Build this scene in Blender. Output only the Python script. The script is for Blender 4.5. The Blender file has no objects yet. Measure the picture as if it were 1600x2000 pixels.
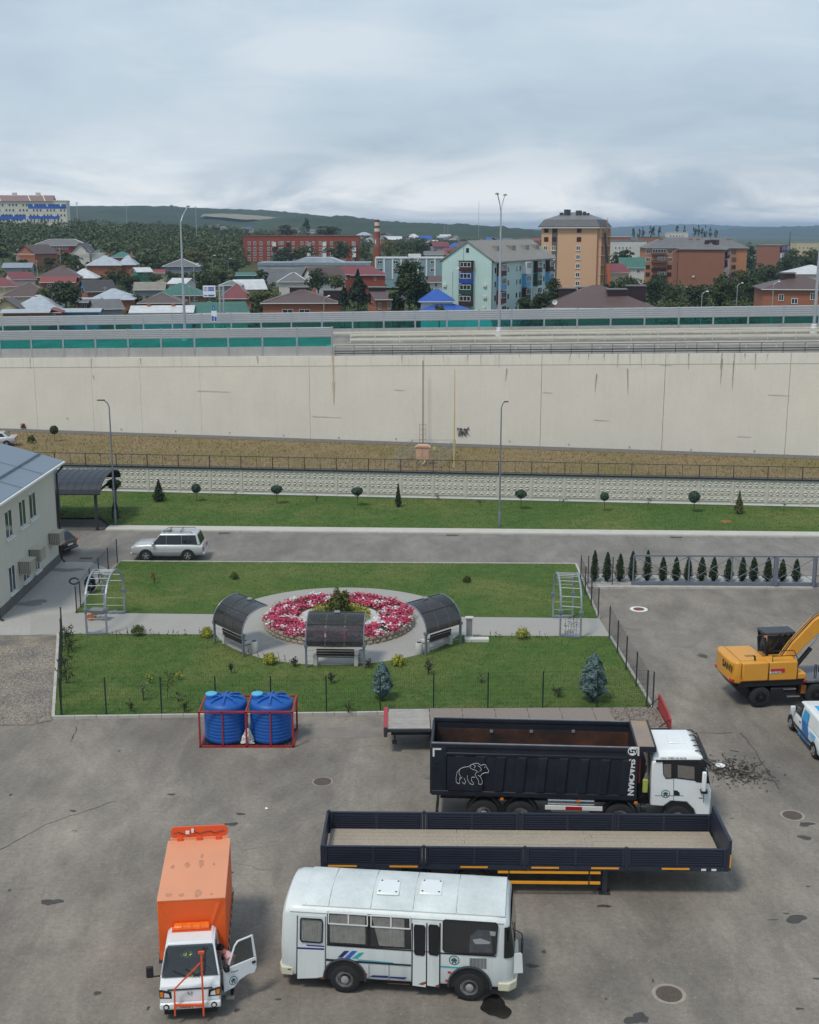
import bpy, bmesh, math, random
import numpy as np
from mathutils import Vector, Matrix, noise as mnoise
R = math.radians
random.seed(7); rng = np.random.default_rng(11)
SC = bpy.context.scene; COL = SC.collection
# ------------------------------------------------------------------ camera
F, CX, CY, YH = 2400.0, 800.0, 1000.0, 450.0          # focal length and horizon in photo pixels (1600 x 2000)
TH = math.atan((CY - YH) / F); H = 22.2 * math.cos(TH)  # pitch and height of the camera above the yard
cd = bpy.data.cameras.new('camera'); cam = bpy.data.objects.new('camera', cd); COL.objects.link(cam)
cam.location = (0, 0, H); cam.rotation_euler = (R(90) - TH, 0, 0)
cd.sensor_fit = 'HORIZONTAL'; cd.sensor_width = 36; cd.lens = F / 1600 * 36
cd.clip_start = .5; cd.clip_end = 40000
SC.camera = cam
# ------------------------------------------------------------------ sky, sun, exposure
SUN_EL, SUN_AZ = 60, 222        # degrees; azimuth clockwise from +Y (behind the camera, a little left)
W = bpy.data.worlds.new('World'); SC.world = W; W.use_nodes = True
nt = W.node_tree; nt.nodes.clear()
def N(tree, typ, **kw):
    n = tree.nodes.new(typ)
    for k, v in kw.items():
        if k in n.inputs: n.inputs[k].default_value = v
        else: setattr(n, k, v)
    return n
def L(tree, a, b): tree.links.new(a, b)
def math_node(tree, op, a, b=None, c=None, clamp=False):
    n = tree.nodes.new('ShaderNodeMath'); n.operation = op; n.use_clamp = clamp
    for i, v in enumerate((a, b, c)):
        if v is None: continue
        if hasattr(v, 'links') or hasattr(v, 'is_linked'): L(tree, v, n.inputs[i])
        else: n.inputs[i].default_value = v
    return n.outputs[0]
def ramp(tree, fac, stops, interp='LINEAR'):
    n = tree.nodes.new('ShaderNodeValToRGB'); n.color_ramp.interpolation = interp
    el = n.color_ramp.elements
    while len(el) < len(stops): el.new(.5)
    for e, (p, c) in zip(el, stops):
        e.position = p; e.color = (c, c, c, 1) if not hasattr(c, '__len__') else (*c, 1)
    L(tree, fac, n.inputs[0]); return n.outputs[0]
def mixc(tree, fac, a, b, blend='MIX'):
    n = tree.nodes.new('ShaderNodeMix'); n.data_type = 'RGBA'; n.blend_type = blend
    for s, v in ((n.inputs[0], fac), (n.inputs[6], a), (n.inputs[7], b)):
        if hasattr(v, 'is_linked'): L(tree, v, s)
        elif hasattr(v, '__len__'): s.default_value = (*v, 1) if len(v) == 3 else v
        else: s.default_value = v
    return n.outputs[2]
tc = N(nt, 'ShaderNodeTexCoord')
sky = N(nt, 'ShaderNodeTexSky', sky_type='NISHITA', sun_disc=False, sun_elevation=R(SUN_EL), sun_rotation=R(SUN_AZ))
sky.air_density = 1.3; sky.dust_density = 2.0
sep = N(nt, 'ShaderNodeSeparateXYZ'); L(nt, tc.outputs['Generated'], sep.inputs[0])
zz = math_node(nt, 'MAXIMUM', sep.outputs[2], 0.0)
def cloud_noise(scale, detail, rough, off, sz, dist=.3):          # soft overcast, flattened towards the horizon
    mp = N(nt, 'ShaderNodeMapping'); mp.inputs['Location'].default_value = off; mp.inputs['Scale'].default_value = (1, 1, sz)
    L(nt, tc.outputs['Generated'], mp.inputs[0])
    n = N(nt, 'ShaderNodeTexNoise', Scale=scale, Detail=detail, Roughness=rough, Distortion=dist)
    L(nt, mp.outputs[0], n.inputs['Vector']); return n.outputs['Fac']
n1 = cloud_noise(2.6, 3, .45, (1.37, .4, .15), 3.0, .2)
n2 = cloud_noise(7.5, 9, .62, (7.4, 5.2, .3), 3.6, .6)
dens = math_node(nt, 'ADD', math_node(nt, 'MULTIPLY', n1, .74), math_node(nt, 'MULTIPLY', n2, .26))
cloudc = ramp(nt, dens, [(.36, (2.3, 3.15, 4.1)), (.45, (2.85, 3.7, 4.65)), (.53, (3.6, 4.4, 5.2)), (.61, (4.1, 4.85, 5.55)), (.70, (4.9, 5.5, 6.0))])
veil = ramp(nt, n1, [(.3, .80), (.7, .95)])
skyc = mixc(nt, veil, sky.outputs[0], cloudc)
low = math_node(nt, 'MULTIPLY', ramp(nt, zz, [(0.0, .95), (.022, .72), (.05, .30), (.085, .0)]), ramp(nt, cloud_noise(5.5, 8, .6, (2.2, .7, .1), 4.5, .8), [(.38, .15), (.50, .55), (.62, 1.0)]))   # milky air where the cloud deck meets the hills
skyc = mixc(nt, low, skyc, (9.0, 8.9, 8.5))
bg = N(nt, 'ShaderNodeBackground', Strength=.1); L(nt, skyc, bg.inputs[0])
wo = N(nt, 'ShaderNodeOutputWorld'); L(nt, bg.outputs[0], wo.inputs[0])
sl = bpy.data.lights.new('sun', 'SUN'); sl.energy = 1.5; sl.angle = R(11); sl.color = (1, .94, .84)
sun = bpy.data.objects.new('sun', sl); COL.objects.link(sun); sun.location = (0, -30, 60)
sd = Vector((math.sin(R(SUN_AZ)) * math.cos(R(SUN_EL)), math.cos(R(SUN_AZ)) * math.cos(R(SUN_EL)), math.sin(R(SUN_EL))))
sun.rotation_euler = sd.to_track_quat('Z', 'Y').to_euler()
vs = SC.view_settings; vs.view_transform = 'Standard'; vs.look = 'None'; vs.exposure = .5; vs.gamma = 1; vs.use_curve_mapping = False
SC.render.engine = 'CYCLES'; SC.cycles.max_bounces = 6; SC.cycles.transparent_max_bounces = 12
# ------------------------------------------------------------------ helpers: where things stand
CT, ST = math.cos(TH), math.sin(TH)
def ray(px, py):
    u, v = px - CX, py - CY
    return Vector((u, F * CT - v * ST, -(F * ST + v * CT))) / F
def at(px, py, z=0.0):                      # the point at height z that the photo shows there
    d = ray(px, py); return Vector((0, 0, H)) + d * ((z - H) / d.z)
def atD(px, py, Y):                         # the point at ground distance Y
    d = ray(px, py); return Vector((0, 0, H)) + d * (Y / d.y)
def zat(py, Y): return atD(800, py, Y).z
def scale_at(Y, z=0.0): return F / (Y * CT + (H - z) * ST)
def on(root, px, py, ax, val):              # where the line of sight meets a plane of a thing's own frame
    m = root.matrix_basis.inverted(); o = m @ Vector((0, 0, H)); d = m.to_3x3() @ ray(px, py)
    return o + d * ((val - o[ax]) / d[ax])
# ------------------------------------------------------------------ helpers: meshes
class MB:
    def __init__(s): s.v = []; s.f = []
    def add(s, vs, fs):
        o = len(s.v); s.v += [tuple(p) for p in vs]; s.f += [tuple(i + o for i in f) for f in fs]; return s
    def box(s, x0, x1, y0, y1, z0, z1):
        return s.add([(x, y, z) for z in (z0, z1) for y in (y0, y1) for x in (x0, x1)],
                     [(0, 2, 3, 1), (4, 5, 7, 6), (0, 1, 5, 4), (2, 6, 7, 3), (0, 4, 6, 2), (1, 3, 7, 5)])
    def bar(s, p, q, w, h=None, up=(0, 0, 1)):
        p, q = Vector(p), Vector(q); h = w if h is None else h; d = (q - p).normalized(); u = Vector(up)
        if abs(d.dot(u)) > .98: u = Vector((0, 1, 0))
        a = d.cross(u).normalized(); b = a.cross(d).normalized(); a *= w / 2; b *= h / 2
        vs = [c + i * a + j * b for c in (p, q) for i, j in ((-1, -1), (1, -1), (1, 1), (-1, 1))]
        return s.add(vs, [(3, 2, 1, 0), (4, 5, 6, 7), (0, 1, 5, 4), (1, 2, 6, 5), (2, 3, 7, 6), (3, 0, 4, 7)])
    def tube(s, pts, r, n=7, cap=True):
        pts = [Vector(p) for p in pts]; rs = r if hasattr(r, '__len__') else [r] * len(pts); o = len(s.v); up = None
        for i, p in enumerate(pts):
            d = (pts[min(i + 1, len(pts) - 1)] - pts[max(i - 1, 0)]).normalized()
            if up is None: up = Vector((0, 0, 1)) if abs(d.z) < .9 else Vector((1, 0, 0))
            a = d.cross(up).normalized(); b = a.cross(d).normalized(); up = b
            s.v += [tuple(p + rs[i] * (math.cos(t) * a + math.sin(t) * b)) for t in [k * 2 * math.pi / n for k in range(n)]]
        for i in range(len(pts) - 1):
            for k in range(n):
                a0 = o + i * n + k; a1 = o + i * n + (k + 1) % n; s.f.append((a0, a1, a1 + n, a0 + n))
        if cap: s.f.append(tuple(o + k for k in range(n))[::-1]); s.f.append(tuple(o + (len(pts) - 1) * n + k for k in range(n)))
        return s
    def prism(s, poly, ax, a, b):           # poly: 2-D outline; ax 0: (y,z), 1: (x,z), 2: (x,y)
        n = len(poly)
        def p3(p, c): return (c, p[0], p[1]) if ax == 0 else (p[0], c, p[1]) if ax == 1 else (p[0], p[1], c)
        return s.add([p3(p, a) for p in poly] + [p3(p, b) for p in poly],
                     [tuple(range(n))[::-1], tuple(range(n, 2 * n))] + [(i, (i + 1) % n, (i + 1) % n + n, i + n) for i in range(n)])
    def lathe(s, prof, n=16, c=(0, 0, 0), ax=2):
        o = len(s.v)
        for r, h in prof:
            for k in range(n):
                t = 2 * math.pi * k / n; a, b = r * math.cos(t), r * math.sin(t)
                p = (a, b, h) if ax == 2 else (a, h, b) if ax == 1 else (h, a, b)
                s.v.append((p[0] + c[0], p[1] + c[1], p[2] + c[2]))
        for i in range(len(prof) - 1):
            for k in range(n):
                a0 = o + i * n + k; a1 = o + i * n + (k + 1) % n; s.f.append((a0, a1, a1 + n, a0 + n))
        if prof[0][0] > 1e-4: s.f.append(tuple(o + k for k in range(n))[::-1])
        if prof[-1][0] > 1e-4: s.f.append(tuple(o + (len(prof) - 1) * n + k for k in range(n)))
        return s
    def loft(s, rings, cap=True):
        n = len(rings[0]); o = len(s.v)
        for r in rings: s.v += [tuple(p) for p in r]
        for i in range(len(rings) - 1):
            for k in range(n):
                a0 = o + i * n + k; a1 = o + i * n + (k + 1) % n; s.f.append((a0, a1, a1 + n, a0 + n))
        if cap: s.f.append(tuple(o + k for k in range(n))[::-1]); s.f.append(tuple(o + (len(rings) - 1) * n + k for k in range(n)))
        return s
    def poly(s, pts): return s.add(pts, [tuple(range(len(pts)))])
    def frame(s, x0, x1, z0, z1, y0, y1, t):   # a rectangular ring standing in the xz plane
        s.box(x0, x1, y0, y1, z0, z0 + t); s.box(x0, x1, y0, y1, z1 - t, z1)
        s.box(x0, x0 + t, y0, y1, z0 + t, z1 - t); return s.box(x1 - t, x1, y0, y1, z0 + t, z1 - t)
    def mesh(s, name, mat, smooth=False, recalc=True, ang=40):
        me = bpy.data.meshes.new(name); me.from_pydata(s.v, [], s.f)
        if recalc:
            bm = bmesh.new(); bm.from_mesh(me); bmesh.ops.recalc_face_normals(bm, faces=bm.faces); bm.to_mesh(me); bm.free()
        if mat: me.materials.append(mat)
        if smooth: me.shade_smooth(); me.set_sharp_from_angle(angle=R(ang))
        return me
    def build(s, name, mat, parent=None, smooth=False, bevel=0, loc=None, recalc=True, ang=40):
        o = bpy.data.objects.new(name, s.mesh(name, mat, smooth or bevel > 0, recalc, ang)); COL.objects.link(o); o.parent = parent
        if loc is not None: o.location = loc
        if bevel:
            m = o.modifiers.new('bevel', 'BEVEL'); m.width = bevel; m.segments = 2; m.limit_method = 'ANGLE'; m.angle_limit = R(35)
        return o
def tag(o, label=None, cat=None, group=None, kind=None):
    for k, v in (('label', label), ('category', cat), ('group', group), ('kind', kind)):
        if v: o[k] = v
    return o
def empty(name, loc, rz=0, label=None, cat=None, group=None):
    o = bpy.data.objects.new(name, None); COL.objects.link(o); o.location = loc; o.rotation_euler = (0, 0, rz)
    o.empty_display_size = .3; o.matrix_basis = Matrix.Translation(Vector(loc)) @ Matrix.Rotation(rz, 4, 'Z')
    return tag(o, label, cat, group)
def inst(name, me, parent, loc=(0, 0, 0), rz=0.0, sc=None):
    o = bpy.data.objects.new(name, me); COL.objects.link(o); o.parent = parent; o.location = loc; o.rotation_euler = (0, 0, rz)
    if sc is not None: o.scale = sc
    return o
def copy_tree(o, parent=None):
    c = o.copy(); COL.objects.link(c); c.parent = parent
    for ch in list(o.children): copy_tree(ch, c)
    return c
def text(body, size, mat, parent, loc, rot, name='lettering', ext=.003, bold=0, sx=1.0):
    cu = bpy.data.curves.new(name, 'FONT'); cu.body = body; cu.size = size; cu.extrude = ext; cu.offset = bold
    cu.align_x = 'CENTER'; cu.align_y = 'CENTER'; cu.materials.append(mat); cu.resolution_u = 3
    tmp = bpy.data.objects.new(name, cu); COL.objects.link(tmp); bpy.context.view_layer.update()
    me = bpy.data.meshes.new_from_object(tmp.evaluated_get(bpy.context.evaluated_depsgraph_get())); bpy.data.objects.remove(tmp); bpy.data.curves.remove(cu)
    me.name = name; o = bpy.data.objects.new(name, me); COL.objects.link(o); o.parent = parent; o.location = loc; o.rotation_euler = rot; o.scale = (sx, 1, 1)
    return o
# ------------------------------------------------------------------ helpers: materials
MATS = {}
def mat(name, col=(.5, .5, .5), rough=.6, metal=0.0, var=.12, vs=1.5, bump=0.0, bs=25, spec=.4, coat=0.0, col2=None, streak=0.0, fine=0.0):
    if name in MATS: return MATS[name]
    m = bpy.data.materials.new(name); m.use_nodes = True; t = m.node_tree; b = t.nodes['Principled BSDF']; MATS[name] = m
    b.inputs['Roughness'].default_value = rough; b.inputs['Metallic'].default_value = metal
    b.inputs['Specular IOR Level'].default_value = spec; b.inputs['Coat Weight'].default_value = coat; b.inputs['Coat Roughness'].default_value = .1
    co = N(t, 'ShaderNodeTexCoord').outputs['Object']
    n = N(t, 'ShaderNodeTexNoise', Scale=vs, Detail=6, Roughness=.62); L(t, co, n.inputs['Vector'])
    c = None
    if col2: c = mixc(t, ramp(t, n.outputs['Fac'], [(.35, 0), (.65, 1)]), col, col2)
    v = ramp(t, n.outputs['Fac'], [(.25, 1 - var), (.75, 1 + var)] if var < 1 else [(.3, 0), (.7, 1)])
    c = mixc(t, 1.0, c if c is not None else col, v, 'MULTIPLY')
    if streak:                                 # rain-washed dirt running down
        mp = N(t, 'ShaderNodeMapping'); mp.inputs['Scale'].default_value = (3.2, 3.2, .18); L(t, co, mp.inputs[0])
        n2 = N(t, 'ShaderNodeTexNoise', Scale=1.0, Detail=5, Roughness=.7); L(t, mp.outputs[0], n2.inputs['Vector'])
        c = mixc(t, ramp(t, n2.outputs['Fac'], [(.5, 0), (.78, streak)]), c, tuple(x * .45 for x in col))
    if fine:
        n3 = N(t, 'ShaderNodeTexNoise', Scale=vs * 22, Detail=4, Roughness=.7); L(t, co, n3.inputs['Vector'])
        c = mixc(t, 1.0, c, ramp(t, n3.outputs['Fac'], [(.3, 1 - fine), (.7, 1 + fine)]), 'MULTIPLY')
    L(t, c, b.inputs['Base Color'])
    L(t, ramp(t, n.outputs['Fac'], [(.3, max(0, rough - .08)), (.7, min(1, rough + .1))]), b.inputs['Roughness'])
    if bump:
        nb = N(t, 'ShaderNodeTexNoise', Scale=bs, Detail=4); L(t, co, nb.inputs['Vector'])
        bp = N(t, 'ShaderNodeBump', Strength=bump, Distance=.03); L(t, nb.outputs['Fac'], bp.inputs['Height']); L(t, bp.outputs[0], b.inputs['Normal'])
    return m
def new_nodes(name):
    m = bpy.data.materials.new(name); m.use_nodes = True; MATS[name] = m
    t = m.node_tree; return m, t, t.nodes['Principled BSDF'], N(t, 'ShaderNodeTexCoord').outputs['Object']
def noise(t, co, scale, detail=5, rough=.6, sc=None, dist=0.0):
    if sc:
        mp = N(t, 'ShaderNodeMapping'); mp.inputs['Scale'].default_value = sc; L(t, co, mp.inputs[0]); co = mp.outputs[0]
    n = N(t, 'ShaderNodeTexNoise', Scale=scale, Detail=detail, Roughness=rough, Distortion=dist); L(t, co, n.inputs['Vector']); return n.outputs['Fac']
def glass(name, tint=(.05, .06, .065), clear=.5, rough=.03):
    if name in MATS: return MATS[name]
    m, t, b, co = new_nodes(name); t.nodes.remove(b); out = t.nodes['Material Output']
    tr = N(t, 'ShaderNodeBsdfTransparent'); tr.inputs[0].default_value = (*tint, 1)
    gl = N(t, 'ShaderNodeBsdfGlossy', Roughness=rough); gl.inputs[0].default_value = (.9, .95, 1, 1)
    df = N(t, 'ShaderNodeBsdfDiffuse'); df.inputs[0].default_value = (*[x * .35 for x in tint], 1)
    mx = N(t, 'ShaderNodeMixShader'); mx.inputs[0].default_value = 1 - clear; L(t, tr.outputs[0], mx.inputs[1]); L(t, df.outputs[0], mx.inputs[2])
    lw = N(t, 'ShaderNodeLayerWeight', Blend=.5); fr = math_node(t, 'ADD', math_node(t, 'MULTIPLY', math_node(t, 'POWER', lw.outputs['Facing'], 4.0), .6), .045)
    m2 = N(t, 'ShaderNodeMixShader'); L(t, fr, m2.inputs[0]); L(t, mx.outputs[0], m2.inputs[1]); L(t, gl.outputs[0], m2.inputs[2])
    L(t, m2.outputs[0], out.inputs[0]); return m
def foliage(name, c1, c2, rough=.6, isl=.55, ns=.55):
    if name in MATS: return MATS[name]
    m, t, b, co = new_nodes(name)
    g = N(t, 'ShaderNodeNewGeometry'); nz = noise(t, co, ns, 3)
    f = math_node(t, 'ADD', math_node(t, 'MULTIPLY', g.outputs['Random Per Island'], isl), math_node(t, 'MULTIPLY', nz, 1.05 - isl))
    L(t, mixc(t, ramp(t, f, [(.25, 0), (.8, 1)]), c1, c2), b.inputs['Base Color']); b.inputs['Roughness'].default_value = rough
    b.inputs['Specular IOR Level'].default_value = .25
    return m
WHITE = mat('white_paint', (.74, .76, .75), .35, var=.05, coat=.3, streak=.25)
BLACK = mat('black_plastic', (.018, .018, .02), .5, var=.2)
RUBBER = mat('tyre_rubber', (.022, .022, .023), .85, var=.3, vs=6)
STEEL = mat('galvanised_steel', (.42, .44, .46), .45, .6, var=.12)
GREYP = mat('grey_blue_paint', (.165, .19, .225), .4, .1, var=.08)
DGREY = mat('dark_grey_paint', (.045, .05, .058), .45, .1, var=.15)
CHROME = mat('bright_metal', (.6, .61, .62), .25, .9, var=.08)
DGLASS = mat('dark_glass', (.012, .015, .018), .05, spec=.7, var=.3)
WINGL = mat('window_glass', (.03, .037, .045), .08, spec=.6, var=.35, vs=.8)
PVC = mat('white_pvc', (.72, .73, .72), .45, var=.04)
CONC = mat('light_concrete', (.42, .40, .37), .85, var=.12, vs=.8, bump=.2, fine=.1)
REDL = mat('red_lens', (.42, .02, .02), .2, var=.1); AMBER = mat('amber_lens', (.75, .22, .02), .2, var=.1)
LAMPW = mat('clear_lens', (.75, .77, .8), .12, .2, var=.05)
# ================================================================== ground
def asphalt(name, base, dusty, stain=.5, sc=1.0):
    m, t, b, co = new_nodes(name)
    big = noise(t, co, .13 * sc, 6, .62, (1, .6, 1), .6); mid = noise(t, co, .55 * sc, 6, .65, (1, .55, 1), .4); fine = noise(t, co, 26, 3, .7); spk = noise(t, co, 9, 2, .5)
    c = mixc(t, ramp(t, big, [(.36, 0), (.66, 1)]), base, dusty)
    c = mixc(t, 1.0, c, ramp(t, mid, [(.28, .78), (.72, 1.22)]), 'MULTIPLY')
    trk = noise(t, co, 1.0, 4, .6, (.55, .2, 1), 1.6); c = mixc(t, 1.0, c, ramp(t, trk, [(.34, .88), (.5, 1.0), (.66, 1.10)]), 'MULTIPLY')   # worn wheel tracks
    c = mixc(t, 1.0, c, ramp(t, fine, [(.25, .72), (.75, 1.28)]), 'MULTIPLY')
    c = mixc(t, 1.0, c, ramp(t, noise(t, co, 5.5, 7, .75), [(.3, .80), (.7, 1.20)]), 'MULTIPLY')
    c = mixc(t, ramp(t, spk, [(.66, 0), (.72, .35)]), c, (.42, .40, .37))
    vo = N(t, 'ShaderNodeTexVoronoi', Scale=.36, Randomness=1.0); vo.feature = 'F1'
    wp = N(t, 'ShaderNodeVectorMath', operation='ADD'); nz = N(t, 'ShaderNodeTexNoise', Scale=1.6, Detail=3); L(t, co, nz.inputs['Vector'])
    L(t, co, wp.inputs[0]); L(t, nz.outputs['Color'], wp.inputs[1]); L(t, wp.outputs[0], vo.inputs['Vector'])
    spot = math_node(t, 'MULTIPLY', ramp(t, vo.outputs['Distance'], [(.07, 1), (.13, 0)]), ramp(t, noise(t, co, .21, 2), [(.52, 0), (.62, stain)]))
    c = mixc(t, spot, c, tuple(x * .32 for x in base))                     # old oil drips
    L(t, c, b.inputs['Base Color']); b.inputs['Specular IOR Level'].default_value = .3
    L(t, ramp(t, mid, [(.3, .72), (.7, .9)]), b.inputs['Roughness'])
    bp = N(t, 'ShaderNodeBump', Strength=.25, Distance=.012); L(t, fine, bp.inputs['Height']); L(t, bp.outputs[0], b.inputs['Normal'])
    return m
M_YARD = asphalt('yard_asphalt', (.160, .142, .121), (.255, .226, .191), .85)
M_ROAD = asphalt('road_asphalt', (.185, .170, .152), (.225, .207, .184), .25, .7)
M_DECK = asphalt('deck_asphalt', (.20, .19, .172), (.26, .245, .22), .1)
def grassy(name, a, b_, dry, dryamt, sc=1.0):
    m, t, b, co = new_nodes(name)
    big = noise(t, co, .16 * sc, 5, .6, dist=.5); mid = noise(t, co, 1.3 * sc, 6, .7); fine = noise(t, co, 17, 4, .75)
    c = mixc(t, ramp(t, mid, [(.32, 0), (.68, 1)]), a, b_)
    c = mixc(t, math_node(t, 'MULTIPLY', ramp(t, big, [(.45, 0), (.72, dryamt)]), ramp(t, mid, [(.3, .5), (.6, 1)])), c, dry)
    c = mixc(t, 1.0, c, ramp(t, fine, [(.25, .55), (.75, 1.4)]), 'MULTIPLY')
    L(t, c, b.inputs['Base Color']); b.inputs['Roughness'].default_value = .9; b.inputs['Specular IOR Level'].default_value = .15
    bp = N(t, 'ShaderNodeBump', Strength=.6, Distance=.05); L(t, fine, bp.inputs['Height']); L(t, bp.outputs[0], b.inputs['Normal'])
    return m
M_LAWN = grassy('lawn_grass', (.054, .106, .024), (.092, .152, .036), (.21, .20, .07), .65)
M_DRY = grassy('dry_grass', (.19, .14, .075), (.28, .215, .12), (.15, .145, .04), .8, .8)
M_EARTH = grassy('town_green', (.04, .065, .02), (.075, .09, .035), (.14, .12, .06), .6, .15)
M_PAVE = mat('paving', (.36, .35, .325), .85, var=.1, vs=.5, bump=.1, bs=40, fine=.1, col2=(.31, .295, .27))
M_KERB = mat('kerb_concrete', (.44, .42, .38), .85, var=.18, vs=1.2, fine=.12)
M_GRAV = mat('gravel', (.17, .155, .14), .95, var=.35, vs=.5, bump=1, bs=14, fine=.5, col2=(.25, .21, .15))

def T(x, y):                                   # the lie of the land: a flat yard, rising ground under the town on the left
    az = max(-.36, min(.36, x / max(y, 1)))
    k = .036 if az < -.30 else .036 + (az + .30) / .30 * (.010 - .036) if az < 0 else .010 * max(0, 1 - az / .25) - .004 * min(1, az / .25)
    d = max(0, y - 290); d = d if d < 700 else 700 + (d - 700) * .25
    return k * d * min(1, d / 120) - .06
def terrain():
    ys = [-40, 0, 40, 80, 120, 160, 200] + list(range(230, 900, 22)) + [940, 1000, 1100, 1250, 1500, 1800, 2200, 2800, 3500, 4500, 6000, 8000, 12000, 16000]
    nu = 57; vs = []; fs = []
    for y in ys:
        for i in range(nu):
            a = (i / (nu - 1) - .5) * 2; x = a * max(140, abs(y) * .62); vs.append((x, y, T(x, y) - max(0, y - 2500) * .0))
    for j in range(len(ys) - 1):
        for i in range(nu - 1): k = j * nu + i; fs.append((k, k + 1, k + nu + 1, k + nu))
    o = MB().add(vs, fs).build('ground', M_EARTH, smooth=True, recalc=False); tag(o, kind='structure'); return o
terrain()
def sheet(name, pts, z, m, label=None, parent=None):
    o = MB().poly([(p[0], p[1], z) for p in pts]).build(name, m, parent, recalc=False)
    if not parent: tag(o, kind='structure')
    if o.data.polygons[0].normal.z < 0: o.data.flip_normals()
    return o
def slab(name, pts, z0, z1, m, parent=None):
    o = MB().prism([(p[0], p[1]) for p in pts], 2, z0, z1).build(name, m, parent)
    if not parent: tag(o, kind='structure')
    return o
# wall line of the raised road: A on the left, direction U, normal NN away from us
A = Vector((-45.77, 135.92, 0)); U = Vector((.98054, -.19634, 0)); NN = Vector((.19634, .98054, 0))
def wp(s, d=0.0, z=0.0): return A + U * s + NN * d + Vector((0, 0, z))
def zd(s): return 7.88 + .0260 * s
fenceA, fenceB = at(230, 962), at(1600, 993); FU = (fenceB - fenceA).normalized(); FN = Vector((-FU.y, FU.x, 0))
sheet('yard_asphalt', [(-70, -20), (70, -20), (70, 104), (-70, 104)], 0.0, M_YARD)
kf = [at(-900, 1027), at(2500, 1057)]
rl = [at(-900, 1090), at(2500, 1120)]
sheet('road', [kf[0], kf[1], rl[1], rl[0]], .004, M_ROAD)
# pavement edge and green strip behind the road
p0, p1, p2, p3 = at(206, 1036.5), at(2500, 1058), at(2500, 1050), at(214, 1028.5)
slab('sidewalk', [p0, p1, p2, p3], 0, .12, mat('pale_concrete', (.50, .47, .42), .85, var=.1, vs=.7, fine=.08))
kb = MB(); q0, q1 = at(206, 1037.2), at(2500, 1059)
nk = 42
kerbm = bpy.data.objects.new('kerb', None); COL.objects.link(kerbm); tag(kerbm, 'low grey concrete kerb along the road in front of the pale pavement', 'kerb')
for i in range(nk):
    a = q0.lerp(q1, i / nk); b = q0.lerp(q1, (i + .985) / nk); v = Vector((0, -.07, .055))
    MB().bar(a + v, b + v, .14, .135).build('kerb_stone', M_KERB, kerbm)
lawn_back = [at(105, 1014), at(197, 1014), at(214, 1028.5), at(2500, 1050), fenceB + FU * 25 - FN * .1, fenceA - FU * 12 - FN * .1]
sheet('lawn_strip', lawn_back, .10, M_LAWN)
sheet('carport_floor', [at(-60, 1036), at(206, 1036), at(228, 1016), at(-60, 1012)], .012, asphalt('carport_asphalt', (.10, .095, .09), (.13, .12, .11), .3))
bank = [fenceA - FU * 40 + FN * .2, fenceB + FU * 30 + FN * .2, wp(120, -2.0), wp(-30, -2.0)]
sheet('dry_bank', bank, .08, M_DRY)
sheet('gutter_apron', [wp(-40, -2.0), wp(120, -2.0), wp(120, 0), wp(-40, 0)], .10, mat('dark_apron', (.14, .135, .125), .9, var=.2, fine=.15))
# the garden
C0 = Vector((-3.95, 66.1, 0)); RP, RB = 6.95, 4.22
g_fl, g_fr, g_br, g_bl = at(104, 1404), at(1277, 1388), at(1125, 1104), at(236, 1099)
g_l1, g_r1 = at(146, 1199), at(1170, 1210); g_l2, g_r2 = at(114, 1241), at(1192, 1246)
LZ = .10
garden_back = [g_l1, g_r1, g_br, g_bl]; garden_front = [g_fl, g_fr, g_r2, g_l2]
slab('lawn_back', garden_back, -.02, LZ, M_LAWN); slab('lawn_front', garden_front, -.02, LZ, M_LAWN)
path = [at(60, 1243), g_l2 + Vector((0, .03, 0)), g_r2 + Vector((0, .03, 0)), g_r1 - Vector((0, .03, 0)), g_l1 - Vector((0, .03, 0)), at(60, 1205)]
slab('garden_path', path, -.02, LZ - .015, M_PAVE)
slab('round_paving', [C0 + Vector((RP * math.cos(t), RP * math.sin(t), 0)) for t in [k * 2 * math.pi / 96 for k in range(96)]], -.02, LZ + .006, M_PAVE)
apr = [at(-240, 1242), at(112, 1242), at(146, 1199), at(232, 1099), at(113, 1099.5), at(-240, 1450)]
slab('paved_apron', [at(-300, 1242), at(112, 1242), at(150, 1196), at(210, 1112), at(180, 1100), at(100, 1098), at(-300, 1140)], -.02, .06, mat('apron_concrete', (.40, .385, .355), .85, var=.1, vs=.35, fine=.12, col2=(.34, .325, .295)))
sheet('gravel_patch', [at(-300, 1243), at(113, 1243), at(102, 1408), at(60, 1416), at(-300, 1425)], .02, M_GRAV)
def kerb_line(name, pts, label, w=.14, h=.15, step=1.0):
    r = empty(name, (0, 0, 0), 0, label, 'kerb')
    for a, b in zip(pts[:-1], pts[1:]):
        n = max(1, round((b - a).length / step))
        for i in range(n):
            p, q = a.lerp(b, i / n), a.lerp(b, (i + .98) / n); v = Vector((0, 0, h / 2 - .01 + random.uniform(-.006, .006)))
            MB().bar(p + v, q + v, w, h).build('kerb_stone', M_KERB, r)
    return r
kerb_line('kerb', [g_l2, g_fl], 'pale kerb between the gravel patch and the front lawn')
kerb_line('kerb', [g_fl, g_fr], 'long kerb between the front lawn and the yard asphalt')
kerb_line('kerb', [g_fr, g_r2], 'kerb along the right edge of the front lawn')
kerb_line('kerb', [g_r1, g_br], 'kerb along the right edge of the back lawn beside the thuja row')
kerb_line('kerb', [g_br, g_bl], 'kerb between the back lawn and the road')
kerb_line('kerb', [at(1160, 1150), at(1588, 1151)], 'straight concrete kerb under the sliding gate')
sheet('thuja_bed', [at(1150, 1147.5), at(1588, 1148), at(1588, 1124), at(1140, 1122)], .03, mat('white_chips', (.36, .35, .33), .9, var=.3, vs=3, fine=.4))
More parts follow.
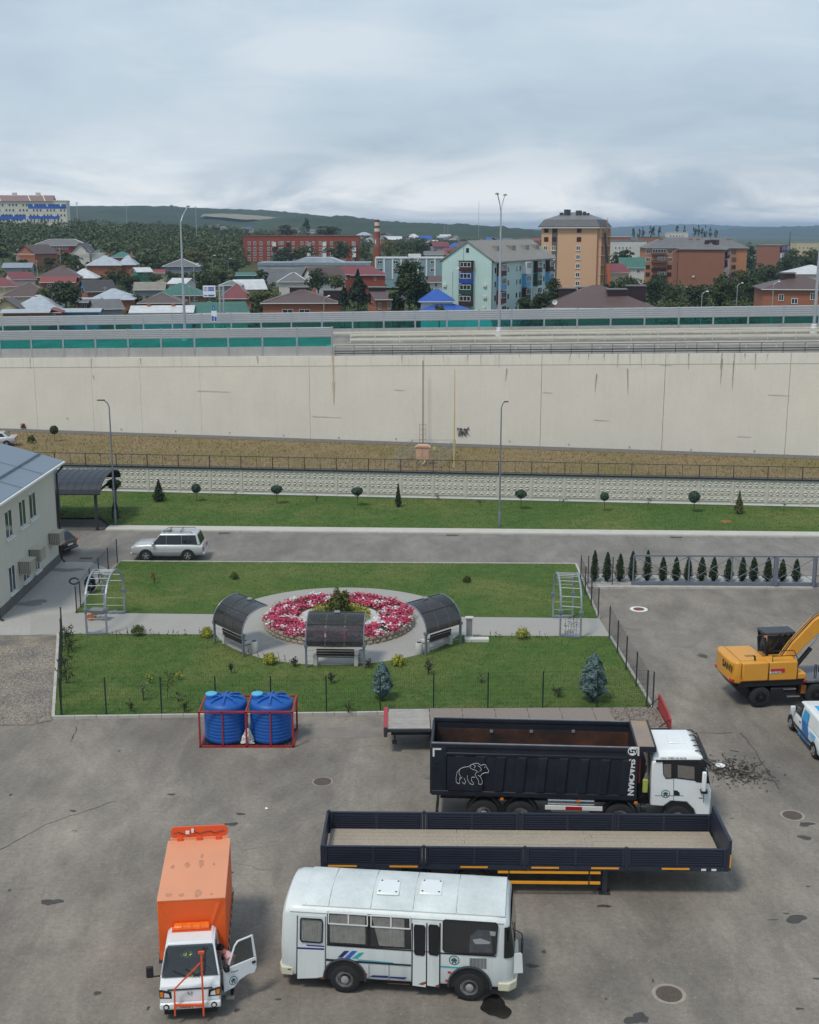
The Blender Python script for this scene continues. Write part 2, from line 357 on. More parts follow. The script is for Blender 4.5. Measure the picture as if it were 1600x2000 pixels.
# stones in the gravel and grass on the lawns, real but uncountable
def inside(poly, x, y):
    r = np.zeros(len(x), bool); n = len(poly)
    for i in range(n):
        (x0, y0), (x1, y1) = poly[i][:2], poly[(i + 1) % n][:2]
        if y0 == y1: continue
        c = ((y0 > y) != (y1 > y)) & (x < (x1 - x0) * (y - y0) / (y1 - y0) + x0); r ^= c
    return r
def scatter(poly, n):
    xs = [p[0] for p in poly]; ys = [p[1] for p in poly]
    x = rng.uniform(min(xs), max(xs), n * 3); y = rng.uniform(min(ys), max(ys), n * 3)
    k = inside(poly, x, y); return x[k][:n], y[k][:n]
def raw_mesh(name, V, Fc, m, parent=None):
    me = bpy.data.meshes.new(name); nf, k = Fc.shape
    me.vertices.add(len(V)); me.vertices.foreach_set('co', V.astype(np.float32).ravel())
    me.loops.add(nf * k); me.loops.foreach_set('vertex_index', Fc.astype(np.int32).ravel())
    me.polygons.add(nf); me.polygons.foreach_set('loop_start', np.arange(0, nf * k, k, dtype=np.int32))
    me.update(calc_edges=True); me.materials.append(m)
    o = bpy.data.objects.new(name, me); COL.objects.link(o); o.parent = parent; return o
def blades(name, x, y, z, h, m, label, w=.014):
    n = len(x); a = rng.uniform(0, 6.283, n); hh = h * rng.uniform(.5, 1.3, n); ln = rng.uniform(-.6, .6, (n, 2)) * hh[:, None]
    p = np.stack([x, y, np.full(n, z)], 1); d = np.stack([np.cos(a), np.sin(a), a * 0], 1) * w
    V = np.stack([p - d, p + d, p + np.stack([ln[:, 0], ln[:, 1], hh], 1)], 1).reshape(-1, 3)
    o = raw_mesh(name, V, np.arange(3 * n).reshape(-1, 3), m); return tag(o, label, 'grass', kind='stuff')
M_BLADE = foliage('grass_blades', (.06, .105, .024), (.14, .185, .055), .8)
M_STRAW = foliage('straw_blades', (.19, .145, .065), (.34, .27, .15), .9)
for poly, n, lab, rad in ((garden_front, 34000, 'mown green grass of the lawn in front of the round paving', 1), (garden_back, 26000, 'mown green grass of the lawn behind the round paving', 1)):
    x, y = scatter([(p.x, p.y) for p in poly], n); k = (x - C0.x) ** 2 + (y - C0.y) ** 2 > RP ** 2
    blades('grass', x[k], y[k], LZ, .07, M_BLADE, lab)
x, y = scatter([(p.x, p.y) for p in lawn_back], 26000); k = x < 36
blades('grass', x[k], y[k], .1, .07, M_BLADE, 'mown grass of the strip along the patterned concrete fence', .03)
x, y = scatter([(p.x, p.y) for p in bank], 34000)
blades('grass', x, y, .08, .20, M_STRAW, 'dry yellow grass between the patterned fence and the retaining wall', .04)
def pebbles(name, x, y, z, r, m, label):
    n = len(x); rr = r * rng.uniform(.4, 1.5, n); a = rng.uniform(0, 6.283, n)
    base = np.array([[1, 0, 0], [0, 1, 0], [-1, 0, 0], [0, -1, 0], [0, 0, .7]])
    c, s_ = np.cos(a), np.sin(a); V = np.empty((n, 5, 3))
    for i, b in enumerate(base):
        j = rng.uniform(.7, 1.3, n); V[:, i, 0] = x + rr * j * (c * b[0] - s_ * b[1]); V[:, i, 1] = y + rr * j * (s_ * b[0] + c * b[1]); V[:, i, 2] = z + rr * b[2]
    Fc = (np.arange(n)[:, None, None] * 5 + np.array([[0, 1, 4], [1, 2, 4], [2, 3, 4], [3, 0, 4]])[None]).reshape(-1, 3)
    return tag(raw_mesh(name, V.reshape(-1, 3), Fc, m), label, 'gravel', kind='stuff')
x, y = scatter([at(-60, 1262), at(111, 1262), at(102, 1405), at(40, 1414), at(-60, 1420)], 9000)
pebbles('gravel', x, y, .02, .035, foliage('stone_chips', (.10, .09, .085), (.34, .31, .27), .9), 'loose grey gravel left of the fenced garden')
# flat marks on the yard: wet oil stain, patched asphalt, cracks
def blot(name, px, py, rx, ry, m, z=.006, n=22, seed=1):
    r = random.Random(seed); c = at(px, py); pts = []; a1, a2, a3, q1, q2 = r.uniform(.1, .3), r.uniform(.05, .22), r.uniform(.02, .09), r.uniform(0, 6), r.uniform(0, 6); n *= 2
    for k in range(n):
        t = 2 * math.pi * k / n; f = 1 + a1 * math.sin(2 * t + q1) + a2 * math.sin(3 * t + q2) + a3 * math.sin(7 * t + q1); pts.append((c.x + rx * f * math.cos(t), c.y + ry * f * math.sin(t)))
    return sheet(name, pts, z, m)
M_OIL = mat('wet_oil', (.022, .021, .02), .22, var=.3, spec=.5); M_DAMP = mat('damp_asphalt', (.062, .057, .052), .6, var=.3, vs=3)
M_LIGHTP = mat('dusty_patch', (.205, .185, .16), .9, var=.2, vs=1.2, fine=.15); M_WETC = mat('damp_concrete', (.20, .19, .175), .8, var=.2)
blot('oil_stain', 968, 1967, .42, .5, M_OIL, seed=3)
for i, (px, py, rx, ry) in enumerate([(905, 1945, .2, .12), (1040, 1887, .18, .1), (1555, 1795, .35, .22), (1245, 1990, .3, .25), (1575, 1610, .3, .15), (452, 1610, .22, .14), (1572, 1636, .25, .15), (100, 1762, .3, .2), (190, 1940, .1, .1), (1180, 1770, .2, .1), (470, 1590, .2, .08)]):
    blot('oil_stain', px, py, rx, ry, M_DAMP, seed=20 + i)
rb2 = random.Random(5)
for i in range(46): blot('oil_stain', rb2.uniform(0, 1600), rb2.uniform(1430, 1995), rb2.uniform(.03, .16), rb2.uniform(.02, .1), M_DAMP if i % 3 else M_LIGHTP, .0045, 8, 60 + i)
blot('damp_patch', 62, 1180, .9, .55, M_WETC, .066, seed=5); blot('damp_patch', 130, 1115, .9, .5, M_WETC, .066, seed=6)
blot('dusty_patch', 1330, 1250, 1.3, 1.0, M_LIGHTP, seed=8); blot('dusty_patch', 1250, 1220, 1.2, .7, M_LIGHTP, seed=9); blot('dusty_patch', 600, 1432, 3.6, .7, M_LIGHTP, seed=10)
def crack(pts, w=.02, m=M_DAMP):
    ps = [at(*p) for p in pts]; q = []
    for a, b in zip(ps[:-1], ps[1:]):
        n = max(2, int((b - a).length / .3)); q += [a.lerp(b, i / n) + Vector((random.uniform(-.05, .05), random.uniform(-.05, .05), .006)) for i in range(n)]
    mb = MB()
    for a, b in zip(q[:-1], q[1:]):
        d = (b - a).normalized(); n_ = Vector((-d.y, d.x, 0)) * w * random.uniform(.4, 1.2); mb.add([a - n_, b - n_, b + n_, a + n_], [(0, 1, 2, 3)])
    tag(mb.build('asphalt_crack', m, recalc=False), kind='structure')
crack([(1448, 1432), (1480, 1475), (1527, 1548)], .03); crack([(1260, 1430), (1445, 1432)], .03); crack([(0, 1660), (90, 1610), (240, 1560)], .02)
crack([(470, 1660), (545, 1650), (600, 1600), (700, 1560)], .025, M_LIGHTP); crack([(150, 1420), (135, 1455)], .03)
crack([(430, 1680), (520, 1700), (560, 1690)], .03, M_LIGHTP); crack([(620, 1520), (700, 1460), (830, 1450)], .02, M_LIGHTP)
# ================================================================== retaining wall and raised road
M_WALL = mat('wall_concrete', (.72, .675, .585), .85, var=.06, vs=.25, streak=.10, fine=.04)
M_PARA = mat('parapet_concrete', (.74, .695, .605), .85, var=.05, vs=.4, streak=.35, fine=.05)
def s_of(px, py=780):                         # where a line of sight meets the wall face
    d = ray(px, py); o = Vector((0, 0, H)); n = Vector((NN.x, NN.y, 0)); t_ = (A - o).dot(n) / d.dot(n); return (o + d * t_ - A).dot(U)
wall = empty('retaining_wall', (0, 0, 0), 0, 'long tall beige concrete retaining wall carrying the raised road', 'wall')
joints = [-42, -22, s_of(-120), s_of(70), s_of(181), s_of(275), s_of(392), s_of(605), s_of(828), s_of(1057), s_of(1297), s_of(1540), s_of(1785), 118]
for i, (a, b) in enumerate(zip(joints[:-1], joints[1:])):
    e_ = .010 if i < 7 else .018; a += e_; b -= e_; da = random.uniform(0, .02)
    mb = MB()
    P = lambda s, d, z: wp(s, d, z)
    mb.add([P(a, da, -.5), P(b, da, -.5), P(b, da, zd(b) - 1.0), P(a, da, zd(a) - 1.0), P(a, .5, -.5), P(b, .5, -.5), P(b, .5, zd(b) - 1.0), P(a, .5, zd(a) - 1.0)],
           [(0, 1, 2, 3), (5, 4, 7, 6), (4, 0, 3, 7), (1, 5, 6, 2), (3, 2, 6, 7)]); mb.build('wall_panel', M_WALL, wall)
    mb = MB(); e = -.035 + da
    mb.add([P(a, e, zd(a) - 1.0), P(b, e, zd(b) - 1.0), P(b, e, zd(b)), P(a, e, zd(a)), P(a, .45, zd(a) - 1.0), P(b, .45, zd(b) - 1.0), P(b, .45, zd(b)), P(a, .45, zd(a))],
           [(0, 1, 2, 3), (5, 4, 7, 6), (4, 0, 3, 7), (1, 5, 6, 2), (3, 2, 6, 7), (0, 4, 5, 1)]); mb.build('parapet', M_PARA, wall)
# drip stains, rust runs and bolt holes on the wall: thin marks with their own shape
M_DRIP = mat('drip_stain', (.36, .335, .29), .9, var=.3); M_RUST = mat('rust_run', (.54, .46, .32), .9, var=.2)
mbs = MB(); mbr = MB(); mbh = MB()
def drip(mb, px, py0, py1, w):
    s = s_of(px, (py0 + py1) / 2); d0 = wp(s); z0, z1 = zat(py0, d0.y), zat(py1, d0.y); e = -.045; j = random.uniform(-.15, .15)
    mb.add([wp(s - w, e, z0), wp(s + w, e, z0), wp(s + w * .2 + j, e, z1), wp(s - w * .2 + j, e, z1)], [(0, 1, 2, 3)])
for px in (785, 865, 915, 940, 975, 1014, 1115, 1131, 1150, 1180, 1207, 1230, 1252, 1345, 1410, 1434, 1455, 1475, 1500, 180, 275, 60): drip(mbs, px, 690 if px > 640 else 699, random.randint(700, 722), random.uniform(.03, .07))
for px, a, b in ((1410, 700, 750), (1432, 705, 760), (1165, 730, 765), (1225, 720, 770), (182, 733, 741), (990, 720, 745)): drip(mbs, px, a, b, .06)
for px, a, b in ((651, 693, 745), (503, 696, 712), (652, 745, 790)): drip(mbr, px, a, b, .14)
for px, py in ((449, 845), (554, 850), (662, 854), (774, 857), (996, 862), (1111, 868), (1230, 873), (1350, 878), (1474, 881), (237, 838), (343, 842), (132, 817)):
    s = s_of(px, py); z = zat(py, wp(s).y); mbs.add([wp(s - .07, -.04, z - .08), wp(s + .07, -.04, z - .08), wp(s + .07, -.04, z + .08), wp(s - .07, -.04, z + .08)], [(0, 1, 2, 3)])
for a, b, y in ((1290, 1312, 712), (1060, 1080, 766), (1440, 1467, 852), (385, 450, 763), (610, 665, 813), (1160, 1190, 820), (1500, 1545, 771), (770, 790, 761)):
    s0, s1 = s_of(a, y), s_of(b, y); z = zat(y, wp(s0).y); mbh.add([wp(s0, -.035, z - .03), wp(s1, -.035, z - .05), wp(s1, -.035, z), wp(s0, -.035, z + .05)], [(0, 1, 2, 3)])
tag(mbs.build('drip_stains', M_DRIP, wall, recalc=False), kind='stuff'); tag(mbh.build('pour_lines', mat('pour_line', (.58, .55, .485), .9, var=.2), wall, recalc=False), kind='stuff'); tag(mbr.build('rust_stains', M_RUST, wall, recalc=False), kind='stuff')
# graffiti tag
mb = MB()
for st in ([(893, 836), (896, 850), (904, 846), (897, 842), (903, 837), (893, 836)], [(895, 851), (901, 836), (907, 849)], [(902, 852), (908, 836), (911, 851), (904, 845), (913, 844)], [(909, 838), (917, 850)], [(911, 846), (914, 835)], [(905, 838), (917, 837)], [(899, 850), (903, 841), (908, 851)], [(913, 838), (915, 833)]):
    pts = []
    for px, py in st: s = s_of(px, py); pts.append(wp(s, -.06, zat(py, wp(s).y)))
    for a, b in zip(pts[:-1], pts[1:]): mb.bar(a, b, .10, .02, up=(0, 0, 1) if abs((b - a).normalized().z) < .9 else (1, 0, 0))
mb.build('graffiti', mat('spray_paint', (.05, .05, .06), .7), wall)
# the deck
mb = MB(); mb.add([wp(-60, .2, zd(-60) - .02), wp(130, .2, zd(130) - .02), wp(130, 31, zd(130) - .02), wp(-60, 31, zd(-60) - .02), wp(-60, 31, -2), wp(130, 31, -2)], [(0, 1, 2, 3), (3, 2, 5, 4)])
tag(mb.build('overpass_road', M_DECK, recalc=False), kind='structure')
M_LOUV = mat('barrier_louvre', (.40, .42, .44), .5, .15, var=.06, streak=.1); M_TEAL = glass('teal_acrylic', (.26, .80, .77), .97, .05)
M_BASEP = mat('barrier_base', (.40, .40, .39), .85, var=.14, vs=.6, streak=.35)
def barrier(label, s0, s1, d, step, h, fr, z_lift=0.0, tint=M_TEAL, post=.16):
    r = empty('noise_barrier', (0, 0, 0), 0, label, 'noise barrier'); n = round((s1 - s0) / step)
    for i in range(n + 1):
        s = s0 + (s1 - s0) * i / n; z = zd(s) + z_lift
        MB().bar(wp(s, d, z), wp(s, d, z + h + .06), post, .2, up=(U.x, U.y, 0)).build('post', STEEL, r)
        if i == n: break
        a, b = s + post / 2 + .01, s + (s1 - s0) / n - post / 2 - .01
        def pan(z0, z1, e0, e1):
            m_ = MB(); return m_.add([wp(q, e, zd(q) + z_lift + z_) for z_ in (z0, z1) for e in (e0, e1) for q in (a, b)], [(0, 2, 3, 1), (4, 5, 7, 6), (0, 1, 5, 4), (2, 6, 7, 3), (0, 4, 6, 2), (1, 3, 7, 5)])
        pan(0, h * fr[0] - .02, d - .06, d + .06).build('base_panel', M_BASEP, r)
        m_ = pan(h * fr[0], h * fr[1], d - .012, d + .012); m_.build('clear_panel', tint, r)
        z0, z1 = h * fr[1] + .02, h; k = 5; hh = (z1 - z0) / k; m_ = MB()
        for j in range(k):
            zz0 = z0 + j * hh
            m_.add([wp(q, e, zd(q) + z_lift + z_) for q in (a, b) for e, z_ in ((d - .03, zz0), (d - .08, zz0 + hh * .15), (d - .08, zz0 + hh * .8), (d - .03, zz0 + hh), (d + .05, zz0 + hh), (d + .05, zz0))],
                   [(0, 1, 7, 6), (1, 2, 8, 7), (2, 3, 9, 8), (3, 4, 10, 9), (4, 5, 11, 10), (5, 0, 6, 11), (0, 5, 4, 3, 2, 1), (6, 7, 8, 9, 10, 11)])
        m_.build('louvre_panel', M_LOUV, r)
        MB().add([wp(q, e, zd(q) + z_lift + z_) for z_ in (h * fr[1] - .02, h * fr[1] + .02) for e in (d - .05, d + .05) for q in (a, b)], [(0, 2, 3, 1), (4, 5, 7, 6), (0, 1, 5, 4), (2, 6, 7, 3), (0, 4, 6, 2), (1, 3, 7, 5)]).build('rail', STEEL, r)
    return r
SB = s_of(648, 690)
barrier('near noise barrier with a teal clear band on the left part of the wall', SB - 15 * 3.78, SB, .25, 3.78, 2.98, (.34, .66))
barrier('far noise barrier with a teal clear band across the whole raised road', -34, 102, 27, 4.0, 2.95, (.30, .58), tint=glass('teal_acrylic_far', (.20, .76, .78), .96, .05))
# railing on the right part of the wall, and the crash barriers between the carriageways
M_RAIL = mat('painted_rail', (.27, .26, .245), .5, .2, var=.15)
M_WB = mat('w_beam_zinc', (.70, .67, .58), .5, .1, var=.1)
rr = empty('guard_railing', (0, 0, 0), 0, 'grey steel railing on the wall top right of the near noise barrier', 'railing')
s0, s1 = SB + .3, 104.0; n = round((s1 - s0) / 2.05)
for i in range(n + 1):
    s = s0 + (s1 - s0) * i / n; MB().bar(wp(s, .2, zd(s)), wp(s, .2, zd(s) + 1.05), .09, .09).build('post', M_RAIL, rr)
for z, h in ((1.05, .12), (.74, .05)):
    MB().bar(wp(s0, .2, zd(s0) + z), wp(s1, .2, zd(s1) + z), .09, h).build('rail', M_RAIL, rr)
for z in (.50, .27): MB().bar(wp(s0, .14, zd(s0) + z), wp(s1, .14, zd(s1) + z), .05, .10).build('rail', DGREY, rr)
def wbeam(label, d, s0, s1, zs, name='crash_barrier'):
    r = empty(name, (0, 0, 0), 0, label, 'crash barrier')
    for z in zs:
        m_ = MB(); prof = [(-.04, -.16), (.02, -.1), (-.06, -.05), (-.02, 0), (-.06, .05), (.02, .1), (-.04, .16)]
        vs_ = [wp(s, d + e, zd(s) + z + q) for s in (s0, s1) for e, q in prof]; k = len(prof)
        m_.add(vs_, [(i, i + 1, i + 1 + k, i + k) for i in range(k - 1)]); m_.build('beam', M_WB, r, recalc=False)
    n = round((s1 - s0) / 3.0)
    for i in range(n + 1): s = s0 + (s1 - s0) * i / n; MB().bar(wp(s, d + .06, zd(s)), wp(s, d + .06, zd(s) + zs[-1] + .12), .1, .08).build('post', M_WB, r)
    return r
wbeam('pale double crash barrier in the middle of the raised road', 16, SB - 2, 104, (.42, .95))
wbeam('pale crash barrier close behind the wall railing', 5.5, SB - 2, 104, (.62,))
wbeam('low crash barrier in front of the far noise barrier', 24.5, SB - 10, 104, (.55,))
# tall twin street lamps on the raised road
def road_lamp(label, s, d, htop, ang):
    z = zd(s); p = wp(s, d, z); r = empty('street_lamp', p, 0, label, 'street lamp', 'twin lamps on the raised road')
    MB().lathe([(.42, 0), (.42, .5), (.36, .55), (.36, .8), (.3, .85), (.3, 1.15), (.2, 1.2)], 14).build('pedestal', PVC, r, smooth=True)
    h = htop - z
    MB().tube([(0, 0, 1.1), (0, 0, h * .5), (0, 0, h - 1.8)], [.19, .14, .085], 10).build('pole', STEEL, r, smooth=True)
    for sg in (-1, 1):
        e = Vector((math.cos(ang) * sg * 2.0, math.sin(ang) * sg * 2.0, h)); a = MB().tube([(0, 0, h - 1.85), (e.x * .35, e.y * .35, h - 1.0), e], .055, 7).build('arm', STEEL, r)
        q = e + Vector((math.cos(ang) * sg * .25, math.sin(ang) * sg * .25, .05))
        MB().lathe([(.02, -.06), (.22, -.04), (.26, .03), (.15, .13), (.04, .17)], 12, q).build('lamp_head', mat('lamp_head', (.28, .29, .30), .4, .4), r, smooth=True)
def s_at_d(px, py, d):
    z = 9.0
    for _ in range(12):
        o = Vector((0, 0, H)); q = ray(px, py); n = Vector((NN.x, NN.y, 0)); t_ = (A + NN * d - o).dot(n) / q.dot(n); p = o + q * t_
    return (p - A).dot(U)
for px, top, lab in ((361, 404, 'tall twin street lamp behind the near noise barrier'), (975, 381, 'tall twin street lamp in front of the mint building'), (1590, 380, 'tall street lamp at the right edge of the raised road')):
    s = s_at_d(px, 640, 21.5); road_lamp(lab, s, 21.5, zat(top, wp(s, 21.5).y), R(74))
# road signs on the raised road
M_SIGNW = mat('sign_white', (.74, .76, .78), .5, var=.04); M_SIGNB = mat('sign_blue', (.03, .10, .38), .5, var=.08)
s = s_at_d(434, 610, 34); b = wp(s, 34, zd(s) - 8)
r = empty('gantry_sign', b, 0, 'white road sign with blue fields on a steel cantilever over the far road edge', 'road sign')
D_ = b.y; zt = zat(559, D_) - b.z; zb = zat(580, D_) - b.z; sc_ = scale_at(D_, 9)
MB().tube([(-.25, 0, 0), (-.25, 0, zt)], .12, 8).build('post', STEEL, r); MB().tube([(.25, 0, 0), (.25, 0, zt)], .12, 8).build('post', STEEL, r)
for z in (zt, zt - .6): MB().bar((.35, 0, z), (-2.2, 0, z), .1).build('arm', STEEL, r)
MB().box(-2.45, -.78, -.12, -.06, zb, zt + .1).build('panel', M_SIGNW, r)
for k, (z0, z1) in enumerate(((.78, .92), (.58, .72), (.08, .22))):
    hz = zt - zb; MB().box(-1.75, -.95, -.135, -.122, zb + hz * z0, zb + hz * z1).build('blue_field', M_SIGNB, r); MB().box(-2.35, -1.85, -.135, -.122, zb + hz * (z0 + .03), zb + hz * (z1 - .03)).build('blue_field', M_SIGNB, r)
s = s_at_d(419, 640, 24); b = wp(s, 24, zd(s)); r = empty('road_sign', b, 0, 'small blue and white road signs on a post before the far barrier', 'road sign'); D_ = b.y
f = lambda py: zat(py, D_) - b.z
MB().tube([(0, 0, 0), (0, 0, f(598))], .045, 7).build('post', STEEL, r)
MB().box(-.14, .14, -.1, -.06, f(606), f(597)).build('panel', M_SIGNB, r); MB().box(-.32, .36, -.1, -.06, f(628), f(607)).build('panel', M_SIGNW, r)
MB().box(-.28, -.02, -.115, -.102, f(627), f(617)).build('blue_field', M_SIGNB, r); MB().box(.06, .32, -.115, -.102, f(627), f(618)).build('blue_field', M_SIGNB, r)
text('i', .5, M_SIGNW, r, (0, -.105, (f(606) + f(597)) / 2), (R(90), 0, 0))
# ================================================================== patterned concrete fence
M_FENCE = mat('fence_concrete', (.56, .535, .465), .85, var=.07, vs=.6, fine=.05, streak=.15)
PW = 2.68; FH = 2.2
def panel_mesh():
    mb = MB(); x0, x1 = .09, PW - .09; rows = 5; zb, zt = .50, FH - .04; rh = (zt - zb) / rows; nt_ = 5; tw = (x1 - x0) / nt_
    mb.box(x0 - .02, x1 + .02, 0, .10, .12, FH)
    mb.box(x0 + .04, x1 - .04, -.045, -.001, .42, .47); mb.box(x0 + .02, x1 - .02, -.03, -.001, .13, .2)
    def pyr(a, b, c, h): g = [(a[i] + b[i] + c[i]) / 3 for i in (0, 1)]; mb.add([(a[0], -.002, a[1]), (b[0], -.002, b[1]), (c[0], -.002, c[1]), (g[0], -.002 - h, g[1])], [(0, 1, 3), (1, 2, 3), (2, 0, 3)])
    for r in range(rows):
        z0, z1 = zb + r * rh + .015, zb + (r + 1) * rh - .015; fl = r % 2
        for k in range(nt_):
            xa = x0 + k * tw; m_ = xa + tw / 2
            if fl: z0_, z1_ = z1, z0
            else: z0_, z1_ = z0, z1
            pyr((xa + .015, z0_), (xa + tw - .015, z0_), (m_, z1_), .09)
            if k < nt_ - 1: pyr((m_ + .03, z1_), (m_ + tw - .03, z1_), (xa + tw, z0_ + (z1_ - z0_) * .12), .03)
    return mb.mesh('panel', M_FENCE)
pm = panel_mesh(); postm = MB().box(-.10, .10, -.05, .14, -.1, FH + .02).mesh('fence_post', M_FENCE)
plm = MB().box(0, PW, -.13, .2, -.05, .14).mesh('plinth', mat('plinth_paint', (.10, .125, .155), .7, var=.15, vs=2)); pl2 = MB().box(0, PW, -.08, .18, .142, .2).mesh('plinth_top', PVC)
cpm = MB().box(0, PW, -.14, .24, FH + .02, FH + .13).mesh('coping', mat('coping_steel', (.028, .034, .05), .4, .2, var=.2))
def rail_mesh():
    mb = MB(); z0 = FH + .13
    for x in (0.0, PW / 2): mb.bar((x, .05, z0), (x, .05, z0 + (1.02 if x == 0 else .98)), .07 if x == 0 else .035)
    mb.bar((0, .05, z0 + .98), (PW, .05, z0 + .98), .045); mb.bar((0, .05, z0 + .08), (PW, .05, z0 + .08), .035)
    for k in range(1, 22):
        x = PW * k / 22; mb.bar((x, .05, z0 + .08), (x, .05, z0 + .98), .006)
    return mb.mesh('steel_rail', DGREY)
rlm = rail_mesh()
fang = math.atan2(FU.y, FU.x); fo = fenceA - FU * PW * 4
cf = empty('concrete_fence', fo, fang, 'cream concrete fence of pyramid patterned panels with dark coping and railing', 'fence')
for i in range(28):
    x = i * PW; jz = random.uniform(-.012, .012)
    for nm, me in (('panel', pm), ('fence_post', postm), ('plinth', plm), ('plinth_top', pl2), ('coping', cpm), ('steel_rail', rlm)): inst(nm, me, cf, (x, 0, jz if nm == 'panel' else 0))
# ================================================================== yard lamps, cabinet, poles
def yard_lamp(label, base, top_py, arm):
    p = base; h = zat(top_py, p.y); r = empty('lamp_post', p, 0, label, 'lamp post', 'lamps along the road')
    MB().lathe([(.16, 0), (.16, .04), (.10, .06), (.10, 1.2), (.07, 1.25)], 10).build('base', GREYP, r, smooth=True)
    MB().tube([(0, 0, 1.2), (0, 0, h * .6), (0, 0, h - .5), (arm * .12, 0, h - .18), (arm * .35, 0, h)], [.07, .058, .045, .042, .04], 9).build('pole', GREYP, r, smooth=True)
    MB().box(min(arm * .3, arm * .85), max(arm * .3, arm * .85), -.1, .1, h - .02, h + .06).build('lamp_head', DGREY, r, bevel=.02)
    return r
yard_lamp('grey lamp post beside the carport with its head to the left', at(226, 1027), 782, -1)
yard_lamp('grey lamp post on the lawn strip near the middle with its head to the right', at(975.5, 1031), 785, .6)
M_SAL = mat('salmon_paint', (.60, .37, .25), .6, var=.08, streak=.2); M_YEL = mat('yellow_gas_paint', (.62, .47, .20), .6, var=.1)
b = at(826, 908, .08); r = empty('gas_cabinet', b, R(-6), 'salmon pink steel cabinet on legs in its fenced enclosure below the wall', 'cabinet')
MB().box(-.62, .62, -.4, .4, .55, 1.75).build('body', M_SAL, r, bevel=.02); MB().prism([(-.72, 1.75), (.72, 1.75), (.45, 1.92), (-.45, 1.92)], 1, -.48, .48).build('roof', M_SAL, r)
for x in (-.5, .5):
    for y in (-.3, .3): MB().bar((x, y, 0), (x, y, .56), .08).build('leg', STEEL, r)
MB().box(-.03, -.01, -.41, -.395, .6, 1.7).build('door_seam', DGREY, r); MB().box(-.5, -.25, -.412, -.4, .85, 1.1).build('warning_plate', M_YEL, r)
MB().tube([(.2, -.3, .6), (.2, -.45, .3), (-.1, -.45, .1), (-.1, -.45, -.05)], .07, 8).build('gas_pipe', M_YEL, r)
def enclosure(label, px0, px1, pyf, pyb, pxb):
    a, c = at(px0, pyf, .08), at(px1, pyf, .08); bb = at(pxb, pyb, .08); r = empty('enclosure_fence', (0, 0, 0), 0, label, 'fence'); up = Vector((0, 0, 1.25))
    return r, a, c, bb, up
r = empty('enclosure_fence', (0, 0, 0), 0, 'thin grey steel railing round the salmon gas cabinet', 'fence')
q = [at(772, 914, .08), at(806, 893, .08), at(889, 893, .08), at(858, 914, .08)]; up = Vector((0, 0, 1.75))
for a, c in zip(q, q[1:] + q[:1]):
    for z in (.35, 1.0, 1.7): MB().bar(a + Vector((0, 0, z)), c + Vector((0, 0, z)), .035).build('rail', STEEL, r)
    n = 16; m_ = MB()
    for k in range(n): p = a.lerp(c, k / n); m_.bar(p + Vector((0, 0, .3)), p + up, .012)
    m_.build('mesh', STEEL, r); MB().bar(a, a + up, .07).build('post', STEEL, r)
b = at(887, 912, .08); r = empty('gas_pole', b, 0, 'tall slim yellow pole beside the gas cabinet', 'pole'); h = zat(722, b.y)
MB().tube([(0, 0, 0), (0, 0, h * .45), (0, 0, h)], [.07, .06, .035], 8).build('shaft', M_YEL, r); MB().lathe([(.14, 0), (.14, .1)], 8).build('foot', CONC, r)
b = wp(s_of(829, 868), -.9, .1); r = empty('antenna_mast', b, 0, 'thin brown mast with a small ladder frame against the wall', 'mast'); h = zat(706, b.y)
MB().tube([(0, 0, 0), (0, 0, h)], .05, 6).build('shaft', mat('brown_steel', (.20, .16, .11), .7), r)
m_ = MB()
for x in (-.32, .32): m_.bar((x, -.1, 0), (x, -.1, 2.1), .035)
for z in (.5, 1.0, 1.5, 2.05): m_.bar((-.32, -.1, z), (.32, -.1, z), .025)
m_.build('ladder_frame', MATS['brown_steel'], r)
b = at(846, 900, .08); r = empty('marker_post', b, 0, 'short post with a yellow plate beside the salmon cabinet', 'marker post'); MB().bar((0, 0, 0), (0, 0, 1.4), .05).build('post', STEEL, r); MB().box(-.02, .24, -.05, -.03, 1.1, 1.4).build('plate', M_YEL, r)
# ================================================================== leaves, shrubs and small trees
def leaves(name, P, size, m, parent=None, Nrm=None, aspect=.6, kind=None, jit=.45):
    n = len(P); a = rng.normal(size=(n, 3)) if Nrm is None else Nrm + rng.normal(size=(n, 3)) * jit
    a /= np.linalg.norm(a, axis=1)[:, None] + 1e-9; b = rng.normal(size=(n, 3)); b -= (b * a).sum(1)[:, None] * a; b /= np.linalg.norm(b, axis=1)[:, None] + 1e-9
    c = np.cross(a, b); s = (size * rng.uniform(.6, 1.4, n))[:, None]
    V = np.stack([P - b * s, P - c * s * aspect + a * s * .15, P + b * s, P + c * s * aspect + a * s * .15], 1).reshape(-1, 3)
    o = raw_mesh(name, V, np.arange(4 * n).reshape(-1, 4), m, parent)
    if kind: o['kind'] = kind
    return o
def ball(n): v = rng.normal(size=(n, 3)); return v / np.linalg.norm(v, axis=1)[:, None]
F_DARK = foliage('dark_conifer', (.010, .022, .010), (.035, .062, .026)); F_THUJA = foliage('thuja_green', (.012, .026, .010), (.032, .058, .020))
F_BLUE = foliage('blue_spruce', (.055, .10, .10), (.16, .24, .225)); F_YEL = foliage('yellow_shrub', (.20, .22, .025), (.42, .40, .05)); F_OLIVE = foliage('olive_leaf', (.045, .065, .015), (.11, .13, .03))
F_MID = foliage('mid_leaf', (.022, .042, .014), (.06, .09, .028)); F_BALL = foliage('ball_juniper', (.03, .06, .042), (.08, .125, .085)); F_RED = foliage('red_leaf', (.16, .03, .02), (.30, .08, .04))
